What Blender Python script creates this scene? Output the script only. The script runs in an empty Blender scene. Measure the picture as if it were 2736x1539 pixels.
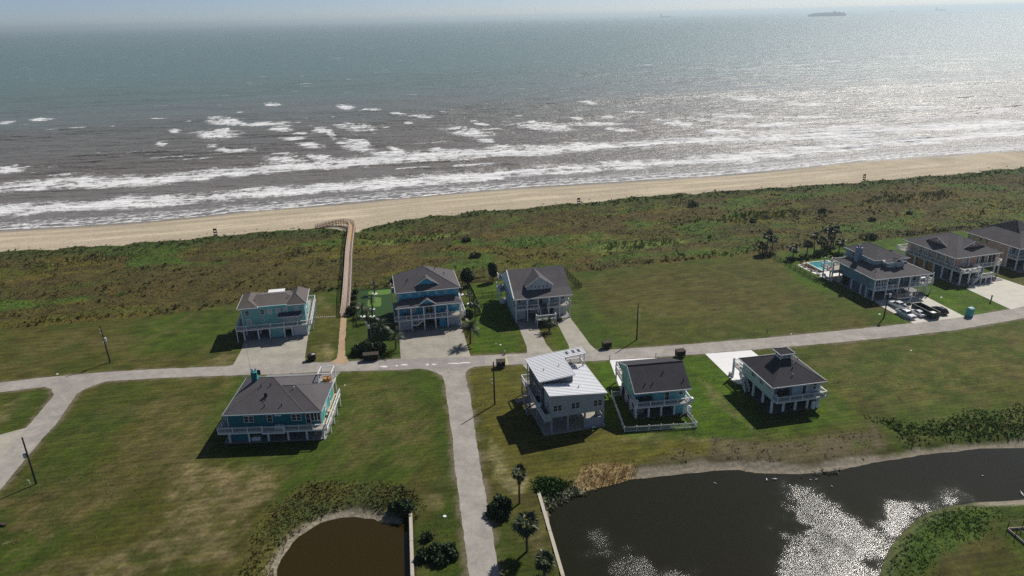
import bpy, bmesh, math, random
import numpy as np
from mathutils import Vector, Matrix
from mathutils.geometry import tessellate_polygon
R = math.radians
rnd = random.Random(7)
nrg = np.random.RandomState(11)
sc = bpy.context.scene
C = sc.collection

# ------------------------------------------------------------------ camera, sky, sun, exposure
CAM_H = 70.0
FPX, PW, PH = 1900.0, 2736.0, 1539.0
PITCH = math.atan(726 / FPX); ROLL = R(1.33)
fw = Vector((0, math.cos(PITCH), -math.sin(PITCH)))
r0 = Vector((1, 0, 0)); u0 = r0.cross(fw)
rv = r0 * math.cos(ROLL) - u0 * math.sin(ROLL)
uv = r0 * math.sin(ROLL) + u0 * math.cos(ROLL)
cam_d = bpy.data.cameras.new('camera'); cam = bpy.data.objects.new('camera', cam_d); C.objects.link(cam)
m = Matrix((rv, uv, -fw)).transposed().to_4x4(); m.translation = Vector((0, 0, CAM_H)); cam.matrix_world = m
cam_d.sensor_width = 36; cam_d.lens = 36 * FPX / PW; cam_d.clip_end = 200000; cam_d.clip_start = 1
sc.camera = cam
SUN_AZ, SUN_EL = R(41), R(45)
sun_v = Vector((math.sin(SUN_AZ) * math.cos(SUN_EL), math.cos(SUN_AZ) * math.cos(SUN_EL), math.sin(SUN_EL)))
w = bpy.data.worlds.new('World'); sc.world = w; w.use_nodes = True
nt = w.node_tree; bg = nt.nodes['Background']
sky = nt.nodes.new('ShaderNodeTexSky'); sky.sky_type = 'NISHITA'; sky.sun_disc = False
sky.sun_elevation = SUN_EL; sky.sun_rotation = SUN_AZ; sky.altitude = 0; sky.air_density = 0.4; sky.dust_density = 0.4; sky.ozone_density = 1.2
nt.links.new(sky.outputs[0], bg.inputs[0]); bg.inputs[1].default_value = 0.085
sl = bpy.data.lights.new('sun', 'SUN'); sl.energy = 4.5; sl.angle = R(0.5); sl.color = (1, 0.955, 0.88)
so = bpy.data.objects.new('sun', sl); C.objects.link(so); so.rotation_euler = (-sun_v).to_track_quat('-Z', 'Y').to_euler()
so.location = (0, 0, 60)
sc.view_settings.view_transform = 'Standard'; sc.view_settings.look = 'None'; sc.view_settings.gamma = 1
sc.view_settings.exposure = 0.0; sc.view_settings.use_curve_mapping = False
sc.render.engine = 'CYCLES'
cy = sc.cycles
cy.max_bounces = 5; cy.diffuse_bounces = 2; cy.glossy_bounces = 2; cy.transmission_bounces = 3; cy.volume_bounces = 0; cy.transparent_max_bounces = 6
cy.sample_clamp_indirect = 1.0; cy.sample_clamp_direct = 14; cy.caustics_reflective = False; cy.caustics_refractive = False
cy.use_denoising = False
try: cy.denoising_prefilter = 'ACCURATE'
except Exception: pass

def at(px, py, z=0.0):
    "survey point: where the line of sight through a spot of the photograph meets the level z"
    d = fw + rv * ((px - PW / 2) / FPX) - uv * ((py - PH / 2) / FPX)
    t = (z - CAM_H) / d.z
    return Vector((d.x * t, d.y * t, z))
def zat(ox, oy, s, pts, z=0.0): return [at(ox + x / s, oy + y / s, z) for x, y in pts]

# ------------------------------------------------------------------ numpy noise
def vnoise(x, y, seed):
    rs = np.random.RandomState(seed); T = rs.rand(256, 256)
    xi = np.floor(x).astype(int); yi = np.floor(y).astype(int); fx = x - xi; fy = y - yi
    fx = fx * fx * (3 - 2 * fx); fy = fy * fy * (3 - 2 * fy)
    a = T[xi & 255, yi & 255]; b = T[(xi + 1) & 255, yi & 255]; c = T[xi & 255, (yi + 1) & 255]; d = T[(xi + 1) & 255, (yi + 1) & 255]
    return (a * (1 - fx) + b * fx) * (1 - fy) + (c * (1 - fx) + d * fx) * fy
def fbm(x, y, scale, seed, oct=4, gain=.5):
    s = 0; a = 1; t = 0; f = 1.0 / scale
    for i in range(oct):
        s = s + a * vnoise(x * f + 17.3 * i, y * f - 9.1 * i, seed + i); t += a; a *= gain; f *= 2.03
    return s / t
def sstep(a, b, x):
    t = np.clip((x - a) / (b - a), 0, 1); return t * t * (3 - 2 * t)
def sdist(X, Y, poly):
    "signed distance, positive inside"
    best = np.full(X.shape, 1e9); inside = np.zeros(X.shape, bool); n = len(poly)
    for i in range(n):
        x0, y0 = poly[i][0], poly[i][1]; x1, y1 = poly[(i + 1) % n][0], poly[(i + 1) % n][1]
        dx, dy = x1 - x0, y1 - y0; L = dx * dx + dy * dy + 1e-9
        t = np.clip(((X - x0) * dx + (Y - y0) * dy) / L, 0, 1)
        best = np.minimum(best, (X - x0 - t * dx) ** 2 + (Y - y0 - t * dy) ** 2)
        c = ((y0 > Y) != (y1 > Y))
        with np.errstate(divide='ignore', invalid='ignore'):
            xc = (x1 - x0) * (Y - y0) / ((y1 - y0) if y1 != y0 else 1e-9) + x0
        inside ^= (c & (X < xc))
    d = np.sqrt(best); return np.where(inside, d, -d)
def ldist(X, Y, line):
    best = np.full(X.shape, 1e9)
    for i in range(len(line) - 1):
        x0, y0 = line[i][0], line[i][1]; x1, y1 = line[i + 1][0], line[i + 1][1]
        dx, dy = x1 - x0, y1 - y0; L = dx * dx + dy * dy + 1e-9
        t = np.clip(((X - x0) * dx + (Y - y0) * dy) / L, 0, 1)
        best = np.minimum(best, (X - x0 - t * dx) ** 2 + (Y - y0 - t * dy) ** 2)
    return np.sqrt(best)

# ------------------------------------------------------------------ materials
def newmat(name):
    mt = bpy.data.materials.new(name); mt.use_nodes = True
    return mt, mt.node_tree, mt.node_tree.nodes['Principled BSDF']
MATS = {}
def mat(name, col, rough=.7, var=.12, scale=3.0, bump=0.0, bscale=20., metal=0.0, spec=.3, stripe=None, stripe_h=.18, stain=0.0):
    if name in MATS: return MATS[name]
    mt, t, b = newmat(name); n = t.nodes; l = t.links
    tc = n.new('ShaderNodeTexCoord')
    no = n.new('ShaderNodeTexNoise'); no.inputs['Scale'].default_value = scale; no.inputs['Detail'].default_value = 6; no.inputs['Roughness'].default_value = .65
    l.new(tc.outputs['Object'], no.inputs['Vector'])
    mr = n.new('ShaderNodeMapRange'); mr.inputs[1].default_value = .3; mr.inputs[2].default_value = .7; mr.inputs[3].default_value = 1 - var; mr.inputs[4].default_value = 1 + var
    l.new(no.outputs[0], mr.inputs[0])
    mx = n.new('ShaderNodeVectorMath'); mx.operation = 'SCALE'; mx.inputs[0].default_value = col[:3]; l.new(mr.outputs[0], mx.inputs['Scale'])
    outc = mx.outputs[0]
    if stain:
        n2 = n.new('ShaderNodeTexNoise'); n2.inputs['Scale'].default_value = .35; n2.inputs['Detail'].default_value = 5; l.new(tc.outputs['Object'], n2.inputs['Vector'])
        m2 = n.new('ShaderNodeMapRange'); m2.inputs[1].default_value = .35; m2.inputs[2].default_value = .65; m2.inputs[3].default_value = 1 - stain; m2.inputs[4].default_value = 1 + stain * .5
        l.new(n2.outputs[0], m2.inputs[0]); m3 = n.new('ShaderNodeVectorMath'); m3.operation = 'SCALE'; l.new(outc, m3.inputs[0]); l.new(m2.outputs[0], m3.inputs['Scale']); outc = m3.outputs[0]
    l.new(outc, b.inputs['Base Color'])
    b.inputs['Roughness'].default_value = rough; b.inputs['Metallic'].default_value = metal; b.inputs['Specular IOR Level'].default_value = spec
    if bump or stripe:
        bp = n.new('ShaderNodeBump'); bp.inputs['Strength'].default_value = .16 if stripe else bump; bp.inputs['Distance'].default_value = .05
        if stripe:
            sx = n.new('ShaderNodeSeparateXYZ'); l.new(tc.outputs['Object'], sx.inputs[0])
            a = n.new('ShaderNodeMath'); a.operation = 'MULTIPLY'; a.inputs[1].default_value = 1 / stripe_h; l.new(sx.outputs[{'x': 0, 'y': 1, 'z': 2}[stripe]], a.inputs[0])
            f = n.new('ShaderNodeMath'); f.operation = 'FRACT'; l.new(a.outputs[0], f.inputs[0]); l.new(f.outputs[0], bp.inputs['Height'])
        else:
            n3 = n.new('ShaderNodeTexNoise'); n3.inputs['Scale'].default_value = bscale; n3.inputs['Detail'].default_value = 4; l.new(tc.outputs['Object'], n3.inputs['Vector']); l.new(n3.outputs[0], bp.inputs['Height'])
        l.new(bp.outputs[0], b.inputs['Normal'])
    MATS[name] = mt; return mt
def cracks(mt, scale=.3, k=.86):
    t = mt.node_tree; n = t.nodes; l = t.links; b = n['Principled BSDF']; src = b.inputs['Base Color'].links[0].from_socket; g = n.new('ShaderNodeNewGeometry')
    no = n.new('ShaderNodeTexNoise'); no.inputs['Scale'].default_value = .8; l.new(g.outputs['Position'], no.inputs['Vector']); va = n.new('ShaderNodeVectorMath'); va.operation = 'ADD'; l.new(g.outputs['Position'], va.inputs[0]); sc_ = n.new('ShaderNodeVectorMath'); sc_.operation = 'SCALE'; sc_.inputs['Scale'].default_value = 1.6; l.new(no.outputs[1], sc_.inputs[0]); l.new(sc_.outputs[0], va.inputs[1])
    v = n.new('ShaderNodeTexVoronoi'); v.feature = 'DISTANCE_TO_EDGE'; v.inputs['Scale'].default_value = scale; l.new(va.outputs[0], v.inputs['Vector']); mr = n.new('ShaderNodeMapRange'); mr.inputs[1].default_value = .004; mr.inputs[2].default_value = .022; mr.inputs[3].default_value = k; mr.inputs[4].default_value = 1; l.new(v.outputs[0], mr.inputs[0])
    v2 = n.new('ShaderNodeTexVoronoi'); v2.inputs['Scale'].default_value = .16; l.new(va.outputs[0], v2.inputs['Vector']); sp = n.new('ShaderNodeSeparateColor'); l.new(v2.outputs['Color'], sp.inputs[0]); m2 = n.new('ShaderNodeMapRange'); m2.inputs[3].default_value = .93; m2.inputs[4].default_value = 1.06; l.new(sp.outputs[0], m2.inputs[0]); mm = n.new('ShaderNodeMath'); mm.operation = 'MULTIPLY'; l.new(mr.outputs[0], mm.inputs[0]); l.new(m2.outputs[0], mm.inputs[1])
    o = n.new('ShaderNodeVectorMath'); o.operation = 'SCALE'; l.new(src, o.inputs[0]); l.new(mm.outputs[0], o.inputs['Scale']); l.new(o.outputs[0], b.inputs['Base Color'])
def siding(name, c): return mat(name, c, .65, .05, 2.0, stripe='z', stripe_h=.17, stain=.06)
M_white = mat('white_paint', (.8, .8, .8), .5, .05, 2)
M_trim = mat('white_trim', (.76, .77, .78), .5, .05, 2)
M_conc = mat('concrete_drive', (.37, .34, .285), .9, .07, 1.2, .15, 30, stain=.12)
M_slab = mat('concrete_slab', (.25, .24, .23), .9, .07, 1.2, .1, 30, stain=.1)
M_concw = mat('new_white_concrete', (.78, .77, .76), .85, .03, 1.2, stain=.04)
M_shing = mat('grey_shingle', (.112, .103, .108), .9, .30, 5.0, .4, 9, spec=.15, stain=.08)
M_shingb = mat('brown_shingle', (.135, .118, .112), .9, .26, 5.0, .4, 9, spec=.15, stain=.08)
M_shingd = mat('dark_shingle', (.058, .055, .062), .9, .3, 5.0, .4, 9, spec=.15, stain=.1)
M_metalroof = mat('white_metal_roof', (.8, .81, .83), .42, .03, 1.5, spec=.5)
M_seam = mat('roof_seam', (.62, .64, .67), .5)
M_glass = mat('window_glass', (.02, .025, .03), .08, .1, 1, spec=.6)
M_blind = mat('blinds_behind_glass', (.36, .42, .42), .25, .08, 4, spec=.5)
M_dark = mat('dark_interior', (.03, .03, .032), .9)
M_wood = mat('weathered_wood', (.48, .38, .31), .85, .18, 6, .2, 30)
M_woodn = mat('new_wood', (.56, .38, .22), .8, .16, 6)
M_pole = mat('creosote_pole', (.035, .027, .02), .85, .2, 5)
M_rack = mat('dark_brown_wood', (.07, .05, .04), .85, .2, 8)
M_fence = mat('dark_fence_wood', (.06, .047, .034), .85, .2, 6)
M_black = mat('black_plastic', (.012, .012, .013), .5)
M_grey = mat('grey_metal', (.32, .34, .36), .45, .05, spec=.5)
M_deckb = mat('deck_boards', (.38, .33, .28), .85, .14, 6, stripe='x', stripe_h=.14)
M_wpaintdoor = mat('garage_door_paint', (.5, .52, .55), .55, .04, 2, stripe='z', stripe_h=.5)

# ------------------------------------------------------------------ mesh helpers
class MB:
    def __init__(s): s.v = []; s.f = []
    def box(s, x0, y0, z0, x1, y1, z1):
        b = len(s.v); s.v += [(x0, y0, z0), (x1, y0, z0), (x1, y1, z0), (x0, y1, z0), (x0, y0, z1), (x1, y0, z1), (x1, y1, z1), (x0, y1, z1)]
        s.f += [tuple(b + i for i in q) for q in ((3, 2, 1, 0), (4, 5, 6, 7), (0, 1, 5, 4), (1, 2, 6, 5), (2, 3, 7, 6), (3, 0, 4, 7))]; return s
    def bar(s, p, q, w, h=None, up=(0, 0, 1)):
        h = h or w; p = Vector(p); q = Vector(q); d = (q - p).normalized(); u = Vector(up)
        if abs(d.dot(u)) > .95: u = Vector((1, 0, 0))
        sd = d.cross(u).normalized(); u = sd.cross(d); b = len(s.v)
        for c in (p, q):
            for a, e in ((-1, -1), (1, -1), (1, 1), (-1, 1)): s.v.append(tuple(c + sd * a * w / 2 + u * e * h / 2))
        s.f += [tuple(b + i for i in k) for k in ((0, 1, 2, 3), (7, 6, 5, 4), (0, 4, 5, 1), (1, 5, 6, 2), (2, 6, 7, 3), (3, 7, 4, 0))]; return s
    def tube(s, p, q, r1, r2=None, n=8):
        r2 = r1 if r2 is None else r2; p = Vector(p); q = Vector(q); d = (q - p).normalized(); u = Vector((0, 0, 1)) if abs(d.z) < .9 else Vector((1, 0, 0))
        a = d.cross(u).normalized(); c = d.cross(a); b = len(s.v)
        for o, r in ((p, r1), (q, r2)):
            for i in range(n):
                t = 2 * math.pi * i / n; s.v.append(tuple(o + a * math.cos(t) * r + c * math.sin(t) * r))
        for i in range(n): j = (i + 1) % n; s.f.append((b + i, b + j, b + n + j, b + n + i))
        s.f.append(tuple(b + i for i in range(n))[::-1]); s.f.append(tuple(b + n + i for i in range(n))); return s
    def face(s, *pts):
        b = len(s.v); s.v += [tuple(p) for p in pts]; s.f.append(tuple(range(b, b + len(pts)))); return s
    def prism(s, pts, d):
        "closed outline pts (3D) pushed by vector d"
        b = len(s.v); n = len(pts); d = Vector(d); s.v += [tuple(p) for p in pts] + [tuple(Vector(p) + d) for p in pts]
        s.f.append(tuple(range(b, b + n))[::-1]); s.f.append(tuple(range(b + n, b + 2 * n)))
        for i in range(n): j = (i + 1) % n; s.f.append((b + i, b + j, b + n + j, b + n + i))
        return s
    def ring(s, c, r, w, th, ax='y', n=14):
        "flat ring round a porthole, facing axis"
        b = len(s.v); c = Vector(c)
        for k, (rr, dd) in enumerate(((r, 0), (r + w, 0), (r + w, th), (r, th))):
            for i in range(n):
                t = 2 * math.pi * i / n; s.v.append(tuple(c + (Vector((math.cos(t) * rr, -dd, math.sin(t) * rr)) if ax == 'y' else Vector((-dd, math.cos(t) * rr, math.sin(t) * rr)))))
        for k in range(4):
            for i in range(n): j = (i + 1) % n; s.f.append((b + k * n + i, b + k * n + j, b + ((k + 1) % 4) * n + j, b + ((k + 1) % 4) * n + i))
        return s
    def build(s, name, mt, parent=None, smooth=False, bevel=0):
        me = bpy.data.meshes.new(name); me.from_pydata(s.v, [], s.f); me.materials.append(mt)
        bm = bmesh.new(); bm.from_mesh(me); bmesh.ops.recalc_face_normals(bm, faces=bm.faces)
        if bevel: bmesh.ops.bevel(bm, geom=list(bm.edges), offset=bevel, segments=2, affect='EDGES', clamp_overlap=True)
        bm.to_mesh(me); bm.free()
        if smooth: me.shade_smooth()
        o = bpy.data.objects.new(name, me); C.objects.link(o)
        if parent is not None: o.parent = parent
        return o
def tag(o, label=None, cat=None, group=None, kind=None):
    for k, v in (('label', label), ('category', cat), ('group', group), ('kind', kind)):
        if v: o[k] = v
    return o
def thing(name, label, cat, loc, rz=0, group=None):
    o = bpy.data.objects.new(name, None); C.objects.link(o); o.location = loc; o.rotation_euler = (0, 0, rz); o.empty_display_size = .5
    return tag(o, label, cat, group)
def copy_tree(o, parent=None):
    c = o.copy(); C.objects.link(c); c.parent = parent
    for ch in list(o.children): copy_tree(ch, c)
    return c
def sheet(name, outline, z, mt, jitter=0.0, step=1.5, parent=None):
    pts = []
    n = len(outline)
    for i in range(n):
        a = Vector((outline[i][0], outline[i][1])); b = Vector((outline[(i + 1) % n][0], outline[(i + 1) % n][1])); L = (b - a).length; k = max(1, int(L / step)) if jitter else 1
        for j in range(k):
            p = a.lerp(b, j / k)
            if jitter: p = p + Vector((rnd.uniform(-1, 1), rnd.uniform(-1, 1))) * jitter
            pts.append(Vector((p.x, p.y, z)))
    tris = tessellate_polygon([pts]); me = bpy.data.meshes.new(name); me.from_pydata([tuple(p) for p in pts], [], [tuple(t) for t in tris]); me.materials.append(mt)
    bm = bmesh.new(); bm.from_mesh(me); bmesh.ops.recalc_face_normals(bm, faces=bm.faces)
    if sum(f.normal.z for f in bm.faces) < 0: bmesh.ops.reverse_faces(bm, faces=bm.faces)
    bm.to_mesh(me); bm.free(); o = bpy.data.objects.new(name, me); C.objects.link(o)
    if parent: o.parent = parent
    return o
def smooth_line(pts, k=4):
    out = []; n = len(pts)
    for i in range(n - 1):
        p0 = pts[max(i - 1, 0)]; p1 = pts[i]; p2 = pts[i + 1]; p3 = pts[min(i + 2, n - 1)]
        for j in range(k):
            t = j / k; out.append(.5 * ((2 * p1) + (p2 - p0) * t + (2 * p0 - 5 * p1 + 4 * p2 - p3) * t * t + (3 * p1 - p0 - 3 * p2 + p3) * t ** 3))
    out.append(pts[-1]); return out

# ------------------------------------------------------------------ survey of the ground
SEA_Z = -1.0
shore_px = [(0, 616), (200, 604), (400, 590), (650, 566), (900, 545), (1150, 522), (1400, 500), (1650, 485), (1900, 470), (2100, 452), (2300, 430), (2520, 414), (2736, 398)]
shore = [at(x, y, SEA_Z) for x, y in shore_px]
ang_s = math.atan2(shore[-1].y - shore[0].y, shore[-1].x - shore[0].x)
es = Vector((math.cos(ang_s), math.sin(ang_s), 0)); et = Vector((-math.sin(ang_s), math.cos(ang_s), 0))
sh_s = np.array([p.dot(es) for p in shore]); sh_t = np.array([p.dot(et) for p in shore])
def tshore(s): return np.interp(s, sh_s, sh_t)
veg_px = [(0, 675), (130, 668), (300, 655), (400, 648), (520, 636), (600, 628), (760, 615), (870, 607), (925, 618), (960, 620), (1010, 600), (1100, 583), (1250, 568), (1500, 546), (1750, 524), (2000, 505), (2200, 493), (2400, 480), (2570, 463), (2736, 448)]
veg = [at(x, y) for x, y in veg_px]
vg_s = np.array([p.dot(es) for p in veg]); vg_t = np.array([p.dot(et) for p in veg])
lawn_px = [(0, 881), (250, 858), (470, 838), (632, 812), (760, 790), (898, 779), (956, 774), (1051, 768), (1250, 753), (1341, 747), (1500, 731), (1532, 729), (1800, 703), (1836, 697), (2028, 678), (2067, 671), (2283, 649), (2409, 633), (2552, 617), (2736, 598)]
lawn = [at(x, y) for x, y in lawn_px]
lw_s = np.array([p.dot(es) for p in lawn]); lw_t = np.array([p.dot(et) for p in lawn])

road_n = [(-260, 1050), (0, 1023), (95, 1011), (189, 1002), (293, 993.7), (410, 986.6), (600, 978.4), (621, 976.8), (818, 969.8), (899, 967.4), (1072, 959), (1257, 951.6), (1409, 943.9), (1479, 940.8), (1596, 936), (1700, 930), (1840, 920), (2080, 900), (2130, 895), (2440, 863.5), (2579, 845.8), (2702, 825.8), (2736, 820), (3000, 772)]
road_s1 = [(-260, 1078), (0, 1048.8), (60, 1041), (119.7, 1033.6), (136, 1040), (143, 1053.5), (138, 1065), (71.6, 1141.5), (41, 1180), (0, 1227), (-260, 1500)]
road_s1b = [(-200, 1560), (0, 1310.6), (67.7, 1226), (106.8, 1180), (152.4, 1130), (185, 1081.7), (206.5, 1052.3), (226, 1040), (248.7, 1031.2), (281.6, 1019.5), (422, 1010), (600, 1004), (715, 1000.5), (899, 993), (1060, 988), (1120, 985.4), (1140, 987), (1156, 992.6), (1172, 999), (1181.8, 1005.4), (1188, 1020), (1197, 1090), (1208.7, 1168), (1214.4, 1246.8), (1223.7, 1305), (1233, 1387), (1244.8, 1473.7), (1253, 1539), (1275, 1750)]
road_s2 = [(1390, 1750), (1334, 1539), (1319.4, 1446), (1311, 1394.7), (1295.7, 1312), (1282, 1240), (1276.4, 1200), (1265, 1120), (1257.5, 1062), (1249, 1030), (1244.6, 1013), (1243.3, 997.7), (1253.6, 986), (1269, 979.8), (1300, 977), (1394, 973.2), (1563, 965.7), (1746, 955), (1840, 948), (1884, 944.8), (2007, 934.8), (2091, 928), (2300, 909.3), (2396, 900), (2553, 882), (2736, 850.5), (3000, 800)]
road_poly = [at(*p) for p in road_s1] + [at(*p) for p in road_s1b] + [at(*p) for p in road_s2] + [at(*p) for p in reversed(road_n)]

PZ = -1.0
pond1_px = [(460, 1449), (470, 1380), (500, 1310), (560, 1210), (640, 1110), (740, 1045), (860, 975), (1000, 938), (1150, 930), (1300, 945), (1430, 985), (1585, 1000), (1605, 1449), (1630, 1900), (380, 1900), (420, 1600)]
pond1 = zat(600, 1100, 3.3, pond1_px, PZ)
pond2_px = [(205, 865), (290, 815), (380, 770), (560, 700), (680, 665), (800, 640), (940, 598), (1130, 580), (1300, 560), (1450, 545), (1700, 520), (1900, 515), (2030, 540), (2099, 540), (2240, 550), (2430, 550), (2600, 540), (2800, 510), (2950, 480), (3100, 445), (3350, 410), (3550, 375), (3830, 350), (4000, 325), (4410, 318), (5200, 240), (5200, 700), (4410, 775), (4180, 790), (3960, 805), (3750, 830), (3580, 885), (3440, 970), (3330, 1080), (3230, 1190), (3180, 1310), (3130, 1449), (3050, 1900), (450, 1900), (340, 1449)]
pond2 = zat(1400, 1100, 3.3, pond2_px, PZ)
bulk1 = [at(1097, 1365), at(1102, 1539), at(1107, 1700)]
bulk2 = [at(1439.5, 1318), at(1504, 1539), at(1548, 1690)]

# wild (unmown) patches besides the dunes: pond margins
wild1 = zat(600, 1100, 3.3, [(80, 1449), (180, 1250), (290, 1030), (400, 870), (560, 750), (760, 670), (1000, 630), (1300, 625), (1500, 660), (1620, 740), (1650, 850), (1590, 990), (1430, 975), (1150, 915), (860, 960), (640, 1090), (480, 1340), (455, 1449), (400, 1700), (0, 1700)])
wild2 = zat(2036, 1100, 3.3, [(1005, 70), (1200, 80), (1500, 60), (1900, 10), (2310, -60), (2800, -120), (2800, 200), (2310, 235), (1900, 270), (1600, 255), (1400, 340), (1200, 330), (1130, 200)])
wild3 = zat(2036, 1100, 3.3, [(1100, 1300), (1250, 1100), (1400, 960), (1600, 850), (1850, 830), (2060, 900), (1950, 1000), (1780, 1060), (1560, 1190), (1450, 1330), (1300, 1600), (1050, 1600)])
wild4 = zat(1400, 1100, 3.3, [(85, 640), (130, 600), (260, 610), (420, 650), (570, 680), (560, 710), (400, 775), (200, 870), (160, 780), (90, 690)])
reed4 = zat(1400, 1100, 3.3, [(410, 590), (480, 540), (640, 500), (800, 480), (940, 500), (940, 600), (820, 650), (600, 700), (480, 660)])
mudp = zat(2036, 1100, 3.3, [(-480, 400), (-360, 250), (0, 260), (400, 230), (800, 180), (1010, 120), (1130, 210), (1180, 330), (1000, 420), (700, 480), (300, 520), (0, 515), (-300, 500), (-620, 480), (-1000, 500), (-860, 430), (-560, 390)])

# ------------------------------------------------------------------ the terrain as one sheet
def lines(a, b, st, lo, hi):
    mid = list(np.arange(a, b, st)); L = [a - 3 * 1.6 ** i for i in range(18)]; L = [v for v in L if v > lo] + [lo]
    H_ = [mid[-1] + 3 * 1.6 ** i for i in range(18)]; H_ = [v for v in H_ if v < hi] + [hi]
    return np.array(sorted(set(L)) + mid + sorted(set(H_)))
gx = lines(-200, 330, .65, -1500, 2500); gy = lines(60, 262, .6, -600, 262)[:-1]
gy = np.concatenate([lines(60, 330, .6, -600, 900)])
X, Y = np.meshgrid(gx, gy); S = X * es.x + Y * es.y; T = X * et.x + Y * et.y
nb = fbm(X, Y, 7, 3, 4)
d_shore = T - tshore(S)                                   # >0 at sea
d_veg = np.interp(S, vg_s, vg_t) - T + (nb - .5) * 7     # >0 landward of the sand edge
d_lawn = np.interp(S, lw_s, lw_t) - T + (fbm(X, Y, 2.5, 31, 3) - .5) * 1.0   # >0 on the mown side
Z = np.zeros_like(X)
wildw = sstep(-.3, .5, d_veg) * sstep(.4, -.4, d_lawn)
mow = sstep(-.4, .4, d_lawn)
beach = sstep(.3, -.3, d_veg)
bw = np.clip(np.interp(S, vg_s, vg_t) - T, -60, 0)
span = np.maximum(tshore(S) - np.interp(S, vg_s, vg_t), 5)
Z += np.where(bw < 0, -1.0 * np.clip(-bw / span, 0, 1.4) ** 1.3, 0) - .8 * sstep(0, 14, d_shore) - 8 * sstep(14, 120, d_shore)
Z += wildw * ((fbm(X, Y, 14, 51, 3) - .35) * 1.0 + (fbm(X, Y, 3, 57, 2) - .5) * .25) * sstep(0, 6, -d_lawn)
road_d = sdist(X, Y, road_poly)
p1 = sdist(X, Y, pond1); p2 = sdist(X, Y, pond2)
bd = np.minimum(ldist(X, Y, bulk1), ldist(X, Y, bulk2))
for p in (p1, p2):
    Z = Z + np.where(p > -3.2, -(1.0 + 1.3 * sstep(0, 3, p)) * sstep(-3.2, 0.05, p) * 1.0, 0)
# behind the bulkheads the ground stays level
def right_of(line, X, Y):
    yy = [p.y for p in line][::-1]; xx = [p.x for p in line][::-1]
    return X - np.interp(Y, yy, xx)
b1s = right_of(bulk1, X, Y); b2s = right_of(bulk2, X, Y)
strip = (b1s > 0.05) & (b2s < -0.05) & (Y < at(1098, 1366).y) & (Y < at(1440, 1320).y + 0)
strip1 = (b1s > -.1) & (b1s < 6) & (Y < at(1098, 1366).y)
strip2 = (b2s < .1) & (b2s > -8) & (Y < at(1440, 1320).y)
Z = np.where(strip1 | strip2, 0.0, Z)
Z = np.where((b1s <= -.1) & (b1s > -1.2) & (Y < at(1098, 1366).y + .3), np.minimum(Z, -2), Z)
Z = np.where((b2s >= .1) & (b2s < 1.2) & (Y < at(1440, 1320).y - 6), np.minimum(Z, -2), Z)
w1 = sdist(X, Y, wild1); w2 = sdist(X, Y, wild2); w3 = sdist(X, Y, wild3); w4 = sdist(X, Y, wild4); r4 = sdist(X, Y, reed4); mud = sdist(X, Y, mudp)
fine = fbm(X, Y, 1.6, 5, 3)
def em(d, s=1.2): return sstep(-s, s, d + (nb - .5) * 5 * (s > 1) + (fine - .5) * 1.5)
wl = np.maximum.reduce([em(w1), em(w2), em(w3), em(w4)]); reed = em(r4); mudw = em(mud)

def col(c): return np.array(c)[None, None, :]
A = np.zeros(X.shape + (3,)) + col((.072, .075, .019))
n_big = fbm(X, Y, 26, 71, 4); n_mid = fbm(X, Y, 8, 75, 4); n_f = fbm(X, Y, 1.3, 79, 3); n_m2 = fbm(X, Y, 2.6, 83, 3)
def blend(c, wgt):
    global A
    A = A * (1 - wgt[..., None]) + col(c) * wgt[..., None]
DRY = (.135, .104, .06); DRYP = (.225, .172, .125); LUSH = (.06, .102, .008); GRN = (.048, .073, .012); OLV = (.105, .092, .028)
k1 = sstep(.46, .62, n_big * .55 + n_mid * .3 + n_f * .15); blend((.095, .08, .03), k1 * .7)
blend(GRN, sstep(.52, .38, n_big) * .75)
blend(DRY, sstep(.5, .72, n_mid * .5 + n_m2 * .5) * .35)
def area(px, ox=0, oy=0, s=1.0, soft=2.5, wob=6):
    d = sdist(X, Y, zat(ox, oy, s, px)); return sstep(-soft, soft, d + (n_mid - .5) * wob + (n_f - .5) * wob * .4)
tx = .25 + 1.1 * sstep(.38, .62, n_m2 * .35 + n_f * .35 + fbm(X, Y, .9, 171, 2) * .3)
# dry, thin grass of the near left field
for px, k in (([(0, 1340), (150, 1270), (330, 1330), (180, 1440), (0, 1500)], .8), ([(250, 1250), (330, 1190), (480, 1110), (640, 1250), (520, 1270), (330, 1290)], .5),
              ([(500, 1250), (700, 1230), (690, 1330), (640, 1400), (560, 1480), (430, 1539), (200, 1539), (330, 1470), (430, 1400)], .95),
              ([(400, 1020), (620, 1030), (560, 1150), (430, 1230), (280, 1250), (330, 1120)], .55), ([(880, 1110), (960, 1130), (1130, 1130), (1140, 1220), (950, 1225), (890, 1260)], .5), ([(880, 1030), (1110, 1000), (1140, 1140), (960, 1130)], .4),
              ([(40, 940), (180, 890), (330, 900), (250, 960), (60, 990)], .4), ([(0, 1530), (110, 1500), (170, 1560), (0, 1700)], .7)):
    blend(DRYP if k > .9 else DRY, area(px, wob=13) * np.clip(k * tx, 0, 1))
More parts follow.
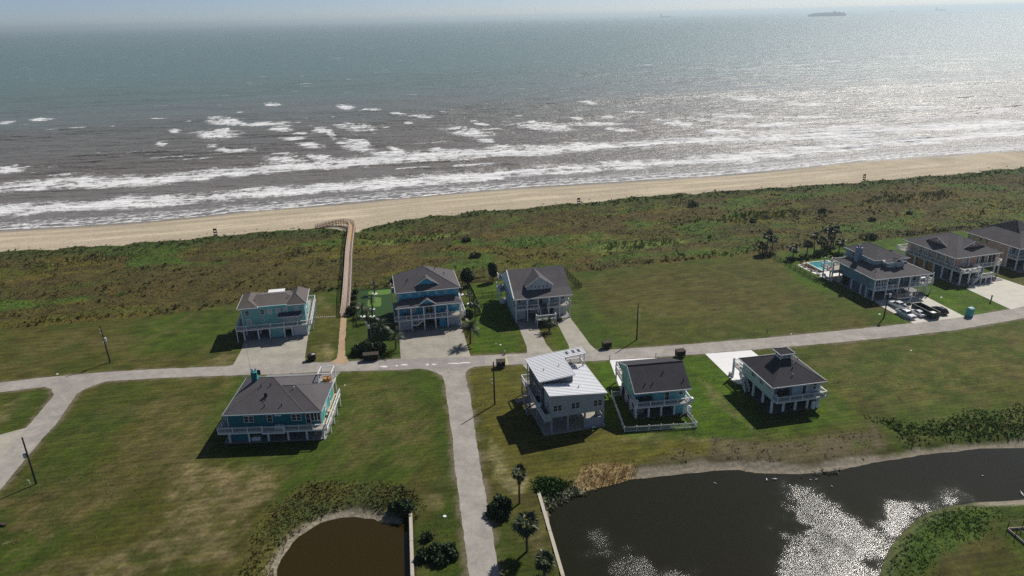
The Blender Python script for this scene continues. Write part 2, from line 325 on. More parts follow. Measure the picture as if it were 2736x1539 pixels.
# lawns kept green
for px, k in (([(1262, 940), (1245, 762), (1345, 752), (1385, 870), (1395, 945)], .95), ([(885, 965), (935, 770), (1060, 770), (1075, 960)], .8), ([(1500, 760), (1560, 768), (1650, 880), (1700, 925), (1600, 940), (1525, 900)], .8),
              ([(1500, 730), (1505, 720), (1540, 765), (1515, 770)], .9), ([(1480, 875), (1540, 940), (1485, 945)], .9), ([(1560, 968), (1640, 965), (1680, 1100), (1620, 1140), (1590, 1060)], .9),
              ([(1760, 955), (1885, 947), (2010, 1060), (2050, 1160), (2000, 1180), (1880, 1170), (1700, 1170), (1650, 1160), (1850, 1110)], .92), ([(2130, 1120), (2215, 1030), (2310, 1130), (2100, 1170), (1990, 1160)], .85), ([(2010, 938), (2240, 905), (2170, 980), (2090, 960)], .6),
              ([(2060, 680), (2270, 650), (2420, 635), (2560, 620), (2736, 610), (2736, 700), (2640, 720), (2600, 840), (2450, 860), (2330, 800), (2150, 770)], .93), ([(2380, 840), (2440, 862), (2370, 870), (2300, 830)], .9), ([(2480, 720), (2700, 824), (2590, 846), (2440, 760)], .95),
              ([(0, 1060), (130, 1045), (125, 1075), (70, 1135), (0, 1155)], .8), ([(840, 1000), (910, 995), (900, 1240), (700, 1250), (540, 1230), (560, 1100), (640, 1010), (660, 1000), (600, 1130), (560, 1200)], .7),
              ([(1090, 1000), (1175, 1005), (1215, 1220), (1240, 1450), (1160, 1440), (1180, 1250), (1150, 1100)], .7), ([(280, 1030), (420, 1020), (230, 1290), (60, 1300), (190, 1110)], .55), ([(2420, 1350), (2680, 1320), (2736, 1310), (2736, 1370), (2600, 1360), (2400, 1420)], .6)):
    blend(LUSH if k > .84 else GRN, area(px, soft=.9 if k > .9 else 2.0, wob=2 if k > .84 else 6) * k * np.clip(.75 + .5 * (n_m2), 0, 1))
# new sod round the metal roofed house
blend((.118, .1, .03), area([(1250, 1000), (1262, 982), (1400, 978), (1450, 1130), (1640, 1150), (1680, 1175), (1960, 1178), (1990, 1205), (1740, 1235), (1540, 1270), (1290, 1285), (1345, 1285)], soft=.5, wob=.6) * .92)
blend((.06, .085, .02), area([(1290, 1020), (1330, 985), (1390, 985), (1400, 1040)], soft=2, wob=4) * .35)
# light scraped strips between lots and sandy spots
for px, k in (([(1835, 960), (1860, 980), (1960, 1100), (2040, 1150), (2070, 1165), (2010, 1165), (1900, 1060)], .5), ([(2080, 960), (2110, 975), (2280, 1130), (2230, 1110), (2200, 1060)], .45), ([(1660, 1175), (1740, 1155), (1840, 1165), (1940, 1182), (1800, 1178)], .5),
              ([(1283, 1120), (1305, 1180), (1330, 1270), (1345, 1275), (1330, 1210), (1300, 1140)], .9), ([(1350, 1283), (1400, 1283), (1385, 1315), (1370, 1305)], 1.0), ([(0, 1440), (35, 1440), (10, 1460), (0, 1462)], 1.0), ([(1140, 1325), (1175, 1325), (1178, 1360), (1150, 1355)], .6),
              ([(825, 925), (895, 905), (890, 950), (880, 965), (840, 960)], .8), ([(600, 945), (640, 950), (620, 975), (560, 968)], .6), ([(850, 790), (895, 810), (880, 830), (845, 815)], .5), ([(2090, 1150), (2130, 1170), (2000, 1170)], .3), ([(0, 1090), (50, 1065), (20, 1130), (0, 1140)], .55), ([(1395, 1400), (1430, 1390), (1475, 1500), (1440, 1490)], .45)):
    blend((.3, .25, .18) if k > .85 else DRYP, area(px, soft=.8, wob=3.5) * k * np.clip(tx, 0, 1))
# the open field in the middle, dark olive with brown bands
blend((.078, .072, .022), area([(1540, 770), (1830, 705), (2020, 690), (2200, 790), (2370, 870), (2000, 905), (1720, 925), (1600, 860)], soft=4) * .55)
blend((.108, .084, .042), area([(1660, 780), (1900, 730), (2080, 790), (2120, 850), (1900, 860), (1750, 840)], soft=8, wob=16) * .65 * np.clip(tx, 0, 1))
blend((.15, .115, .06), area([(2150, 960), (2500, 900), (2736, 880), (2736, 1040), (2400, 1100), (2200, 1060)], soft=10, wob=18) * .5 * np.clip(tx, 0, 1))
hf = fbm(X, Y, 2.2, 141, 4); hf2 = fbm(S * .5, T, 1.1, 145, 3)
ca_, sa_ = math.cos(R(62)), math.sin(R(62)); hf3 = fbm((X * ca_ + Y * sa_) * .3, -X * sa_ + Y * ca_, .8, 147, 3); nl = sstep(128, 118, Y) * sstep(2, -4, X); hf2 = hf2 * (1 - nl) + hf3 * nl
A *= (1 + (hf - .5)[..., None] * .6 + (hf2 - .5)[..., None] * .9)
blend((.13, .11, .06), sstep(.60, .72, fbm(X, Y, 3.2, 151, 4)) * .35); blend((.035, .06, .01), sstep(.6, .74, fbm(X, Y, 4.5, 155, 4)) * .45)
lum = A.mean(-1, keepdims=True); A = np.maximum(lum + (A - lum) * 1.18, .004); A[..., 2] *= .8; A *= np.array([.80, .88, .72]); A *= (1 - .16 * sstep(125, 85, Y))[..., None]  # vignette-like falloff put into the ground colour, darker toward the viewer
# mowing lines, faint, along the shore direction in the field
mowl = .5 + .5 * np.sin((Y * math.cos(R(10)) - X * math.sin(R(10))) * 2 * math.pi / 2.1 + 3 * fbm(X, Y, 20, 91, 2)); A *= (1 - .2 * mowl * mow * sstep(.35, .6, n_big))[..., None]
# verge of the road, worn
blend((.16, .13, .09), sstep(-1.1, -.1, road_d + (n_f - .5) * 1.2) * sstep(.35, .6, n_m2 + .1) * .8)
# mud margins of the ponds
mm = np.maximum(sstep(-1.7, -.6, p1 + (nb - .5) * 1.2), sstep(-2.0, -1.2, p2 + (nb - .5) * 2.8)); mm *= ~(strip1 | strip2)
blend((.125, .098, .062), mudw * .75 * np.clip(.4 + tx * .6, 0, 1)); blend((.075, .06, .03), mudw * sstep(.48, .6, n_m2) * .7); blend((.07, .085, .02), mudw * sstep(.55, .66, fbm(X, Y, 3.5, 161, 3)) * .6)
# dune plants by belts
wt = np.maximum(wildw, wl)
st = fbm(S * .35, T, 7, 101, 4); br = fbm(S * .5, T, 13, 105, 4)
W0 = np.zeros(X.shape + (3,)) + col((.075, .076, .018)); 
def wb(c, k):
    global W0
    W0 = W0 * (1 - k[..., None]) + col(c) * k[..., None]
dv = np.clip(-d_lawn, 0, 80)
wb((.092, .066, .026), sstep(.47, .6, br) * .85); wb((.045, .085, .014), sstep(.55, .66, st) * .8); wb((.12, .105, .022), sstep(.55, .7, fbm(X, Y, 4, 109, 4)) * .6); wb((.05, .04, .02), sstep(.55, .66, fbm(S * .5, T, 6, 113, 3)) * .7); wb((.05, .095, .016), sstep(.6, .68, fbm(S * .6, T, 12, 117, 3)) * .8); wb((.068, .05, .024), sstep(.5, .62, fbm(S * .25, T, 9, 119, 4)) * .75)
wb((.04, .06, .018), sstep(16, 4, d_veg) * .7)
for c_, a_, b_ in ((at(1715, 655), 17, 4.5), (at(1100, 640), 18, 4)): wb((.12, .15, .05), sstep(1.2, .7, np.sqrt(((S - c_.dot(es)) / a_) ** 2 + ((T - c_.dot(et)) / b_) ** 2) + (nb - .5) * .8) * .85)
W0 *= np.array([.98, 1.0, .6]) * (1 + (fbm(X, Y, 1.8, 165, 3) - .5)[..., None] * 1.0); A = A * (1 - wt[..., None]) + W0 * wt[..., None]
gm2 = fbm(X, Y, 3.5, 175, 4)
blend((.085, .08, .02), em(w1) * .8); blend((.05, .07, .018), em(w1) * sstep(.5, .6, gm2) * .7); blend((.045, .085, .012), np.maximum(em(w2), em(w3)) * .85); blend((.085, .08, .022), em(w2) * sstep(.45, .6, gm2) * sstep(-14, -8, p2 * -1 * -1) * .6); blend((.075, .115, .015), em(w3) * sstep(.5, .62, gm2) * .7); blend((.03, .065, .012), em(w4) * .85)
mm = mm * (1 - .85 * sstep(-4, -1, w3)); blend((.25, .215, .165), mm * .9)
blend((.33, .24, .11), reed * .9)
sandc = np.where((n_f > .5)[..., None], col((.43, .365, .262)), col((.405, .342, .245)))
sandc = sandc * (1 + .16 * sstep(.55, .7, fbm(S * .12, T, 3.2, 121, 3)) - .13 * sstep(.5, .72, fbm(S * .1, T, 1.6, 125, 3)))[..., None]
for c_, w_, a_ in ((-14, 1.6, .15), (-24, 2.4, .12), (-9.5, .9, -.16)):
    sandc = sandc * (1 + a_ * np.exp(-((d_shore - c_ + (fbm(S * .1, T, 6, 131, 2) - .5) * 5) / w_) ** 2))[..., None]
wetk = sstep(-5.5, -1.0, d_shore + (fbm(S * .3, T, 8, 127, 2) - .5) * 3)
sandc = sandc * (1 - .42 * wetk)[..., None]
A = A * (1 - beach[..., None]) + sandc * beach[..., None]
me = bpy.data.meshes.new('ground'); ny, nx = X.shape
vv = np.stack([X, Y, Z], -1).reshape(-1, 3); me.vertices.add(len(vv)); me.vertices.foreach_set('co', vv.ravel())
ii = np.arange(nx * ny).reshape(ny, nx); q = np.stack([ii[:-1, :-1], ii[:-1, 1:], ii[1:, 1:], ii[1:, :-1]], -1).reshape(-1, 4)
me.loops.add(q.size); me.loops.foreach_set('vertex_index', q.ravel().astype(np.int32)); me.polygons.add(len(q)); me.polygons.foreach_set('loop_start', (np.arange(len(q)) * 4).astype(np.int32)); me.polygons.foreach_set('loop_total', np.full(len(q), 4, np.int32))
me.update(calc_edges=True); me.shade_smooth()
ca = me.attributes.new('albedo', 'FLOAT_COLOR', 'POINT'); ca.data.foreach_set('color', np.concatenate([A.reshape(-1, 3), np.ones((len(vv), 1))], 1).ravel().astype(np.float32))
wa = me.attributes.new('wet', 'FLOAT', 'POINT'); wa.data.foreach_set('value', (wetk * beach).ravel().astype(np.float32))
ra = me.attributes.new('rough_growth', 'FLOAT', 'POINT'); ra.data.foreach_set('value', (wt * (1 - beach) + (1 - beach) * .35).ravel().astype(np.float32))
mt, t, b = newmat('ground_cover'); n = t.nodes; l = t.links
at1 = n.new('ShaderNodeAttribute'); at1.attribute_name = 'albedo'; at2 = n.new('ShaderNodeAttribute'); at2.attribute_name = 'wet'; at3 = n.new('ShaderNodeAttribute'); at3.attribute_name = 'rough_growth'
geo = n.new('ShaderNodeNewGeometry')
def noise(sc_, det=4, r=.6):
    x = n.new('ShaderNodeTexNoise'); x.inputs['Scale'].default_value = sc_; x.inputs['Detail'].default_value = det; x.inputs['Roughness'].default_value = r; l.new(geo.outputs['Position'], x.inputs['Vector']); return x
na = noise(1.7, 7, .82); nb2 = noise(.6, 5)
mr = n.new('ShaderNodeMapRange'); mr.inputs[1].default_value = .32; mr.inputs[2].default_value = .68; mr.inputs[3].default_value = .3; mr.inputs[4].default_value = 1.85; l.new(na.outputs[0], mr.inputs[0])
mrb = n.new('ShaderNodeMix'); mrb.data_type = 'FLOAT'; mrb.inputs[2].default_value = 1.0
l.new(at3.outputs['Fac'], mrb.inputs[0]); l.new(mr.outputs[0], mrb.inputs[3])
k = n.new('ShaderNodeMath'); k.operation = 'MINIMUM'; k.inputs[1].default_value = 1; 
mm_ = n.new('ShaderNodeMath'); mm_.operation = 'MULTIPLY_ADD'; mm_.inputs[1].default_value = .5; mm_.inputs[2].default_value = .5; l.new(at3.outputs['Fac'], mm_.inputs[0]); l.new(mm_.outputs[0], mrb.inputs[0])
vs = n.new('ShaderNodeVectorMath'); vs.operation = 'SCALE'; l.new(at1.outputs['Color'], vs.inputs[0]); l.new(mrb.outputs[0], vs.inputs['Scale']); mw_p = n.new('ShaderNodeMapping'); mw_p.inputs['Rotation'].default_value = (0, 0, R(-10)); l.new(geo.outputs['Position'], mw_p.inputs['Vector']); mw = n.new('ShaderNodeTexWave'); mw.bands_direction = 'Y'; mw.inputs['Scale'].default_value = .29; mw.inputs['Distortion'].default_value = 2.2; mw.inputs['Detail'].default_value = 3; mw.inputs['Detail Scale'].default_value = .6; l.new(mw_p.outputs[0], mw.inputs['Vector'])
inv = n.new('ShaderNodeMath'); inv.operation = 'MULTIPLY_ADD'; inv.inputs[1].default_value = -.28; inv.inputs[2].default_value = .28; l.new(at3.outputs['Fac'], inv.inputs[0]); mwc = n.new('ShaderNodeMath'); mwc.operation = 'SUBTRACT'; mwc.inputs[1].default_value = .5; l.new(mw.outputs['Fac'], mwc.inputs[0]); mwa = n.new('ShaderNodeMath'); mwa.operation = 'MULTIPLY_ADD'; mwa.inputs[2].default_value = 1; l.new(mwc.outputs[0], mwa.inputs[0]); l.new(inv.outputs[0], mwa.inputs[1])
vs2 = n.new('ShaderNodeVectorMath'); vs2.operation = 'SCALE'; l.new(vs.outputs[0], vs2.inputs[0]); l.new(mwa.outputs[0], vs2.inputs['Scale']); l.new(vs2.outputs[0], b.inputs['Base Color'])
rg = n.new('ShaderNodeMapRange'); rg.inputs[3].default_value = .95; rg.inputs[4].default_value = .3; l.new(at2.outputs['Fac'], rg.inputs[0]); l.new(rg.outputs[0], b.inputs['Roughness'])
b.inputs['Specular IOR Level'].default_value = .2
bp = n.new('ShaderNodeBump'); bp.inputs['Distance'].default_value = .22; bp.inputs['Strength'].default_value = .6
mb = n.new('ShaderNodeMath'); mb.operation = 'MULTIPLY'; l.new(na.outputs[0], mb.inputs[0]); l.new(at3.outputs['Fac'], mb.inputs[1]); l.new(mb.outputs[0], bp.inputs['Height']); l.new(bp.outputs[0], b.inputs['Normal'])
me.materials.append(mt)
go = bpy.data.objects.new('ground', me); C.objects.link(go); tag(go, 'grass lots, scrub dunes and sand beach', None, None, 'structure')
def gz(x, y):
    i = min(max(np.searchsorted(gx, x) - 1, 0), nx - 2); j = min(max(np.searchsorted(gy, y) - 1, 0), ny - 2)
    fx = (x - gx[i]) / (gx[i + 1] - gx[i]); fy = (y - gy[j]) / (gy[j + 1] - gy[j])
    return float((Z[j, i] * (1 - fx) + Z[j, i + 1] * fx) * (1 - fy) + (Z[j + 1, i] * (1 - fx) + Z[j + 1, i + 1] * fx) * fy)

# ------------------------------------------------------------------ sea
ss = np.concatenate([np.array([-60000, -20000, -6000, -2500, -1500, -1100]), np.arange(-900, -330, 6.), np.arange(-330, 520, 1.1), np.arange(520, 1250, 6.), np.array([1500, 2000, 3000, 6000, 20000, 60000])])
tt = np.concatenate([np.arange(-4, 345, .85), np.arange(345, 950, 2.4), np.array([960, 1000, 1100, 1400, 2000, 3500, 60000])])
for e in (-60000, 60000): pass
ss = np.array(sorted(set(list(ss) + [-20000, -6000, 6000, 20000]))); tt = np.array(sorted(set(list(tt) + [7000, 15000, 30000])))
SS, TT = np.meshgrid(ss, tt); TS = tshore(SS); WT = TT + TS; SX = SS * es.x + WT * et.x; SY = SS * es.y + WT * et.y
near = sstep(940, 500, TT) * sstep(-890, -700, SS) * sstep(1240, 1000, SS)
wob = fbm(SS * .4, WT, 16, 201, 3) * 11
ph = WT + wob + SS * .05
prof = lambda p_, L: (np.exp(1.6 * np.sin(2 * np.pi * p_ / L)) - 1.3) / 3.2
amp = .6 * sstep(0, 35, TT)
mod = sstep(.3, .75, fbm(SS * .35, WT, 22, 205, 3))
fin = sstep(345, 280, TT); SZ = SEA_Z + near * amp * (prof(ph, 12.5) * (.3 + mod) * (1 - .3 * (1 - fin)) + fin * .35 * prof(ph * 1.13 + SS * .13 + 4, 5.2)) + near * fin * .1 * (fbm(SS, WT, 2.2, 209, 2) - .5) + .03 * 0
foam = np.zeros_like(SX)
lace = fbm(SS * .55 + WT * .25, WT, 2.0, 211, 4); lace2 = fbm(SS * .7, WT, 4.5, 215, 3)
def band(px, half_m, k, skew=0):
    global foam
    pts = [at(x, y, SEA_Z) for x, y in px]; s_ = np.array([p.dot(es) for p in pts]); t_ = np.array([p.dot(et) for p in pts])
    c = np.interp(SS, s_, t_); hw = half_m * (.55 + 1.0 * fbm(SS, WT * .2, 22, 219, 3)); d = (WT - c + (fbm(SS, WT * .3, 9, 223, 3) - .5) * 9)
    e = np.where(d > 0, d / (hw * 1.5), -d / (hw * .8)); m_ = sstep(1.15, .1, e)
    ends = sstep(s_[0] - 25, s_[0] + 15, SS) * sstep(s_[-1] + 25, s_[-1] - 15, SS); f = ends * m_ * k * (.45 + .6 * sstep(.28, .62, lace * .55 + lace2 * .45)); foam = np.maximum(foam, f)
bandA = [(-200, 530), (0, 507), (98, 498), (210, 490), (297, 493), (419, 485), (559, 471), (699, 457), (804, 449), (900, 442), (1040, 428), (1214, 417), (1354, 412), (1529, 400), (1669, 390), (1836, 380), (2010, 374), (2185, 362), (2360, 350), (2570, 341), (2736, 331), (2900, 322)]
bandB = [(-200, 586), (0, 566), (140, 560), (314, 547), (489, 537), (664, 523), (804, 512), (900, 506), (1075, 491), (1249, 478), (1424, 463), (1599, 449), (1773, 438), (1941, 427), (2150, 407), (2360, 386), (2570, 368), (2736, 359), (2900, 345)]
band(bandA, 19, 1); band(bandB, 14, 1)
band([(1850, 345), (2100, 330), (2400, 318), (2736, 300)], 5, .75); band([(1800, 362), (2100, 350), (2400, 337), (2736, 322)], 5, .8)
for cx, cy_, w_, h_ in ((577, 313, 45, 8), (597, 325, 85, 18), (695, 332, 140, 10), (577, 360, 110, 24), (468, 351, 36, 8), (433, 384, 30, 12), (570, 390, 40, 8), (625, 402, 105, 14), (727, 280, 42, 9), (783, 372, 58, 9), (860, 349, 58, 18), (804, 358, 40, 6), (887, 363, 22, 9), (108, 320, 55, 8), (17, 328, 40, 7), (24, 454, 75, 16), (751, 346, 60, 12), (832, 390, 60, 12), (921, 286, 42, 16), (991, 293, 55, 5), (1064, 303, 42, 9), (1127, 312, 58, 8), (956, 341, 105, 20), (952, 388, 92, 36), (1249, 356, 98, 26), (1284, 332, 36, 12), (1295, 377, 46, 14), (1319, 346, 46, 6), (1445, 339, 130, 28), (1592, 332, 150, 10), (1662, 348, 62, 13), (1574, 276, 42, 9), (1616, 314, 80, 6), (1057, 398, 34, 12), (1197, 402, 120, 16), (1424, 391, 80, 9), (1800, 330, 75, 26), (1958, 311, 140, 14), (1899, 325, 60, 13), (2010, 266, 110, 14), (2150, 280, 140, 9), (1941, 353, 130, 16), (2045, 335, 190, 12), (2290, 339, 200, 9), (2447, 287, 160, 11), (2675, 297, 130, 9), (2150, 314, 200, 6), (2255, 370, 260, 14), (760, 425, 90, 28), (850, 420, 60, 14), (1040, 412, 110, 10), (1350, 396, 90, 10), (1560, 388, 90, 12), (95, 462, 26, 3), (640, 300, 20, 3), (1180, 300, 26, 3), (1230, 318, 24, 3), (1090, 330, 22, 4), (1390, 310, 30, 4), (1480, 300, 26, 3), (1700, 300, 60, 5), (1540, 318, 40, 5), (1340, 392, 60, 10), (300, 338 + 0, 10, 2), (503, 325, 16, 3)):
    a = at(cx - w_ / 2, cy_, SEA_Z); b_ = at(cx + w_ / 2, cy_, SEA_Z); c = at(cx, cy_, SEA_Z); hh = (at(cx, cy_ - h_ / 2, SEA_Z) - at(cx, cy_ + h_ / 2, SEA_Z)).length / 2
    ds = (SS - c.dot(es)) / ((b_ - a).length / 2); dt = (WT - c.dot(et) + (lace2 - .5) * hh * 1.5 + ds * hh * .5) / max(hh, 1.4)
    m_ = sstep(1.55, .45, np.sqrt(ds ** 2 + dt ** 2) + (lace2 - .5) * 1.3 + (lace - .5) * .6); foam = np.maximum(foam, m_ * (.5 + .5 * sstep(.3, .6, lace)))
swash = sstep(30, 2, TT) * sstep(-.5, .5, TT); foam = np.maximum(foam, swash * .62 * sstep(.3, .55, fbm(SS * .7, WT, 1.5, 227, 3)))
for c_, k in ((1.2, .95), (6.5, .8), (12, .6)):
    foam = np.maximum(foam, k * np.exp(-((TT - c_ + (fbm(SS, WT * .2, 14, 231 + int(c_), 3) - .5) * 7) / .8) ** 2))
crest = near * sstep(.75, 1.0, prof(ph, 12.5) * mod * 1.9) * sstep(.6, .72, fbm(SS * .4, WT, 9, 235, 3)) * sstep(300, 60, TT); foam = np.maximum(foam, crest * .7)
farcap = (TT > 300)
foam = np.clip(foam, 0, 1); SZ = SZ + .22 * foam * near * sstep(20, 45, TT)
vv = np.stack([SX, SY, SZ], -1).reshape(-1, 3); me = bpy.data.meshes.new('sea'); ny2, nx2 = SX.shape
me.vertices.add(len(vv)); me.vertices.foreach_set('co', vv.ravel()); ii = np.arange(nx2 * ny2).reshape(ny2, nx2); q = np.stack([ii[:-1, :-1], ii[:-1, 1:], ii[1:, 1:], ii[1:, :-1]], -1).reshape(-1, 4)
me.loops.add(q.size); me.loops.foreach_set('vertex_index', q.ravel().astype(np.int32)); me.polygons.add(len(q)); me.polygons.foreach_set('loop_start', (np.arange(len(q)) * 4).astype(np.int32)); me.polygons.foreach_set('loop_total', np.full(len(q), 4, np.int32)); me.update(calc_edges=True); me.shade_smooth()
fa = me.attributes.new('foam', 'FLOAT', 'POINT'); fa.data.foreach_set('value', foam.ravel().astype(np.float32))
fd = me.attributes.new('offshore', 'FLOAT', 'POINT'); fd.data.foreach_set('value', TT.ravel().astype(np.float32))
mt, t, b = newmat('sea_water'); n = t.nodes; l = t.links
geo = n.new('ShaderNodeNewGeometry'); mp = n.new('ShaderNodeMapping'); mp.inputs['Rotation'].default_value = (0, 0, -ang_s); l.new(geo.outputs['Position'], mp.inputs['Vector'])
mp2 = n.new('ShaderNodeMapping'); mp2.inputs['Scale'].default_value = (.45, 1, 1); l.new(mp.outputs[0], mp2.inputs['Vector'])
mp3 = n.new('ShaderNodeMapping'); mp3.inputs['Scale'].default_value = (.22, 1, 1); l.new(mp.outputs[0], mp3.inputs['Vector'])
of = n.new('ShaderNodeAttribute'); of.attribute_name = 'offshore'; fo = n.new('ShaderNodeAttribute'); fo.attribute_name = 'foam'
cr = n.new('ShaderNodeValToRGB'); e = cr.color_ramp.elements; e[0].position = 0; e[0].color = (.2, .186, .17, 1); e[1].position = 1; e[1].color = (.125, .19, .178, 1)
x = e.new(.12); x.color = (.168, .15, .134, 1); x = e.new(.30); x.color = (.165, .168, .156, 1); x = e.new(.55); x.color = (.14, .182, .168, 1)
mr = n.new('ShaderNodeMapRange'); mr.inputs[2].default_value = 900; pn = n.new('ShaderNodeTexNoise'); pn.inputs['Scale'].default_value = .008; pn.inputs['Detail'].default_value = 3; l.new(mp2.outputs[0], pn.inputs['Vector'])
ad = n.new('ShaderNodeMath'); ad.operation = 'MULTIPLY_ADD'; ad.inputs[1].default_value = 260; l.new(pn.outputs[0], ad.inputs[0]); l.new(of.outputs['Fac'], ad.inputs[2]); sb = n.new('ShaderNodeMath'); sb.operation = 'SUBTRACT'; sb.inputs[1].default_value = 130; l.new(ad.outputs[0], sb.inputs[0])
l.new(sb.outputs[0], mr.inputs[0]); l.new(mr.outputs[0], cr.inputs[0])
fn = n.new('ShaderNodeTexNoise'); fn.inputs['Scale'].default_value = .9; fn.inputs['Detail'].default_value = 8; fn.inputs['Roughness'].default_value = .72; fn.inputs['Distortion'].default_value = .7; l.new(mp2.outputs[0], fn.inputs['Vector'])
fs = n.new('ShaderNodeMapRange'); fs.inputs[1].default_value = .3; fs.inputs[2].default_value = .7; fs.clamp = False; l.new(fn.outputs[0], fs.inputs[0])
th = n.new('ShaderNodeMath'); th.operation = 'ADD'; l.new(fs.outputs[0], th.inputs[0]); l.new(fo.outputs['Fac'], th.inputs[1])
wc = n.new('ShaderNodeTexNoise'); wc.inputs['Scale'].default_value = .085; wc.inputs['Detail'].default_value = 4; wc.inputs['Roughness'].default_value = .62; l.new(mp3.outputs[0], wc.inputs['Vector'])
wm_ = n.new('ShaderNodeMapRange'); wm_.interpolation_type = 'SMOOTHSTEP'; wm_.inputs[1].default_value = .66; wm_.inputs[2].default_value = .72; wm_.inputs[4].default_value = .85; l.new(wc.outputs[0], wm_.inputs[0])
wo = n.new('ShaderNodeMapRange'); wo.inputs[1].default_value = 60; wo.inputs[2].default_value = 160; l.new(of.outputs['Fac'], wo.inputs[0]); wx = n.new('ShaderNodeMath'); wx.operation = 'MULTIPLY'; l.new(wm_.outputs[0], wx.inputs[0]); l.new(wo.outputs[0], wx.inputs[1])
th0 = th; th = n.new('ShaderNodeMath'); th.operation = 'ADD'; l.new(th0.outputs[0], th.inputs[0]); l.new(wx.outputs[0], th.inputs[1])
tr = n.new('ShaderNodeMapRange'); tr.interpolation_type = 'SMOOTHSTEP'; tr.inputs[1].default_value = .8; tr.inputs[2].default_value = 1.38; l.new(th.outputs[0], tr.inputs[0])
mx = n.new('ShaderNodeMix'); mx.data_type = 'RGBA'; l.new(tr.outputs[0], mx.inputs[0]); l.new(cr.outputs[0], mx.inputs[6]); mx.inputs[7].default_value = (.8, .8, .79, 1); l.new(mx.outputs[2], b.inputs['Base Color'])
rr = n.new('ShaderNodeMapRange'); rr.inputs[3].default_value = .40; rr.inputs[4].default_value = .8; l.new(tr.outputs[0], rr.inputs[0]); l.new(rr.outputs[0], b.inputs['Roughness']); b.inputs['IOR'].default_value = 1.4
w1_ = n.new('ShaderNodeTexNoise'); w1_.inputs['Scale'].default_value = .55; w1_.inputs['Detail'].default_value = 6; w1_.inputs['Roughness'].default_value = .62; l.new(mp2.outputs[0], w1_.inputs['Vector'])
w2_ = n.new('ShaderNodeTexNoise'); w2_.inputs['Scale'].default_value = .11; w2_.inputs['Detail'].default_value = 5; w2_.inputs['Roughness'].default_value = .6; l.new(mp3.outputs[0], w2_.inputs['Vector'])
bp1 = n.new('ShaderNodeBump'); bp1.inputs['Distance'].default_value = .7; bp1.inputs['Strength'].default_value = 1.0; l.new(w1_.outputs[0], bp1.inputs['Height'])
bp2 = n.new('ShaderNodeBump'); bp2.inputs['Distance'].default_value = 3.8; bp2.inputs['Strength'].default_value = 1.0; l.new(w2_.outputs[0], bp2.inputs['Height']); l.new(bp1.outputs[0], bp2.inputs['Normal']); l.new(bp2.outputs[0], b.inputs['Normal'])
me.materials.append(mt); so_ = bpy.data.objects.new('sea', me); C.objects.link(so_); tag(so_, 'grey brown surf and open sea', None, None, 'structure')

# ------------------------------------------------------------------ haze in the air
hz = MB().box(-14000, -700, -13, 22000, 26000, 90).build('haze', mat('tmp', (1, 1, 1)), None)
mt = bpy.data.materials.new('haze_air'); mt.use_nodes = True; t = mt.node_tree; t.nodes.clear(); o_ = t.nodes.new('ShaderNodeOutputMaterial'); pv = t.nodes.new('ShaderNodeVolumePrincipled')
pv.inputs['Color'].default_value = (.80, .94, 1, 1); pv.inputs['Density'].default_value = .000115; pv.inputs['Anisotropy'].default_value = .45; t.links.new(pv.outputs[0], o_.inputs['Volume']); mt.cycles.volume_sampling = 'DISTANCE'; mt.cycles.homogeneous_volume = True
hz.data.materials.clear(); hz.data.materials.append(mt); tag(hz, 'pale sea haze', None, None, 'stuff')

# ------------------------------------------------------------------ ponds
def water_mat(name, c, patches, base_r=.06):
    mt, t, b = newmat(name); n = t.nodes; l = t.links; geo = n.new('ShaderNodeNewGeometry'); b.inputs['Base Color'].default_value = (*c, 1); b.inputs['IOR'].default_value = 1.37
    no = n.new('ShaderNodeTexNoise'); no.inputs['Scale'].default_value = 7.0; no.inputs['Detail'].default_value = 2.0; l.new(geo.outputs['Position'], no.inputs['Vector'])
    ra = n.new('ShaderNodeAttribute'); ra.attribute_name = 'ripple'
    bp = n.new('ShaderNodeBump'); bp.inputs['Distance'].default_value = .105; l.new(no.outputs[0], bp.inputs['Height']); l.new(ra.outputs['Fac'], bp.inputs['Strength']); l.new(bp.outputs[0], b.inputs['Normal']); rm = n.new('ShaderNodeMapRange'); rm.inputs[1].default_value = .02; rm.inputs[2].default_value = .5; rm.inputs[3].default_value = base_r; rm.inputs[4].default_value = .2; l.new(ra.outputs['Fac'], rm.inputs[0]); l.new(rm.outputs[0], b.inputs['Roughness'])
    return mt
def pond(name, poly, mt, patches, label):
    xs = [p.x for p in poly]; ys = [p.y for p in poly]; ax = np.arange(min(xs) - 1, max(xs) + 1, .5); ay = np.arange(min(ys) - 1, max(ys) + 1, .5); PX, PY = np.meshgrid(ax, ay)
    d = sdist(PX, PY, poly); rip = np.zeros_like(PX); nn = fbm(PX, PY, 4, 301, 3)
    for pp in patches:
        dd = sdist(PX, PY, pp); kk = 1.0 if pp is g1 else 1.2; rip = np.maximum(rip, kk * sstep(-5, 12, dd + (nn - .5) * 7))
    rip = .012 + .8 * rip * (.3 + 1.3 * fbm(PX, PY, 1.6, 305, 3))
    vid = -np.ones(PX.shape, int); keep = d > -1.6; vid[keep] = np.arange(keep.sum()); vs_ = np.stack([PX[keep], PY[keep], np.full(keep.sum(), PZ)], -1)
    a = vid[:-1, :-1]; b_ = vid[:-1, 1:]; c = vid[1:, 1:]; e = vid[1:, :-1]; ok = (a >= 0) & (b_ >= 0) & (c >= 0) & (e >= 0)
    q = np.stack([a[ok], b_[ok], c[ok], e[ok]], -1); me = bpy.data.meshes.new(name); me.from_pydata(vs_.tolist(), [], q.tolist()); me.shade_smooth()
    at_ = me.attributes.new('ripple', 'FLOAT', 'POINT'); at_.data.foreach_set('value', rip[keep].astype(np.float32)); me.materials.append(mt)
    o = bpy.data.objects.new(name, me); C.objects.link(o); tag(o, label, None, None, 'structure'); return o
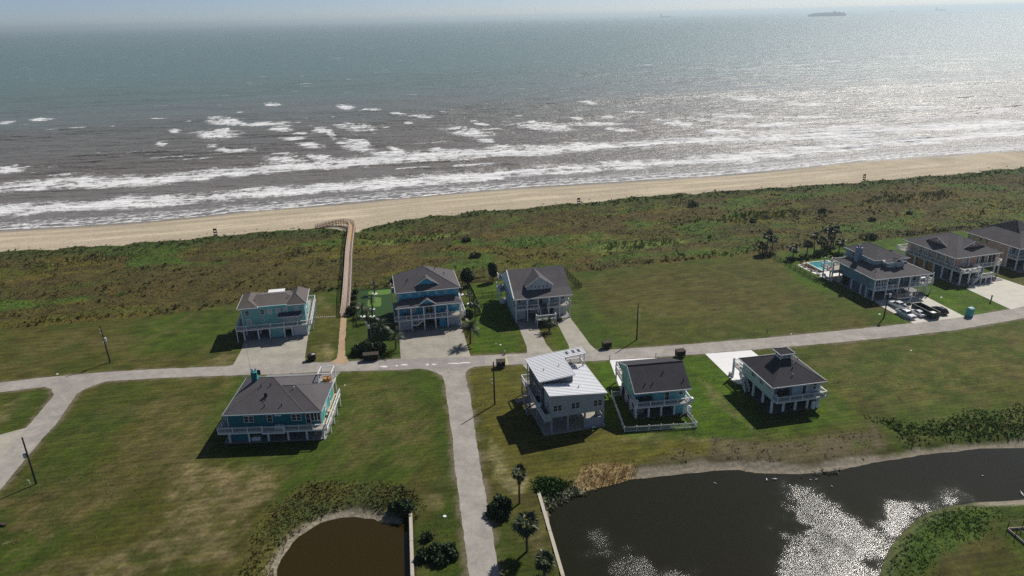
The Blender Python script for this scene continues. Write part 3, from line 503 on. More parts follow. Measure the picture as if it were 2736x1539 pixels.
pm1 = water_mat('brown_pond_water', (.028, .018, .001), None); pm2 = water_mat('green_pond_water', (.013, .0125, .002), None, .05)
g1 = zat(2036, 1100, 3.3, [(130, 620), (260, 600), (480, 680), (640, 800), (760, 900), (950, 930), (1060, 880), (1010, 740), (1200, 740), (1450, 790), (1700, 690), (1860, 800), (1600, 860), (1400, 960), (1230, 1120), (1100, 1300), (1030, 1700), (-60, 1700), (60, 1300), (120, 1000)], PZ)
g2 = zat(1400, 1100, 3.3, [(430, 1010), (700, 985), (820, 1080), (1080, 1200), (1330, 1300), (1500, 1449), (1500, 1800), (760, 1800), (640, 1449), (540, 1250)], PZ)
pond('pond', pond1, pm1, [], 'small brown pond with curved weedy bank'); pond('pond', pond2, pm2, [g1, g2], 'large green pond glittering in the sun')
M_bulk = mat('bulkhead_cap', (.46, .42, .34), .85, .1, 2, .2, 20)
M_bulkw = mat('bulkhead_wall', (.1, .09, .07), .9)
for ln, lab in ((bulk1, 'long concrete capped bulkhead beside the brown pond'), (bulk2, 'long concrete capped bulkhead beside the glittering pond')):
    t_ = thing('bulkhead', lab, 'retaining wall', ln[0]); o0 = ln[0]
    for i in range(len(ln) - 1):
        p, q_ = ln[i] - o0, ln[i + 1] - o0; nseg = max(2, int((q_ - p).length / 6))
        for k_ in range(nseg):
            a_, b_ = p.lerp(q_, k_ / nseg), p.lerp(q_, (k_ + 1) / nseg - .004)
            MB().bar(a_ + Vector((0, 0, .06)), b_ + Vector((0, 0, .06)), .5, .14).build('cap', M_bulk, t_)
        MB().bar(p + Vector((0, 0, -1.1)), q_ + Vector((0, 0, -1.1)), .16, 2.1).build('wall_sheet', M_bulkw, t_)

# ------------------------------------------------------------------ roads, drives
M_road = mat('road_surface', (.345, .318, .285), .9, .14, 1.1, .25, 25, stain=.14)
M_patch = mat('road_resurfaced', (.30, .275, .26), .9, .10, 1.2, .25, 25, stain=.12)
cracks(M_road); cracks(M_patch, .4); cracks(M_conc, .22, .9)
tag(sheet('road', road_poly, .02, M_road, .08, .8), 'pale grey asphalt lanes', None, None, 'structure')
tag(sheet('road_patch', [at(*p) for p in [(1012, 966), (1072, 961.5), (1257, 953.5), (1295, 952), (1297, 974), (1262, 978), (1200, 984), (1060, 986), (1010, 988)]], .026, M_patch, .1, 1.5), 'darker resurfaced stretch of road', None, None, 'structure')
def drive(px, mt=M_conc, z=.03, name='driveway', world=None):
    o = sheet(name, world or [at(*p) for p in px], z, mt); tag(o, 'concrete drive', None, None, 'structure'); return o
def joints(a, b, c, d, nu, nv, z, mt):
    m_ = MB()
    for i in range(1, nu): p = a.lerp(b, i / nu); q_ = d.lerp(c, i / nu); m_.bar(Vector((p.x, p.y, z)), Vector((q_.x, q_.y, z)), .05, .006)
    for j in range(1, nv): p = a.lerp(d, j / nv); q_ = b.lerp(c, j / nv); m_.bar(Vector((p.x, p.y, z)), Vector((q_.x, q_.y, z)), .05, .006)
    tag(m_.build('driveway_joints', mt), 'joints in the drive', None, None, 'structure')
M_joint = mat('joint_line', (.25, .23, .2), .9)
drive([(655, 905), (645, 935), (633, 958), (621, 978.5), (818, 971.5), (815, 955), (824, 893)])
drive([(1066, 889), (1071, 960), (1257.5, 953.5), (1232, 868)])
joints(at(1066, 885), at(1232, 868), at(1257.5, 953.5), at(1071, 960), 4, 3, .036, M_joint)
drive([(1380, 860), (1407, 926), (1408.6, 945), (1479, 942), (1459, 919), (1441, 880), (1430, 856)])
drive([(1488, 862), (1510, 905), (1520, 925), (1520.6, 938.5), (1596, 937.5), (1577, 921), (1556, 892), (1521, 846)])
drive([(713, 1001.5), (910, 994.5), (890, 1018), (895, 1090), (868, 1176), (600, 1186), (625, 1110), (700, 1030)], M_slab)
drive([(1395, 974.5), (1460, 971), (1500, 1000), (1480, 1040), (1440, 1020)])
drive([(1628.5, 962.5), (1754, 956), (1760, 985), (1690, 1062), (1665, 1062)], M_concw)
drive([(1884, 945.5), (2007, 935.8), (2060, 975), (1990, 1035), (1960, 1020)], M_concw)
drive([(2353, 818), (2440.5, 864.5), (2579, 846.8), (2452, 781), (2440, 770), (2330, 800)], mat('pale_drive', (.58, .55, .48), .9, .05, 1, stain=.08))
drive([(2583, 772), (2700.5, 826.8), (2760, 814), (2736, 764), (2633, 730), (2600, 745)], MATS['pale_drive'])
drive([(0, 1162), (71.6, 1142.5), (41, 1181), (0, 1228), (-150, 1400), (-150, 1210)], M_conc)
M_path = mat('orange_sand_path', (.42, .29, .18), .95, .12, 3, .2, 20, stain=.12)
tag(sheet('sand_path', [at(*p) for p in [(911, 846), (926, 845), (924, 890), (921, 915), (923, 950), (932, 966), (915, 974), (880, 969), (900, 958), (903, 940), (906, 900)]], .024, M_path, .1, .8), 'orange sand path', None, None, 'structure')
M_ylw = mat('yellow_paint', (.6, .5, .16), .8); M_wp = mat('white_patch', (.66, .63, .6), .85, .1, 2)
tag(sheet('yellow_line', [at(*p) for p in [(1351, 952), (1353.5, 952), (1357.5, 975), (1354, 975.4)]], .032, M_ylw), 'yellow paint line over the road', None, None, 'structure')
for i, (cx, cy_, w_) in enumerate(((1026, 979.5, 26), (1080, 975, 24), (1060, 977, 8), (1216, 971, 50), (1245, 969, 34), (1160, 974, 14), (1142, 974.2, 10))):
    pts = []
    for k_ in range(12): a_ = k_ / 12 * 2 * math.pi; pts.append(at(cx + math.cos(a_) * w_ / 2 * rnd.uniform(.75, 1.1), cy_ + math.sin(a_) * (2.4 if w_ < 30 else 1.7) * rnd.uniform(.6, 1.2)))
    tag(sheet('road_patch', pts, .033, M_wp), 'whitish repair spot', None, None, 'structure')
# ------------------------------------------------------------------ house kit
class House:
    def __init__(s, name, label, origin, ang, cat='house', group='stilt houses along the lane'):
        s.e = thing(name, label, cat, (origin[0], origin[1], 0), R(ang), group); s.o = Vector((origin[0], origin[1], 0)); s.a = R(ang)
    def loc(s, px, py, z=0.0):
        g = at(px, py, z) - s.o; return g.x * math.cos(s.a) + g.y * math.sin(s.a), -g.x * math.sin(s.a) + g.y * math.cos(s.a)
    def world(s, x, y, z=0.0): return Vector((s.o.x + x * math.cos(s.a) - y * math.sin(s.a), s.o.y + x * math.sin(s.a) + y * math.cos(s.a), z))
    def box(s, name, mt, *b, parent=None, bevel=0): return MB().box(*b).build(name, mt, parent or s.e, bevel=bevel)
    def posts(s, pts, z1, mt=M_trim, w=.3, z0=0, name='post'):
        for x, y in pts: MB().box(x - w / 2, y - w / 2, z0, x + w / 2, y + w / 2, z1).build(name, mt, s.e)
    def railing(s, p, q, z, mt=M_trim, h=1.0, bay=2.4, bal=.16, ends=True):
        p = Vector((p[0], p[1], z)); q = Vector((q[0], q[1], z)); L = (q - p).length; n_ = max(1, round(L / bay)); up = Vector((0, 0, 1))
        for i in range(n_ + 1):
            a = p.lerp(q, i / n_)
            if ends or 0 < i < n_: MB().box(a.x - .075, a.y - .075, z - .25, a.x + .075, a.y + .075, z + h + .1).build('railing_post', mt, s.e)
        d = (q - p).normalized()
        for i in range(n_):
            a = p.lerp(q, i / n_) + d * .08; b = p.lerp(q, (i + 1) / n_) - d * .08; m_ = MB()
            m_.bar(a + up * h, b + up * h, .13, .06); m_.bar(a + up * .12, b + up * .12, .06, .07); m_.bar(a + up * (h - .16), b + up * (h - .16), .05, .06)
            k_ = max(2, int((b - a).length / bal))
            for j in range(1, k_): c = a.lerp(b, j / k_); m_.bar(c + up * .12, c + up * (h - .14), .022, .022)
            m_.build('railing', mt, s.e)
    def window(s, x, z, w, h, y, face='front', mt=None, frame=M_trim, n_=1, cross=True, parent=None, name='window'):
        "frame mesh with pane child; face front: plane y, x along; face left/right: plane x=y, x is along y"
        fr = MB(); t_ = .09; d = .07
        def bx(m_, a0, z0, a1, z1, d0, d1):
            if face == 'front': m_.box(a0, y - d1, z0, a1, y - d0, z1)
            elif face == 'left': m_.box(y - d1, a0, z0, y - d0, a1, z1)
            elif face == 'right': m_.box(y + d0, a0, z0, y + d1, a1, z1)
            else: m_.box(a0, y + d0, z0, a1, y + d1, z1)
        x0, x1, z0, z1 = x - w / 2, x + w / 2, z - h / 2, z + h / 2
        bx(fr, x0 - t_, z0 - t_, x1 + t_, z0, 0, d); bx(fr, x0 - t_, z1, x1 + t_, z1 + t_, 0, d); bx(fr, x0 - t_, z0, x0, z1, 0, d); bx(fr, x1, z0, x1 + t_, z1, 0, d)
        for i in range(1, n_): a = x0 + (x1 - x0) * i / n_; bx(fr, a - .06, z0, a + .06, z1, 0, d)
        if cross: bx(fr, x0, z - .025, x1, z + .025, .01, d - .015)
        f = fr.build(name, frame, parent or s.e)
        pn = MB(); bx(pn, x0, z0, x1, z1, .004, .02); pn.build('pane', mt or M_glass, f); return f
    def porthole(s, x, z, y, r=.32, mt=None, parent=None):
        f = MB().ring((x, y - .004, z), r, .12, .08).build('round_window', M_trim, parent or s.e); m_ = MB(); pts = [(x + math.cos(i * math.pi / 7) * r, y - .012, z + math.sin(i * math.pi / 7) * r) for i in range(14)]
        m_.prism(pts, (0, -.02, 0)); m_.build('pane', mt or M_glass, f)
    def hip(s, name, mt, x0, y0, x1, y1, z, ridge, ov=0, th=.16, fascia=M_trim, parent=None):
        "ridge: ((x,y,z),(x,y,z)); closed solid roof with a fascia board round the eaves"
        a, b = ridge; m_ = MB(); e = [(x0, y0), (x1, y0), (x1, y1), (x0, y1)]; lo = [(x, y, z) for x, y in e]
        along_x = abs(a[0] - b[0]) >= abs(a[1] - b[1])
        if a == b:
            for i in range(4): m_.face(lo[i], lo[(i + 1) % 4], a)
        elif along_x:
            if a[0] > b[0]: a, b = b, a
            m_.face(lo[0], lo[1], b, a); m_.face(lo[1], lo[2], b); m_.face(lo[2], lo[3], a, b); m_.face(lo[3], lo[0], a)
        else:
            if a[1] > b[1]: a, b = b, a
            m_.face(lo[0], lo[1], a); m_.face(lo[1], lo[2], b, a); m_.face(lo[2], lo[3], b); m_.face(lo[3], lo[0], a, b)
        m_.face(*lo[::-1]); r = m_.build(name, mt, parent or s.e)
        caps = MB()
        for p_, q_ in ((lo[0], a), (lo[1], a if (not along_x and a != b) else b), (lo[2], b), (lo[3], b if (not along_x and a != b) else a)): caps.bar(p_, q_, .2, .02)
        if a != b: caps.bar(a, b, .2, .03)
        caps.build('ridge_cap', mt, r)
        f = MB(); f.box(x0 - .03, y0 - .05, z - th, x1 + .03, y0 + .02, z + .012); f.box(x0 - .03, y1 - .02, z - th, x1 + .03, y1 + .05, z + .012); f.box(x0 - .05, y0 + .02, z - th, x0 + .02, y1 - .02, z + .012); f.box(x1 - .02, y0 + .02, z - th, x1 + .05, y1 - .02, z + .012)
        f.build('fascia', fascia, r)
        s.box('soffit', fascia, x0 + .02, y0 + .02, z - th + .02, x1 - .02, y1 - .02, z - .01, parent=r); return r
    def vents(s, pts, mt=M_grey, parent=None):
        for x, y, z in pts: m_ = MB(); m_.tube((x, y, z - .3), (x, y, z + .35), .09, .09, 7); m_.build('roof_vent', mt, parent or s.e)
    def garage(s, x0, x1, y, z1=2.3, mt=None): 
        g = s.box('garage_door', mt or M_wpaintdoor, x0, y - .05, .05, x1, y, z1)
        for i in range(1, 4): z_ = .05 + (z1 - .05) * i / 4; MB().box(x0, y - .062, z_ - .02, x1, y - .052, z_ + .02).build('door_joint', M_grey, g)
    def stairs(s, p, q, w, mt=M_deckb, rail=True, rmt=M_trim):
        "flight from low p to high q (x,y,z)"
        p = Vector(p); q = Vector(q); n_ = max(3, int(abs(q.z - p.z) / .18)); d = q - p; hd = Vector((d.x, d.y, 0)).normalized(); sd = Vector((-hd.y, hd.x, 0)); st = MB()
        root = MB().bar(p + sd * w / 2, q + sd * w / 2, .06, .28).bar(p - sd * w / 2, q - sd * w / 2, .06, .28).build('stairs', rmt, s.e)
        for i in range(n_):
            c = p + d * ((i + .5) / n_); st.bar(c - sd * (w / 2 - .03), c + sd * (w / 2 - .03), .3, .05)
        st.build('treads', mt, root)
        if rail:
            for k_ in (-1, 1):
                rl = MB(); a = p + sd * k_ * w / 2; b = q + sd * k_ * w / 2; rl.bar(a + Vector((0, 0, .95)), b + Vector((0, 0, .95)), .09, .06); n2 = max(2, int(d.length / .3))
                for j in range(n2 + 1): c = a.lerp(b, j / n2); rl.bar(c + Vector((0, 0, .1)), c + Vector((0, 0, .95)), .04 if j % 6 else .1)
                rl.build('stair_railing', rmt, root)
    def deck(s, x0, y0, x1, y1, z, th=.3, mt=M_deckb, edge=M_trim):
        o = s.box('deck', edge, x0, y0, z - th, x1, y1, z - .03); s.box('deck_boards', mt, x0 + .05, y0 + .05, z - .03, x1 - .05, y1 - .05, z, parent=o); return o
    def slab(s, x0, y0, x1, y1, mt=M_slab, z=.12): return s.box('slab', mt, x0, y0, -.2, x1, y1, z)
GA = M_glass; BL = M_blind

# ---- 1 aqua house left of the boardwalk
h = House('stilt_house', 'two storey aqua house with brown hipped roof, left of the boardwalk', (-63, 152.3), 10.7)
aq = siding('aqua_siding', (.17, .43, .43))
h.slab(-.3, -.2, 14.6, 10); wl_ = h.box('wall', aq, 0, .6, 3.0, 14.3, 9.6, 7.95)
h.box('corner_board', M_trim, -.02, .56, 3.0, .14, .62, 7.95); h.box('corner_board', M_trim, 14.18, .56, 3.0, 14.34, .62, 7.95)
h.box('storage_wall', aq, 5.9, .2, .1, 9.0, 9.4, 2.75); h.box('garage_wall', aq, 10.9, .12, .1, 14.3, 9.4, 2.75); h.box('back_wall', aq, 0, 9.1, .1, 14.2, 9.3, 2.75)
h.garage(11.2, 14.0, .1); h.box('garage_header', M_wpaintdoor, 9.15, .3, 1.9, 10.75, .5, 2.75)
h.posts([(x, 0) for x in (0, 3.2, 5.8, 9.1, 10.9, 14.25)] + [(x, y) for x in (0, 3.2) for y in (3.2, 6.4, 9)], 2.75)
h.deck(-1.6, -.5, 14.3, .6, 3.0); h.deck(-1.6, .6, 0, 10, 3.0); h.deck(14.3, -.5, 15.5, 16, 3.0)
h.railing((-1.55, -.42), (3.1, -.42), 3.0); h.railing((3.1, -.42), (15.4, -.42), 3.0, bay=3); h.railing((15.42, -.3), (15.42, 15.9), 3.0); h.railing((-1.55, -.3), (-1.55, 9.9), 3.0, ends=False); h.deck(14.0, 10, 15.5, 16, 2.99); h.railing((15.3, 15.95), (10, 15.95), 3.0); h.deck(2, 9.6, 14, 15.9, 2.98)
h.posts([(15.4, y) for y in (3, 6.5, 10, 13, 15.8)], 2.75, w=.2); h.posts([(-1.5, y) for y in (-.3, 5, 9.8)], 2.75, w=.2)
h.hip('roof', M_shingb, .2, .9, 14.0, 9.9, 8.0, ((4.6, 5.3, 9.25), (9.8, 5.3, 9.25))); h.hip('roof_wing', M_shingb, -.8, .15, 3.8, 10.2, 8.02, ((1.6, 2.5, 9.3), (1.6, 7.8, 9.3))); h.hip('roof_wing', M_shingb, 10.3, .05, 14.9, 10.3, 8.02, ((12.6, 2.5, 9.75), (12.6, 7.9, 9.75)))
h.vents([(1.2, 2.6, 8.9), (10.6, 3.4, 9), (3.0, 3.4, 8.9)])
h.box('patio_roof', M_white, 5.0, 10.0, 7.75, 8.9, 12.2, 7.9); h.posts([(5.2, 12), (8.7, 12)], 7.75, w=.15, z0=3)
for x, g_ in ((1.3, GA), (4.7, GA), (6.35, BL), (8.3, BL), (9.95, BL), (12.5, BL)): h.window(x, 6.7, .85, 1.15, .6, mt=g_)
h.window(1.45, 4.55, .85, 1.3, .6, mt=BL); h.porthole(4.65, 4.7, .6, .25); h.porthole(8.45, 1.8, .2, .2)
h.window(9.7, 4.4, .9, 1.6, .6, mt=BL); h.window(10.9, 4.4, .9, 1.6, .6, mt=BL); h.window(12.1, 4.4, .9, 1.6, .6, mt=BL); h.window(13.3, 4.6, .45, .5, .6)
aw = MB().prism([(8.1, -.75, 5.45), (13.7, -.75, 5.45), (13.5, .58, 6.1), (8.3, .58, 6.1)], (0, 0, .08)).build('awning', mat('navy_metal', (.05, .06, .1), .4), h.e); h.box('awning_edge', M_trim, 8.1, -.8, 5.38, 13.7, -.752, 5.5, parent=aw)
h.window(3, 6.6, .8, 1.1, 14.3, 'right'); h.window(6.5, 6.6, .8, 1.1, 14.3, 'right'); h.window(4.5, 4.4, 1.6, 1.9, 14.3, 'right'); h.porthole(14.0, 4.9, .6, .01)
tag(h.e, None, None)

# ---- 2 bright blue house with porch roof and portholes
h = House('stilt_house', 'bright blue house with a row of round windows under grey hipped roofs', (-27, 155.1), 11.2)
bl = siding('blue_siding', (.05, .34, .50))
h.slab(-.3, -.5, 15.2, 14, M_slab); h.box('upper_wall', bl, .3, 2.6, 3.1, 14.8, 15, 9.2); h.box('corner_board', M_trim, 14.72, 2.56, 3.1, 14.83, 2.6, 9.2); h.box('corner_board', M_trim, .27, 2.56, 3.1, .4, 2.6, 9.2)
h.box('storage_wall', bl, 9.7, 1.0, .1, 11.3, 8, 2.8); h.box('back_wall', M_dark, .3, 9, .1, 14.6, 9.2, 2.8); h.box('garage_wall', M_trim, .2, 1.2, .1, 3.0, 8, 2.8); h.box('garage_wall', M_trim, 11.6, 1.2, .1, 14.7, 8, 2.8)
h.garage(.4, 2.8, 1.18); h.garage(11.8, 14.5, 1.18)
X6 = (0, 3, 6, 8.7, 11.6, 14.7); h.posts([(x, .1) for x in X6], 6.1, M_trim, .26); h.posts([(x, y) for x in (3, 6, 8.7) for y in (4.5, 8)], 2.8)
h.deck(-1, -.1, 15.9, 2.6, 3.1); h.deck(-1, 2.6, .3, 12, 3.1); h.deck(14.8, 2.6, 16, 12, 3.1)
h.railing((-.95, 0), (15.85, 0), 3.1, bay=2.9); h.railing((15.92, .1), (15.92, 11.9), 3.1); h.railing((-.95, .1), (-.95, 11.9), 3.1, ends=False)
h.deck(-1.0, 11, .3, 15, 6.2); h.railing((-.95, 11), (-.95, 15), 6.2)
pr = MB(); pr.face((-.6, -.2, 6.25), (15.3, -.2, 6.25), (13.6, 2.62, 7.55), (1.3, 2.62, 7.55)); pr.face((-.6, -.2, 6.25), (1.3, 2.62, 7.55), (-.6, 2.62, 6.25)); pr.face((15.3, -.2, 6.25), (15.3, 2.62, 6.25), (13.6, 2.62, 7.55)); pr.face((-.6, -.2, 6.25), (-.6, 2.62, 6.25), (15.3, 2.62, 6.25), (15.3, -.2, 6.25))
pr = pr.build('porch_roof', M_shing, h.e); h.box('fascia', M_trim, -.65, -.26, 6.08, 15.35, -.2, 6.27, parent=pr)
def gable(h, x0, x1, y, z0, zt, yb, wall, roof, parent=None, vent=False, ov=.25):
    xm = (x0 + x1) / 2; g = MB().prism([(x0, y, z0), (x1, y, z0), (xm, y, zt)], (0, .1, 0)).build('gable', wall, parent or h.e); r = MB(); th = .1
    k_ = (zt - z0) / (xm - x0); a, b, c = Vector((x0 - ov, y - .3, z0 - ov * k_)), Vector((xm, y - .3, zt + .02)), Vector((x1 + ov, y - .3, z0 - ov * k_))
    ya, yc = yb[0], yb[1]
    for e in (a, c):
        r.prism([tuple(e), tuple(b), (b.x, yc, b.z), (e.x, ya, e.z)], (0, 0, th))
    rr = r.build('gable_roof', roof, g); rk = MB().bar(a + Vector((0, -.03, 0)), b + Vector((0, -.03, 0)), .05, .16).bar(c + Vector((0, -.03, 0)), b + Vector((0, -.03, 0)), .05, .16).build('rake_board', M_trim, g)
    return g
gable(h, 5.0, 8.9, .5, 6.5, 7.75, (.6, 3.2), bl, M_shing)
r2 = h.hip('roof', M_shing, -.3, 2.2, 15.3, 15.4, 9.2, ((7.3, 8.6, 13.2), (7.3, 9.2, 13.2))); gable(h, 4.7, 10.0, 3.9, 10.25, 11.9, (4.0, 6.4), bl, M_shing)
h.vents([(2.6, 5.0, 11), (9.8, 8.0, 12.6), (12, 7.6, 11.3), (3.0, 5.4, 11.2)], M_black)
for x in (.8, 3.2, 5.4, 7.4, 9.5, 11.7, 14.1): h.porthole(x, 8.35, 2.6, .22)
h.porthole(1.7, 4.6, 2.6, .25); h.window(7.0, 4.4, .8, 1.9, 2.6, cross=False); h.window(7.95, 4.4, .8, 1.9, 2.6, cross=False); h.window(13.6, 4.9, .8, .9, 2.6, mt=BL); h.window(3.8, 4.3, .9, 1.1, 2.6, mt=BL)
h.box('bench', M_rack, 1.2, 2.0, 3.12, 2.8, 2.5, 3.6); h.box('bench', M_white, 11.2, 1.9, 3.12, 12.2, 2.4, 3.9)
h.deck(3.2, .3, 4.6, 1.1, 1.5); h.railing((3.2, .35), (4.6, .35), 1.5, bay=1.4); h.stairs((4.6, .7, 1.5), (6.3, .7, 3.0), .8)
h.window(6, 5, 1.2, 1.3, 14.8, 'right'); h.window(9, 5, 1.2, 1.3, 14.8, 'right')

# ---- 3 pale blue-grey house with wide dormer
h = House('stilt_house', 'pale grey blue house with five windowed dormer and central front stairs', (.9, 159.4), 10.5)
gb = siding('grey_blue_siding', (.40, .47, .50)); wg = siding('white_grey_siding', (.50, .53, .57))
h.slab(-.3, -.3, 13.7, 17, M_slab)
h.box('wall', gb, 0, 2.2, 3.4, 13.3, 17.5, 6.4); h.box('side_wall', gb, 0, 1.3, .1, .2, 14.5, 3.4); h.box('side_wall', gb, 13.1, 2.5, .1, 13.3, 14.5, 3.1); h.box('back_wall', M_dark, .2, 9.5, .1, 13.1, 9.7, 3.1)
h.box('garage_wall', wg, .3, 1.6, .1, 2.7, 6, 3.1); h.garage(.5, 2.6, 1.58, 2.4); h.box('garage_wall', wg, 9.9, 2.0, .1, 13.1, 8, 3.1); h.box('storage_wall', wg, 4.3, 4.5, .1, 8.2, 5, 3.1)
h.posts([(x, .1) for x in (0, 2.8, 5.5, 8.2, 10.9, 13.4)], 6.1, M_trim, .26); h.deck(-.2, -.2, 13.7, 2.2, 3.4); h.railing((-.15, -.1), (5.4, -.1), 3.4); h.railing((7.8, -.1), (13.6, -.1), 3.4); h.railing((13.6, 0), (13.6, 2.1), 3.4, ends=False)
rf = MB(); za, zb = 6.25, 10.7
rf.prism([(-.7, -.5, za), (-.7, 8.8, zb), (-.7, 17.9, 6.4)], (.25, 0, 0)); rf = rf.build('roof_end', M_trim, h.e)
rf = MB(); rf.prism([(-.75, -.6, za), (-.75, 2.4, 7.35), (-.75, 8.8, zb), (-.75, 18.2, 6.3), (-.75, 18.2, 6.15), (-.75, 8.8, zb - .2), (-.75, 2.4, 7.15), (-.75, -.6, za - .15)], (14.8, 0, 0)); rf = rf.build('roof', M_shing, h.e); h.box('fascia', M_trim, -.78, -.68, 6.05, 14.08, -.605, 6.28, parent=rf)
MB().prism([(0, 2.2, 6.4), (0, 17.4, 6.4), (0, 8.8, 10.45)], (.15, 0, 0)).build('gable', gb, h.e)
MB().prism([(13.15, 2.2, 6.4), (13.15, 17.4, 6.4), (13.15, 8.8, 10.45)], (.15, 0, 0)).build('gable', gb, h.e)
dm = MB(); dm.prism([(3.1, 2.3, 7.2), (9.5, 2.3, 7.2), (9.5, 2.3, 8.35), (6.3, 2.3, 10.55), (3.1, 2.3, 8.35)], (0, .12, 0)); dm.box(3.1, 2.42, 7.1, 3.2, 4.4, 8.35); dm.box(9.4, 2.42, 7.1, 9.5, 4.4, 8.35); dm = dm.build('dormer', wg, h.e)
dr = MB()
for sx in (-1, 1):
    e = 6.3 + sx * 3.6; dr.prism([(e, 1.95, 8.12), (6.3, 1.95, 10.6), (6.3, 8.9, 10.6), (e, 4.6, 8.12)], (0, 0, .1))
dr.build('dormer_roof', M_shing, dm); MB().bar((2.7, 1.92, 8.15), (6.3, 1.92, 10.65), .05, .16).bar((9.9, 1.92, 8.15), (6.3, 1.92, 10.65), .05, .16).build('rake_board', M_trim, dm)
for x in (4.3, 5.3, 6.3, 7.3, 8.3): h.window(x, 8.05, .5, .55, 2.3, parent=dm)
for x in (1.2, 4.2, 9.6, 12.2): h.window(x, 4.9, .7, 1.2, 2.2)
h.window(6.6, 4.5, .95, 2.0, 2.2, cross=False, name='door'); h.vents([(8.0, 10.2, 10.3)], M_black)
for y, z_ in ((4, 5), (6, 5), (8.3, 5.2), (10, 5.0), (5, 7.6)): h.window(y, z_, .5, 1.1, 0, 'left')
h.box('lamp', M_black, -.1, 3.4, 5.9, 0, 3.6, 6.3)
h.deck(4.3, -3.8, 9.1, -1.9, 1.9); h.posts([(4.4, -3.7), (9.0, -3.7), (4.4, -2), (9.0, -2)], 1.6, w=.16); h.railing((4.35, -3.75), (9.05, -3.75), 1.9); h.railing((4.35, -3.7), (4.35, -1.95), 1.9, ends=False); h.railing((9.05, -3.7), (9.05, -1.95), 1.9, ends=False)
h.stairs((6.7, -1.9, 1.9), (6.7, -.2, 3.4), 2.0, mt=mat('grey_treads', (.2, .2, .21), .8))
h.deck(-1.8, 13.4, 0, 18, 3.4); h.posts([(-1.7, 13.6), (-1.7, 16), (-1.7, 17.9)], 4.3, w=.2); h.railing((-1.75, 13.5), (-1.75, 17.9), 3.4, ends=False); h.box('white_chair', M_white, -1.4, 15.6, 3.42, -.6, 16.4, 4.2)
h.deck(-1.5, 15.5, 0, 18, 6.0); h.railing((-1.45, 15.6), (-1.45, 17.9), 6.0); h.box('ac_unit', M_white, -1.6, 12.8, 0, -.5, 14, 1.0)

# ---- 4 teal house with the big pyramid roof
h = House('stilt_house', 'teal house with wide dark grey pyramid roof and chimney, wraparound white deck', (-50.8, 109.1), 1.9)
te = siding('teal_siding', (.014, .18, .21)); teb = siding('bright_teal_siding', (.05, .38, .36))
h.slab(-.3, -.3, 16.9, 10.4, M_slab); h.box('wall', te, 0, .3, 2.8, 16.4, 10.3, 5.7); h.box('wall_wing', te, 0, 10.3, 2.8, 13.4, 13.4, 5.7); h.box('side_wall', teb, 16.4, .5, 2.8, 16.46, 10.1, 5.7)
h.box('corner_board', M_trim, -.03, .26, 2.8, .12, .3, 5.7); h.box('corner_board', M_trim, 16.3, .26, 2.8, 16.43, .3, 5.7)
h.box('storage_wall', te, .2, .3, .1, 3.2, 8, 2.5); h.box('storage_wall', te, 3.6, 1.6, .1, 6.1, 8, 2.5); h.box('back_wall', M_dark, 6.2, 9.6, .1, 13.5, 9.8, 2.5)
h.posts([(x, 0) for x in (0, 3.4, 6.8, 10.3, 13.6)] + [(16.5, 0), (16.5, 3.3), (16.5, 6.6), (16.5, 10)] + [(x, y) for x in (6.8, 10.3, 13.6) for y in (3.3, 6.6)], 2.5)
h.deck(-1.4, -1.3, 17.6, .3, 2.8); h.deck(6.4, -1.7, 10.3, -1.3, 2.8); h.deck(-1.4, .3, 0, 5, 2.8); h.deck(16.46, .3, 17.6, 11.5, 2.8, mt=M_woodn)
h.railing((-1.35, -1.25), (6.4, -1.25), 2.8, bay=2.6); h.railing((6.45, -1.65), (10.25, -1.65), 2.8, M_white, 1.15, bay=3.8); h.railing((10.3, -1.25), (17.55, -1.25), 2.8, bay=2.6); h.railing((17.55, -1.15), (17.55, 11.4), 2.8, M_white, bay=2.2); h.railing((-1.35, -1.15), (-1.35, 5), 2.8, ends=False)
h.posts([(17.4, y) for y in (2, 5, 8, 11.3)], 2.55, w=.2); h.posts([(16.5, y) for y in (2, 4.5, 7)], 5.5, M_white, .15, 2.8)
r1 = h.hip('roof', M_shing, -.5, -.4, 13.9, 13.8, 5.8, ((6.45, 6.7, 9.35), (7.0, 6.7, 9.35)), fascia=mat('pale_blue_trim', (.42, .55, .6), .5)); r2 = h.hip('roof_wing', M_shing, 4.0, -.41, 16.8, 10.35, 5.79, ((8.0, 5.0, 8.45), (11.3, 5.0, 8.45)), fascia=MATS['pale_blue_trim'])
ch = h.box('chimney', teb, 2.2, 8.9, 6.3, 3.2, 9.9, 9.2); h.box('chimney_front', te, 2.19, 8.88, 6.3, 3.21, 8.9, 9.2, parent=ch); MB().tube((2.45, 9.2, 9.2), (2.45, 9.2, 9.8), .17).tube((2.9, 9.6, 9.2), (2.9, 9.6, 9.8), .17).tube((2.45, 9.2, 9.75), (2.45, 9.2, 9.95), .26, .12).build('flue', M_grey, ch); h.box('chimney_board', M_rack, 3.3, 9.2, 8.6, 3.9, 9.3, 9.6, parent=ch)
MB().tube((2.2, 9.3, 6.8), (2.0, 9.6, 14.8), .035, .02, 5).build('antenna', M_grey, ch)
h.vents([(4.8, 9.6, 7.5), (5.2, 4.8, 8.5), (6.9, 5.0, 8.6), (6.5, 2.2, 7.2), (6.6, 1.0, 6.6), (9.6, 1.0, 6.6), (8.6, 8, 8.2)], M_black); h.vents([(11.2, 4.3, 8.2)], M_white)
h.box('satellite_dish', M_black, 6.2, 2.8, 7.4, 6.7, 3.0, 8.1); h.box('gutter_light', M_white, 8.6, -.5, 5.35, 9.8, -.42, 5.55)
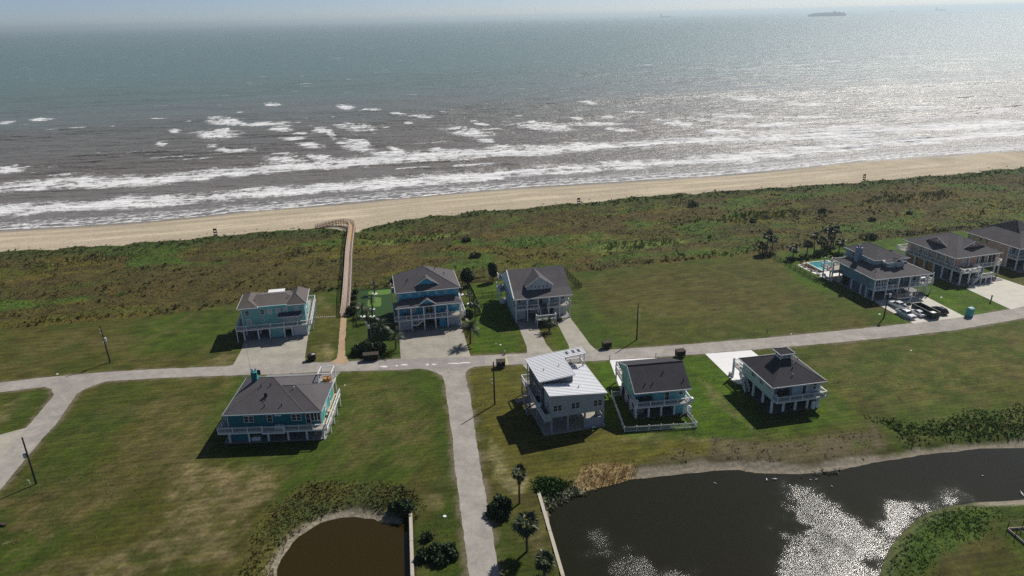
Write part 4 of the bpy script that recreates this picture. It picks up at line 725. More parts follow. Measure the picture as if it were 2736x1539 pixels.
h.window(3.75, 4.5, 1.6, 1.15, .3, n_=2); h.window(7.45, 4.5, .8, 1.3, .3); h.window(12.1, 4.5, 1.6, 1.15, .3, n_=2); h.window(14.15, 4.2, .7, 1.9, .3, name='door'); h.window(15.5, 4.5, 1.7, 1.6, .3, n_=3, cross=False)
h.window(4, 4.6, 1.4, 1.5, 16.46, 'right', mt=BL); h.window(7.5, 4.3, .9, 2, 16.46, 'right', name='door')
h.box('white_table', M_trim, 3.7, .2, .1, 5.2, .9, .75)
for i in range(3): h.box('white_lounger', M_white, 8.4 + i * .55, -.9, 2.82, 8.8 + i * .55, -.2, 3.5 + .1 * (i % 2))
h.deck(13.9, 10.3, 16.6, 13.8, 5.2); fr = MB()
for x in (14.0, 16.5):
    for y in (10.6, 13.7): fr.box(x - .08, y - .08, 5.2, x + .08, y + .08, 7.6)
for y in (10.6, 13.7): fr.bar((14, y, 7.55), (16.5, y, 7.55), .14)
for x in (14, 16.5): fr.bar((x, 10.6, 7.55), (x, 13.7, 7.55), .14)
fr.build('pergola_frame', M_white, h.e); h.posts([(14.1, 13.6), (16.4, 13.6), (16.4, 10.6)], 5, w=.2); MB().tube((15.2, 12.2, 5.2), (15.2, 12.2, 6.0), .75, .8, 16).build('orange_tub', mat('orange_wood', (.4, .2, .08), .7), h.e)
h.box('yellow_chair', M_woodn, 16.9, 3.2, 2.82, 17.6, 3.9, 3.7); 

# ---- 5 white house with ribbed metal roofs
h = House('stilt_house', 'modern white grey house with two tilted ribbed white metal roofs', (6.4, 109.6), 14)
gw = siding('light_grey_siding', (.42, .45, .46)); dg = mat('dark_grey_siding', (.10, .11, .13), .7, .08, 2)
h.slab(-1.4, -.4, 10.3, 14.5, M_conc)
wm = MB(); wm.prism([(0, 0, 3.2), (10, 0, 3.2), (10, 0, 6.85), (0, 0, 7.85)], (0, 11.1, 0)); wm.build('wall', gw, h.e); h.box('upper_wall', dg, -.3, 4.3, 7.0, 5.5, 13, 8.6); MB().prism([(-.3, 4.2, 3.2), (.3, 4.2, 3.2), (.3, 4.2, 8.6), (-.3, 4.2, 8.6)], (0, 9, 0)).build('side_wall', dg, h.e)
MB().prism([(5.45, 4.35, 7.0), (5.45, 13, 7.0), (5.45, 13, 9.1), (5.45, 4.35, 9.05)], (.06, 0, 0)).build('upper_side_wall', dg, h.e); MB().prism([(-.25, 4.28, 8.5), (5.45, 4.28, 8.5), (5.45, 4.28, 9.03)], (0, .06, 0)).build('upper_front_wall', dg, h.e)
def metal(h, name, poly, zf, seams, axis_y=True, sp=.55):
    "poly: plan outline; zf(x,y) height; seams run along x"
    m_ = MB(); top = [(x, y, zf(x, y)) for x, y in poly]; m_.prism([(x, y, z_ - .14) for x, y, z_ in top], (0, 0, .14)); r = m_.build(name, M_metalroof, h.e)
    s_ = MB(); ys = [p[1] for p in poly]; y = min(ys) + sp / 2
    while y < max(ys):
        xs = []
        n_ = len(poly)
        for i in range(n_):
            (xa, ya), (xb, yb) = poly[i], poly[(i + 1) % n_]
            if (ya > y) != (yb > y): xs.append(xa + (xb - xa) * (y - ya) / (yb - ya))
        xs.sort()
        for i in range(0, len(xs) - 1, 2): s_.bar((xs[i] + .03, y, zf(xs[i], y) + .03), (xs[i + 1] - .03, y, zf(xs[i + 1], y) + .03), .06, .09)
        y += sp
    o = s_.build('seams', M_seam, r); o['kind'] = 'stuff'
    e = MB(); n_ = len(top)
    for i in range(n_): a, b = Vector(top[i]), Vector(top[(i + 1) % n_]); e.bar(a + Vector((0, 0, -.08)), b + Vector((0, 0, -.08)), .1, .22)
    e.build('fascia', M_white, r); return r
metal(h, 'lower_roof', [(-.35, -.35), (10.4, -.3), (10.4, 11.4), (5.6, 11.4), (5.6, 4.25), (-.35, 3.9)], lambda x, y: 7.9 - .1 * (x + .3), 1)
zu = lambda x, y: 8.7 + .075 * (x + 1)
ur = metal(h, 'upper_roof', [(-1.0, 3.7), (5.8, 3.7), (5.8, 10.7), (10.3, 10.7), (10.3, 13.6), (-1.0, 13.4)], zu, 1)
for x in (7.0, 8.3, 9.4): h.box('skylight', M_dark, x - .22, 11.6, zu(x, 0) - .1, x + .22, 12.9, zu(x, 0) + .06, parent=ur)
h.posts([(-.7, 12.7)], 8.5, M_seam, .2, 3.2); h.posts([(10.1, 11.0), (10.1, 13.3), (6.2, 13.3)], 9.2, M_seam, .18, 3.2); h.posts([(6.4, 11.0)], 8.9, M_seam, .18, 6.9)
h.deck(-1.3, -.1, 0, 15.5, 3.2); h.deck(0, 13, 10.3, 15.5, 3.2); h.railing((-1.25, 0), (-1.25, 15.4), 3.2, bay=3); h.railing((-1.2, 15.42), (10.2, 15.42), 3.2, bay=3, ends=False); h.railing((10.2, 13.2), (10.2, 15.3), 3.2); h.box('deck_skirt', gw, -1.34, -.14, 2.7, .0, -.1, 4.2)
h.deck(6, 11.4, 10.3, 13.4, 6.3); h.railing((10.2, 11.5), (10.2, 13.3), 6.3); h.railing((6.1, 13.35), (10.1, 13.35), 6.3, ends=False); h.box('terrace_box', M_dark, 7, 12, 6.32, 8.2, 12.8, 6.9)
X4 = (0.1, 3.2, 6.4, 9.9); h.posts([(x, y) for x in X4 for y in (.15, 3.7, 7.2, 10.8)], 3.2, mat('grey_post', (.33, .36, .4), .6), .3); h.posts([(-1.2, 5), (-1.2, 10), (-1.2, 15.2)], 2.9, MATS['grey_post'], .2)
h.box('panel_wall', MATS['grey_post'], 6.6, .1, .1, 9.8, .2, 1.9); h.box('back_wall', MATS['grey_post'], 6.5, 8, .1, 9.8, 8.2, 3.1); h.box('side_wall', MATS['grey_post'], 9.95, .2, .1, 10.05, 4, 1.9)
for x in (1.2, 4.55, 8.75): h.window(x, 5.05 if x < 8 else 4.9, 1.5, 1.15, 0, n_=2, frame=M_seam)
for y in (4.9, 6.2, 7.5, 8.8, 10.2): h.window(y, 7.6, 1.0, 1.2, -.3, 'left', frame=M_seam, cross=False)
h.window(1.6, 5, .9, 1.3, 0, 'left'); h.window(6, 4.6, 1, 1.9, -.3, 'left'); h.window(9, 4.5, 1.6, 1.9, -.3, 'left'); h.vents([(1.0, 7.6, 8.9), (4.0, 7.9, 9.1), (5.9, 2.2, 7.4)])
h.box('grill', M_black, -1.0, 5.6, 3.22, -.4, 6.8, 4.2); h.box('bench', M_rack, -.95, 1.2, 3.22, -.4, 3.6, 3.7); h.box('deck_table', M_woodn, -1.0, 10.2, 3.22, -.3, 11, 3.9); h.box('white_bin', M_white, -.9, 4.2, 3.22, -.4, 4.8, 3.9)
h.stairs((-2.0, 7.2, .1), (-2.0, 11, 3.1), 1.0, rmt=MATS['grey_post']); h.box('step_platform', M_conc, -3.2, 12.2, 0, -1.8, 13.4, .3); h.box('crate', M_white, 7.6, -.5, .13, 8.2, -.2, .35)

# ---- 6 seafoam house with dark gable roof inside the picket fence
h = House('stilt_house', 'seafoam gabled house with dark roof inside a white picket fence', (22.3, 114.1), 7.5)
sf = siding('seafoam_siding', (.17, .47, .52)); sfg = siding('green_seafoam_siding', (.2, .47, .40))
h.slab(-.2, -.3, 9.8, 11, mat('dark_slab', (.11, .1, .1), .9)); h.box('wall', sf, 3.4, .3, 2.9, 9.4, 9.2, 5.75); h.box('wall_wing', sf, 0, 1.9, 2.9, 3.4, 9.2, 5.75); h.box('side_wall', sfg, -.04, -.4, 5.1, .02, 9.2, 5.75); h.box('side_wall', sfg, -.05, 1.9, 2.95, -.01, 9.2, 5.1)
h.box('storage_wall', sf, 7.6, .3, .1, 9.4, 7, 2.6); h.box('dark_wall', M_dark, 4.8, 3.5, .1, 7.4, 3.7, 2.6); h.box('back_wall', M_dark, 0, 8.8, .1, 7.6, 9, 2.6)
h.posts([(x, 0) for x in (0, 2.45, 4.85, 7.35, 9.55)] + [(0, 3), (0, 6), (0, 9), (9.55, 3), (9.55, 6)], 2.6); h.posts([(0, 5.0)], 5.6, w=.16, z0=2.9)
rf = MB().prism([(-.7, -.95, 5.75), (-.7, 4.2, 8.9), (-.7, 11.4, 6.1), (-.7, 11.4, 5.95), (-.7, 4.2, 8.72), (-.7, -.95, 5.58)], (10.7, 0, 0)).build('roof', M_shingd, h.e); h.box('fascia', M_trim, -.72, -1.03, 5.55, 10.02, -.955, 5.78, parent=rf); MB().bar((-.7, 4.2, 8.95), (10, 4.2, 8.95), .25, .06).build('ridge_cap', M_shingd, rf); MB().bar((-.73, -.95, 5.68), (-.73, 4.2, 8.83), .05, .2).bar((-.73, 4.2, 8.83), (-.73, 11.4, 6.05), .05, .2).build('rake_board', M_trim, rf)
MB().prism([(-.45, -.8, 5.6), (-.45, 11, 5.9), (-.45, 4.2, 8.7)], (.12, 0, 0)).build('gable', sfg, h.e); MB().prism([(9.4, -.8, 5.6), (9.4, 11, 5.9), (9.4, 4.2, 8.7)], (.12, 0, 0)).build('gable', sf, h.e)
h.deck(-.2, -1, 10.1, 1.9, 2.9); h.railing((-.15, -.95), (10.05, -.95), 2.9, bay=2.5); h.railing((-.15, -.85), (-.15, 1.8), 2.9, ends=False); h.railing((10.05, -.85), (10.05, 1.8), 2.9, ends=False); h.deck(9.4, 1.9, 10.1, 3, 2.9)
h.window(5.9, 4.2, .75, 1.9, .3, cross=False, name='door'); h.window(8.5, 4.6, .8, 1.1, .3); h.window(3.4, 6.3, .25, .9, -.45, 'left', cross=False); h.window(1.7, 5.9, .25, .8, -.45, 'left', cross=False)
h.box('planter', M_dark, .6, .9, 2.92, 1.8, 1.5, 3.5); h.box('patio_table', M_white, .35, .7, 2.92, .7, 1.0, 3.4); h.box('wicker_chair', M_rack, 2.4, .9, 2.92, 3.0, 1.5, 3.6); h.box('wicker_chair', M_rack, 1.9, .2, 2.92, 2.3, .6, 3.5)
h.deck(0, 9.2, 9.6, 14.2, 2.9); h.railing((.1, 9.3), (.1, 14.1), 2.9); h.railing((.1, 14.15), (9.5, 14.15), 2.9, ends=False); h.posts([(0.2, 14)], 4.9, w=.25); h.posts([(3.3, 14), (6.5, 14), (9.4, 14)], 2.9, w=.22); h.box('porch_beam', M_trim, -.05, 11.2, 4.7, .2, 13.9, 4.95); h.vents([(5.6, 2.3, 7.9), (1.6, .4, 6.7), (3.1, .5, 6.8), (9.0, .6, 6.9)], M_black)
fr = MB()
for y0 in (1.0, 4.0, 7.0): fr.box(-.06, y0 - .06, .1, .06, y0 + .06, 2.6)
fr.bar((0, 1, 1.2), (0, 7, 1.2), .1); fr.bar((0, 0, 2.5), (0, 9, 2.5), .12); fr.build('screen_frame', M_trim, h.e)
h.box('patio_table', M_grey, 1.1, 1.6, .1, 2.1, 2.4, .75); h.box('stool', M_grey, .5, .8, .1, .8, 1.1, .5); h.box('ac_unit', M_white, 10.1, -1, 3.5 - .6, 10.6, -.3, 3.7); H6 = h

# ---- 7 white-green house with cupola
h = House('stilt_house', 'pale house with dark hipped roof crowned by a small windowed cupola', (47.5, 114.7), 11)
pw = siding('pale_green_siding', (.55, .60, .58)); pb = siding('pale_blue_siding', (.46, .53, .60))
h.slab(-.2, -.2, 10, 11.5, mat('dark_slab', (.11, .1, .1))); h.box('wall', pb, 4.0, .2, 2.9, 9.8, 11, 5.75); h.box('wall_wing', pb, .2, 1.8, 2.9, 4.0, 11, 5.75); h.box('side_wall', pw, 0, 0, 2.7, .2, 11.2, 5.75); h.box('back_wall', M_dark, 0, 10, .1, 9.6, 10.2, 2.7); h.box('storage_wall', M_dark, 7.6, .6, .1, 9.5, 6, 2.7)
h.posts([(x, .1) for x in (.1, 2.5, 4.95, 7.4, 9.7)] + [(.1, 3.2), (.1, 6.7), (.1, 10)], 2.7, w=.34); h.posts([(x, y) for x in (3.3, 6.6) for y in (4, 7)], 2.7)
h.deck(.2, -1.1, 10.4, .2, 2.9); h.deck(.2, .2, 4, 1.8, 2.9); h.deck(9.8, .2, 10.4, 2.5, 2.9); h.railing((.4, -1.05), (10.35, -1.05), 2.9, M_white, bay=2.5); h.railing((.3, -1), (.1, .6), 2.9, ends=False); h.railing((10.35, -.95), (10.35, 2.4), 2.9, M_white, ends=False)
r = h.hip('roof', M_shingd, -.75, -.8, 10.3, 11.8, 5.85, ((4.8, 5.2, 9.0), (4.8, 5.8, 9.0)))
cu = h.box('cupola', pw, 3.8, 4.6, 7.9, 5.9, 6.6, 9.7); h.hip('cupola_roof', M_shingd, 3.3, 4.1, 6.4, 7.1, 9.7, ((4.85, 5.6, 10.45), (4.85, 5.6, 10.45)), parent=cu)
for x in (4.4, 5.3): h.window(x, 9.1, .55, .6, 4.6, parent=cu)
h.window(5.2, 9.1, .55, .6, 3.8, 'left', parent=cu); h.window(6.1, 9.1, .55, .6, 3.8, 'left', parent=cu)
for y in (4.2, 7.2): 
    h.window(y, 4.7, .7, 1.2, 0, 'left')
    for d_ in (-.62, .62): h.box('shutter', mat('sage_shutter', (.3, .38, .35), .6), -.05, y + d_ - .18, 4.1, -.002, y + d_ + .18, 5.3)
h.window(1.6, 4.9, 1.3, .7, 0, 'left', n_=3); h.window(6.4, 4.1, .7, 1.7, .2, cross=False, name='door'); h.window(8.5, 4.6, .8, 1.2, .2, n_=1)
for d_ in (-.7, .7): h.box('shutter', MATS['sage_shutter'], 8.5 + d_ - .2, .15, 4.0, 8.5 + d_ + .2, .198, 5.2)
h.box('wicker_chair', M_rack, 1.9, .8, 2.92, 2.6, 1.5, 3.9); h.box('wicker_chair', M_rack, 3.1, .8, 2.92, 3.8, 1.5, 3.9); h.box('cushion', M_white, .6, .8, 2.92, 1.5, 1.5, 3.4); h.box('blue_bench', mat('blue_bench', (.12, .3, .38)), 8.1, -.5, 2.92, 9.3, -.1, 3.5); h.box('round_table', M_conc, 9.4, -.9, 2.92, 10.2, -.2, 3.5)
h.deck(-.0, 11.2, 9.8, 15, 2.9); h.railing((.05, 11.3), (.05, 14.9), 2.9, M_white); h.railing((.05, 14.95), (9.7, 14.95), 2.9, M_white, ends=False); h.posts([(.1, 14.8)], 4.3, w=.34); h.posts([(3.3, 14.8), (6.5, 14.8), (9.6, 14.8)], 2.9, w=.3)
h.stairs((-.3, 8.2, .1), (-.3, 11, 2.9), .9, rmt=M_trim); h.box('white_chair', M_white, .8, 12.6, 2.92, 1.5, 13.4, 3.8); h.box('mower', M_black, -.2, 2.9, .13, .3, 3.5, .6); h.box('ac_unit', M_grey, -.3, 15.2, 0, .3, 15.8, .7); h.vents([(6.8, 3.9, 8.6), (5.4, 2.8, 8.2), (4.2, 1.0, 6.9)], M_grey)
H7 = h

# ---- 8 slate blue house with clerestory and double flue chimney
h = House('stilt_house', 'slate blue house with raised upper storey, twin flued chimney and dumpster in front', (92.1, 168), 12)
sb_ = siding('slate_blue_siding', (.16, .26, .33)); sbl = siding('light_slate_siding', (.26, .34, .40))
h.slab(-.3, -.2, 16, 17.5, M_slab); h.box('wall', sb_, .2, 2.0, 2.7, 15.2, 14.5, 5.75); h.box('wall_front', sbl, .2, .3, 2.9, 3.5, 2.0, 5.75); h.box('wall_front', sbl, 11.5, 1.2, 2.9, 13.6, 2.0, 5.75)
h.box('side_wall', sb_, -.04, 2.0, .1, .14, 3.4, 2.7); h.box('back_wall', M_dark, 0, 12, .1, 15, 12.2, 2.7); h.box('storage_wall', mat('blue_storage', (.1, .14, .2), .8), 1.0, 4, .1, 6, 11, 2.7); h.box('storage_wall', M_dark, 6.4, 5, .1, 9, 11, 2.7); h.box('stair_wall', sbl, 6.2, .6, .1, 6.5, 4, 2.8)
h.posts([(x, .1) for x in (0, 3.6, 7.0, 10.3, 13.2, 15.6)], 5.75, M_trim, .26); h.posts([(0, y) for y in (2.7, 4.9, 8.6, 13.8)], 2.9, w=.28)
h.deck(-.1, -.1, 15.7, 2.0, 2.9); h.railing((.1, 0), (3.5, 0), 2.9, bay=1.8); h.railing((3.7, 0), (7.0, 0), 2.9, bay=1.7); h.railing((10.3, 0), (15.6, 0), 2.9, bay=1.8)
h.window(1.0, 4.5, 1.2, 1.7, .3, n_=2); h.window(2.6, 4.5, 1.2, 1.7, .3, n_=2); h.window(5.3, 4.2, 1.8, 2.0, 2.0, n_=2, cross=False); h.window(9.0, 4.2, 1.4, 2.0, 2.0, n_=2, cross=False); h.window(12.5, 4.5, .9, 1.2, 1.2)
rl = h.hip('roof', M_shing, -.5, -.3, 16.6, 17.6, 5.85, ((5.5, 7.5, 8.1), (10.5, 7.5, 8.1)))
uw = h.box('upper_wall', sbl, 3.6, 5.6, 6.2, 11.3, 17.2, 8.75); uw2 = h.box('bay_wall', sbl, 5.9, 3.9, 6.0, 11.1, 5.6, 8.4); h.box('upper_wall_wing', sbl, 11.3, 5.9, 6.2, 13.7, 12, 8.55)
h.hip('upper_roof', M_shing, 3.2, 5.2, 11.7, 17.6, 8.8, ((7.4, 9.2, 11.1), (7.4, 13.6, 11.1))); h.hip('wing_roof', M_shing, 9, 5.5, 14.1, 12.4, 8.55, ((11, 9, 9.9), (11.6, 9, 9.9))); h.hip('bay_roof', M_shing, 5.6, 3.55, 11.4, 7.4, 8.45, ((7.6, 5.5, 9.3), (9.4, 5.5, 9.3))); gable(h, 7.6, 10.0, 3.75, 8.5, 9.3, (3.9, 5.4), M_dark, M_shing)
ch = h.box('chimney', sbl, 2.2, 10.6, 6.8, 3.6, 11.8, 10.6); h.box('chimney_trim', M_trim, 3.5, 10.58, 6.8, 3.62, 10.598, 10.6, parent=ch)
for x in (2.55, 3.2): MB().tube((x, 11.2, 10.6), (x, 11.2, 11.3), .2).tube((x, 11.2, 11.2), (x, 11.2, 11.45), .3, .15).build('flue', M_grey, ch)
for x in (6.9, 7.8, 9.2, 10.1): h.window(x, 7.5, .75, .85, 3.9, cross=False, mt=BL)
for y, g_ in ((8, BL), (14, GA)): h.window(y, 7.7, .9, 1.1, 3.6, 'left', mt=g_)
h.window(4.8, 7.6, .8, .9, 5.6, mt=BL); h.vents([(5.6, 7.8, 9.9), (8.3, 7.2, 9.7), (10.8, 8.6, 10), (2.2, 3.0, 7.2)]); m_ = MB().tube((5.4, 4.5, 8.2), (5.4, 4.5, 8.8), .3, .3, 10).build('turbine_vent', M_white, h.e)
h.deck(15.7, .8, 18.2, 3.8, 2.9); h.railing((15.8, .85), (18.1, .85), 2.9, M_white); h.railing((18.15, .9), (18.15, 3.7), 2.9, M_white, ends=False); h.posts([(18.0, 1.0), (15.6, .8)], 5.6, w=.2); h.box('white_sofa', M_white, 15.9, 2.8, 2.92, 17.8, 3.5, 3.6); h.box('patio_table', M_rack, 16.4, 1.6, 2.92, 17.2, 2.3, 3.4)
h.deck(5.4, -2.2, 10.6, -.3, 1.0); h.railing((5.45, -2.15), (10.55, -2.15), 1.0, M_wood, bay=2.6); h.railing((5.45, -2.1), (5.45, -.4), 1.0, M_wood, ends=False); h.stairs((8.6, -.3, 1.0), (8.6, 1.9, 2.9), 1.8, rmt=M_wood)
h.deck(-1.4, 14.5, 15, 20, 2.9); h.railing((-1.35, 14.7), (-1.35, 19.9), 2.9, M_trim); h.railing((-1.3, 19.95), (15, 19.95), 2.9, M_trim, ends=False); h.posts([(-1.3, 18.9), (.6, 18.4), (-1.3, 15)], 5.8, w=.3); h.posts([(5, 18.4), (10, 18.4), (15, 18.4)], 5.8, w=.2)
H8 = h

# ---- 9 salmon house with two gable dormers
h = House('stilt_house', 'salmon pink house with long white wraparound deck and two gable dormers', (119.2, 176.8), 15.0)
pk_ = siding('salmon_siding', (.62, .36, .30)); orr = siding('orange_siding', (.42, .23, .12))
h.slab(-.1, -.3, 15, 20, M_slab); h.box('wall', pk_, 1.6, 3.2, 3.7, 15.2, 20.3, 6.95); h.box('wall_low', orr, 1.2, 9.4, .1, 14, 20, 3.4); h.box('storage_wall', mat('blue_storage', (.1, .14, .2)), 1.3, 6.8, .1, 3.5, 9.4, 3.4); h.box('storage_wall', M_dark, 5, 5, .1, 9, 9.4, 3.4); h.box('lattice_wall', M_grey, 9.3, 3.0, .1, 10.8, 3.2, 3.2)
h.posts([(.6, y) for y in (.4, 3.2, 6.3, 9.2, 12.5, 16, 19.5)], 3.5, w=.34); h.posts([(3.6, .4), (6.4, .4), (14.6, 2.9), (10.9, 3)], 3.5, w=.34); h.posts([(1.0, y) for y in (3.4, 6.4, 9.4, 12.4, 15.6, 18.8)], 6.9, w=.2, z0=3.7); h.posts([(x, 2.9) for x in (5.3, 8.6, 11.6, 15.2)], 6.9, w=.24, z0=3.7)
h.deck(.4, 2.2, 15.6, 3.2, 3.7); h.deck(.4, 3.2, 1.6, 22.5, 3.7); h.deck(.6, -.2, 6.5, 2.2, 3.7); h.deck(1.6, 20.3, 15, 23, 3.7); h.deck(15.2, 3.2, 17, 9, 3.7)
h.railing((.45, 2.3), (.45, 22.4), 3.7, bay=3); h.railing((.65, -.15), (6.4, -.15), 3.7, M_white); h.railing((6.45, 0), (6.45, 2.1), 3.7, M_white, ends=False); h.railing((.65, 0), (.65, 2.2), 3.7, M_white, ends=False); h.railing((6.5, 2.25), (15.5, 2.25), 3.7, bay=3); h.railing((15.6, 2.3), (17, 3.2), 3.7, M_white); h.railing((16.95, 3.3), (16.95, 9), 3.7, M_white); h.railing((.5, 22.9), (15, 22.9), 3.7, M_white)
h.hip('roof', M_shing, .2, 2.4, 16, 21.2, 6.95, ((8.1, 10.3, 10.6), (8.1, 13.4, 10.6)))
gable(h, 5.4, 12.4, 5.6, 8.45, 10.0, (5.8, 10.2), pk_, M_shing)
gl = MB().prism([(3.1, 8.6, 8.3), (3.1, 15.2, 8.3), (3.1, 11.9, 9.9)], (.1, 0, 0)).build('gable', pk_, h.e); r = MB()
for e in (8.3, 15.5): r.prism([(2.8, e, 8.16), (2.8, 11.9, 9.95), (6.8, 11.9, 9.95), (3.2, e, 8.16)], (0, 0, .1))
r.build('gable_roof', M_shing, gl); MB().bar((2.77, 8.3, 8.2), (2.77, 11.9, 10.0), .05, .16).bar((2.77, 15.5, 8.2), (2.77, 11.9, 10.0), .05, .16).build('rake_board', M_trim, gl); MB().ring((3.08, 11.9, 9.1), .1, .28, .05, 'x').build('round_vent', M_white, gl); MB().ring((8.9, 5.58, 9.25), .1, .28, .05).build('round_vent', M_white, h.e)
for y in (5.2, 8.2, 11.2, 14.2, 17.2): h.window(y, 5.3, 1.1, 1.8, 1.6, 'left', mt=BL, n_=2)
h.window(9.5, 5.3, 2.6, 2.2, 3.2, n_=2, cross=False); h.window(13.3, 5.3, 2.4, 2.2, 3.2, n_=2, cross=False); h.window(4.0, 5.3, .9, 2, 3.2, mt=BL)
h.box('deck_sofa', M_rack, 2.0, .6, 3.72, 4.2, 1.4, 4.4); h.box('white_seat', M_white, 4.4, .2, 3.72, 5.4, .9, 4.3); h.box('white_seat', M_white, 1.2, .2, 3.72, 1.8, 1.0, 4.4); h.box('patio_table', M_white, 3.0, .0, 3.72, 3.6, .5, 4.2)
h.deck(6.7, -.6, 10.4, 1.2, 1.9); h.posts([(6.8, -.5), (8.5, -.5), (10.3, -.5), (6.8, 1.1), (10.3, 1.1)], 1.7, w=.22); h.railing((6.75, -.55), (10.35, -.55), 1.9, M_white, bay=1.8); h.railing((10.35, -.5), (10.35, 1.1), 1.9, M_white, ends=False); h.stairs((7.6, 1.2, 1.9), (7.6, 2.2, 3.7), 1.4, rmt=M_white); h.stairs((6.7, .2, 1.9), (4.2, .2, .1), 1.1, rmt=M_white)
h.posts([(16.8, 3.4), (16.8, 8.8)], 3.5, w=.25); H9 = h

# ---- 10 beige house cut by the right edge
o10 = H9.world(24.4, 4.6); h = House('stilt_house', 'beige house with steep dark roofs at the right edge of the photo', (o10.x, o10.y), 15.0)
be = siding('beige_siding', (.46, .42, .34)); bp_ = siding('pinkish_siding', (.48, .40, .37))
h.slab(-.3, -2, 20, 17, M_slab); h.box('wall', be, .0, 3.2, 3.3, 18, 17, 6.6); h.box('wall_low', bp_, .05, 3.3, .1, .3, 13, 3.3); h.box('back_wall', M_dark, .4, 8, .1, 18, 8.2, 3.2); h.box('porch_wall', pb, .3, 3.0, 3.3, 18, 3.2, 6.6)
h.posts([(0.1, 3.2), (.1, .1), (3.2, .1), (6.4, .1), (9.6, .1), (12.8, .1)], 6.4, w=.26); h.deck(-.1, 0, 18, 3.2, 3.3); h.railing((0, .1), (18, .1), 3.3, bay=3.2); h.railing((0.02, .2), (.02, 3.1), 3.3, ends=False)
r = h.hip('roof', M_shing, -.8, -.8, 18.8, 17.8, 6.7, ((8, 8, 11.5), (10, 8, 11.5))); h.hip('roof_front', mat('very_dark_shingle', (.045, .043, .05), .9, .2, 5), 3.2, 3.0, 12, 15, 8.5, ((6.6, 8, 12.0), (7.0, 9, 12.0)))
for y in (12.4, 10.3): h.window(y, 5.6, .7, .9, 0, 'left')
h.window(6.5, 5.0, .7, 1.5, 0, 'left', mt=BL); h.window(15.4, 5.6, .6, 1.2, 0, 'left', mt=BL)
for x in (1.6, 3.6, 6): h.window(x, 4.9, 1.1, 1.9, 3.0, n_=2, cross=False)
h.vents([(7.4, 5.4, 10.8)], M_white)
ORD = ('first', 'second', 'third', 'fourth', 'fifth', 'sixth', 'seventh', 'eighth', 'ninth', 'tenth')
# ------------------------------------------------------------------ foliage and plants
def leafmat(name, c1, c2, rough=.6):
    mt, t, b = newmat(name); n = t.nodes; l = t.links; g = n.new('ShaderNodeNewGeometry'); cr = n.new('ShaderNodeValToRGB'); cr.color_ramp.elements[0].color = (*c1, 1); cr.color_ramp.elements[1].color = (*c2, 1)
    l.new(g.outputs['Random Per Island'], cr.inputs[0]); l.new(cr.outputs[0], b.inputs['Base Color']); b.inputs['Roughness'].default_value = rough; b.inputs['Specular IOR Level'].default_value = .25
    return mt
LF_dark = leafmat('dark_leaves', (.012, .03, .010), (.04, .075, .02)); LF_mid = leafmat('mid_leaves', (.02, .045, .01), (.06, .095, .025)); LF_palm = leafmat('palm_leaves', (.02, .035, .012), (.07, .085, .035), .45); LF_dead = leafmat('dead_fronds', (.10, .075, .045), (.19, .15, .09))
M_trunk = mat('palm_trunk', (.11, .085, .06), .9, .2, 4, .4, 8); M_bark = mat('bark', (.08, .06, .045), .9, .2, 5)
def leafcloud(name, blobs, n_, size, mt, seed=1, parent=None):
    "many leaf faces through ellipsoid blobs (cx,cy,cz,rx,ry,rz)"
    rs = np.random.RandomState(seed); V = []; tot = sum(b[3] * b[4] * b[5] for b in blobs)
    for b in blobs:
        k_ = max(20, int(n_ * b[3] * b[4] * b[5] / tot)); d = rs.normal(size=(k_, 3)); d /= np.linalg.norm(d, axis=1)[:, None]; r = rs.uniform(.55, 1.06, k_) ** .7 * (1 + .18 * np.sin(d[:, 0] * 7 + seed) * np.cos(d[:, 1] * 6)); c = d * r[:, None] * np.array(b[3:6]) + np.array(b[:3])
        a = rs.normal(size=(k_, 3)); a /= np.linalg.norm(a, axis=1)[:, None]; e = np.cross(a, rs.normal(size=(k_, 3))); e /= np.linalg.norm(e, axis=1)[:, None]; s_ = size * rs.uniform(.6, 1.4, k_)[:, None]
        V.append(np.stack([c - a * s_, c + e * s_ * .45, c + a * s_, c - e * s_ * .45], 1))
    V = np.concatenate(V).reshape(-1, 3); me = bpy.data.meshes.new(name); q = len(V) // 4; me.vertices.add(len(V)); me.vertices.foreach_set('co', V.ravel()); me.loops.add(len(V)); me.loops.foreach_set('vertex_index', np.arange(len(V), dtype=np.int32)); me.polygons.add(q); me.polygons.foreach_set('loop_start', (np.arange(q) * 4).astype(np.int32)); me.polygons.foreach_set('loop_total', np.full(q, 4, np.int32)); me.update(calc_edges=True); me.materials.append(mt)
    o = bpy.data.objects.new(name, me); C.objects.link(o)
    if parent is not None: o.parent = parent
    return o
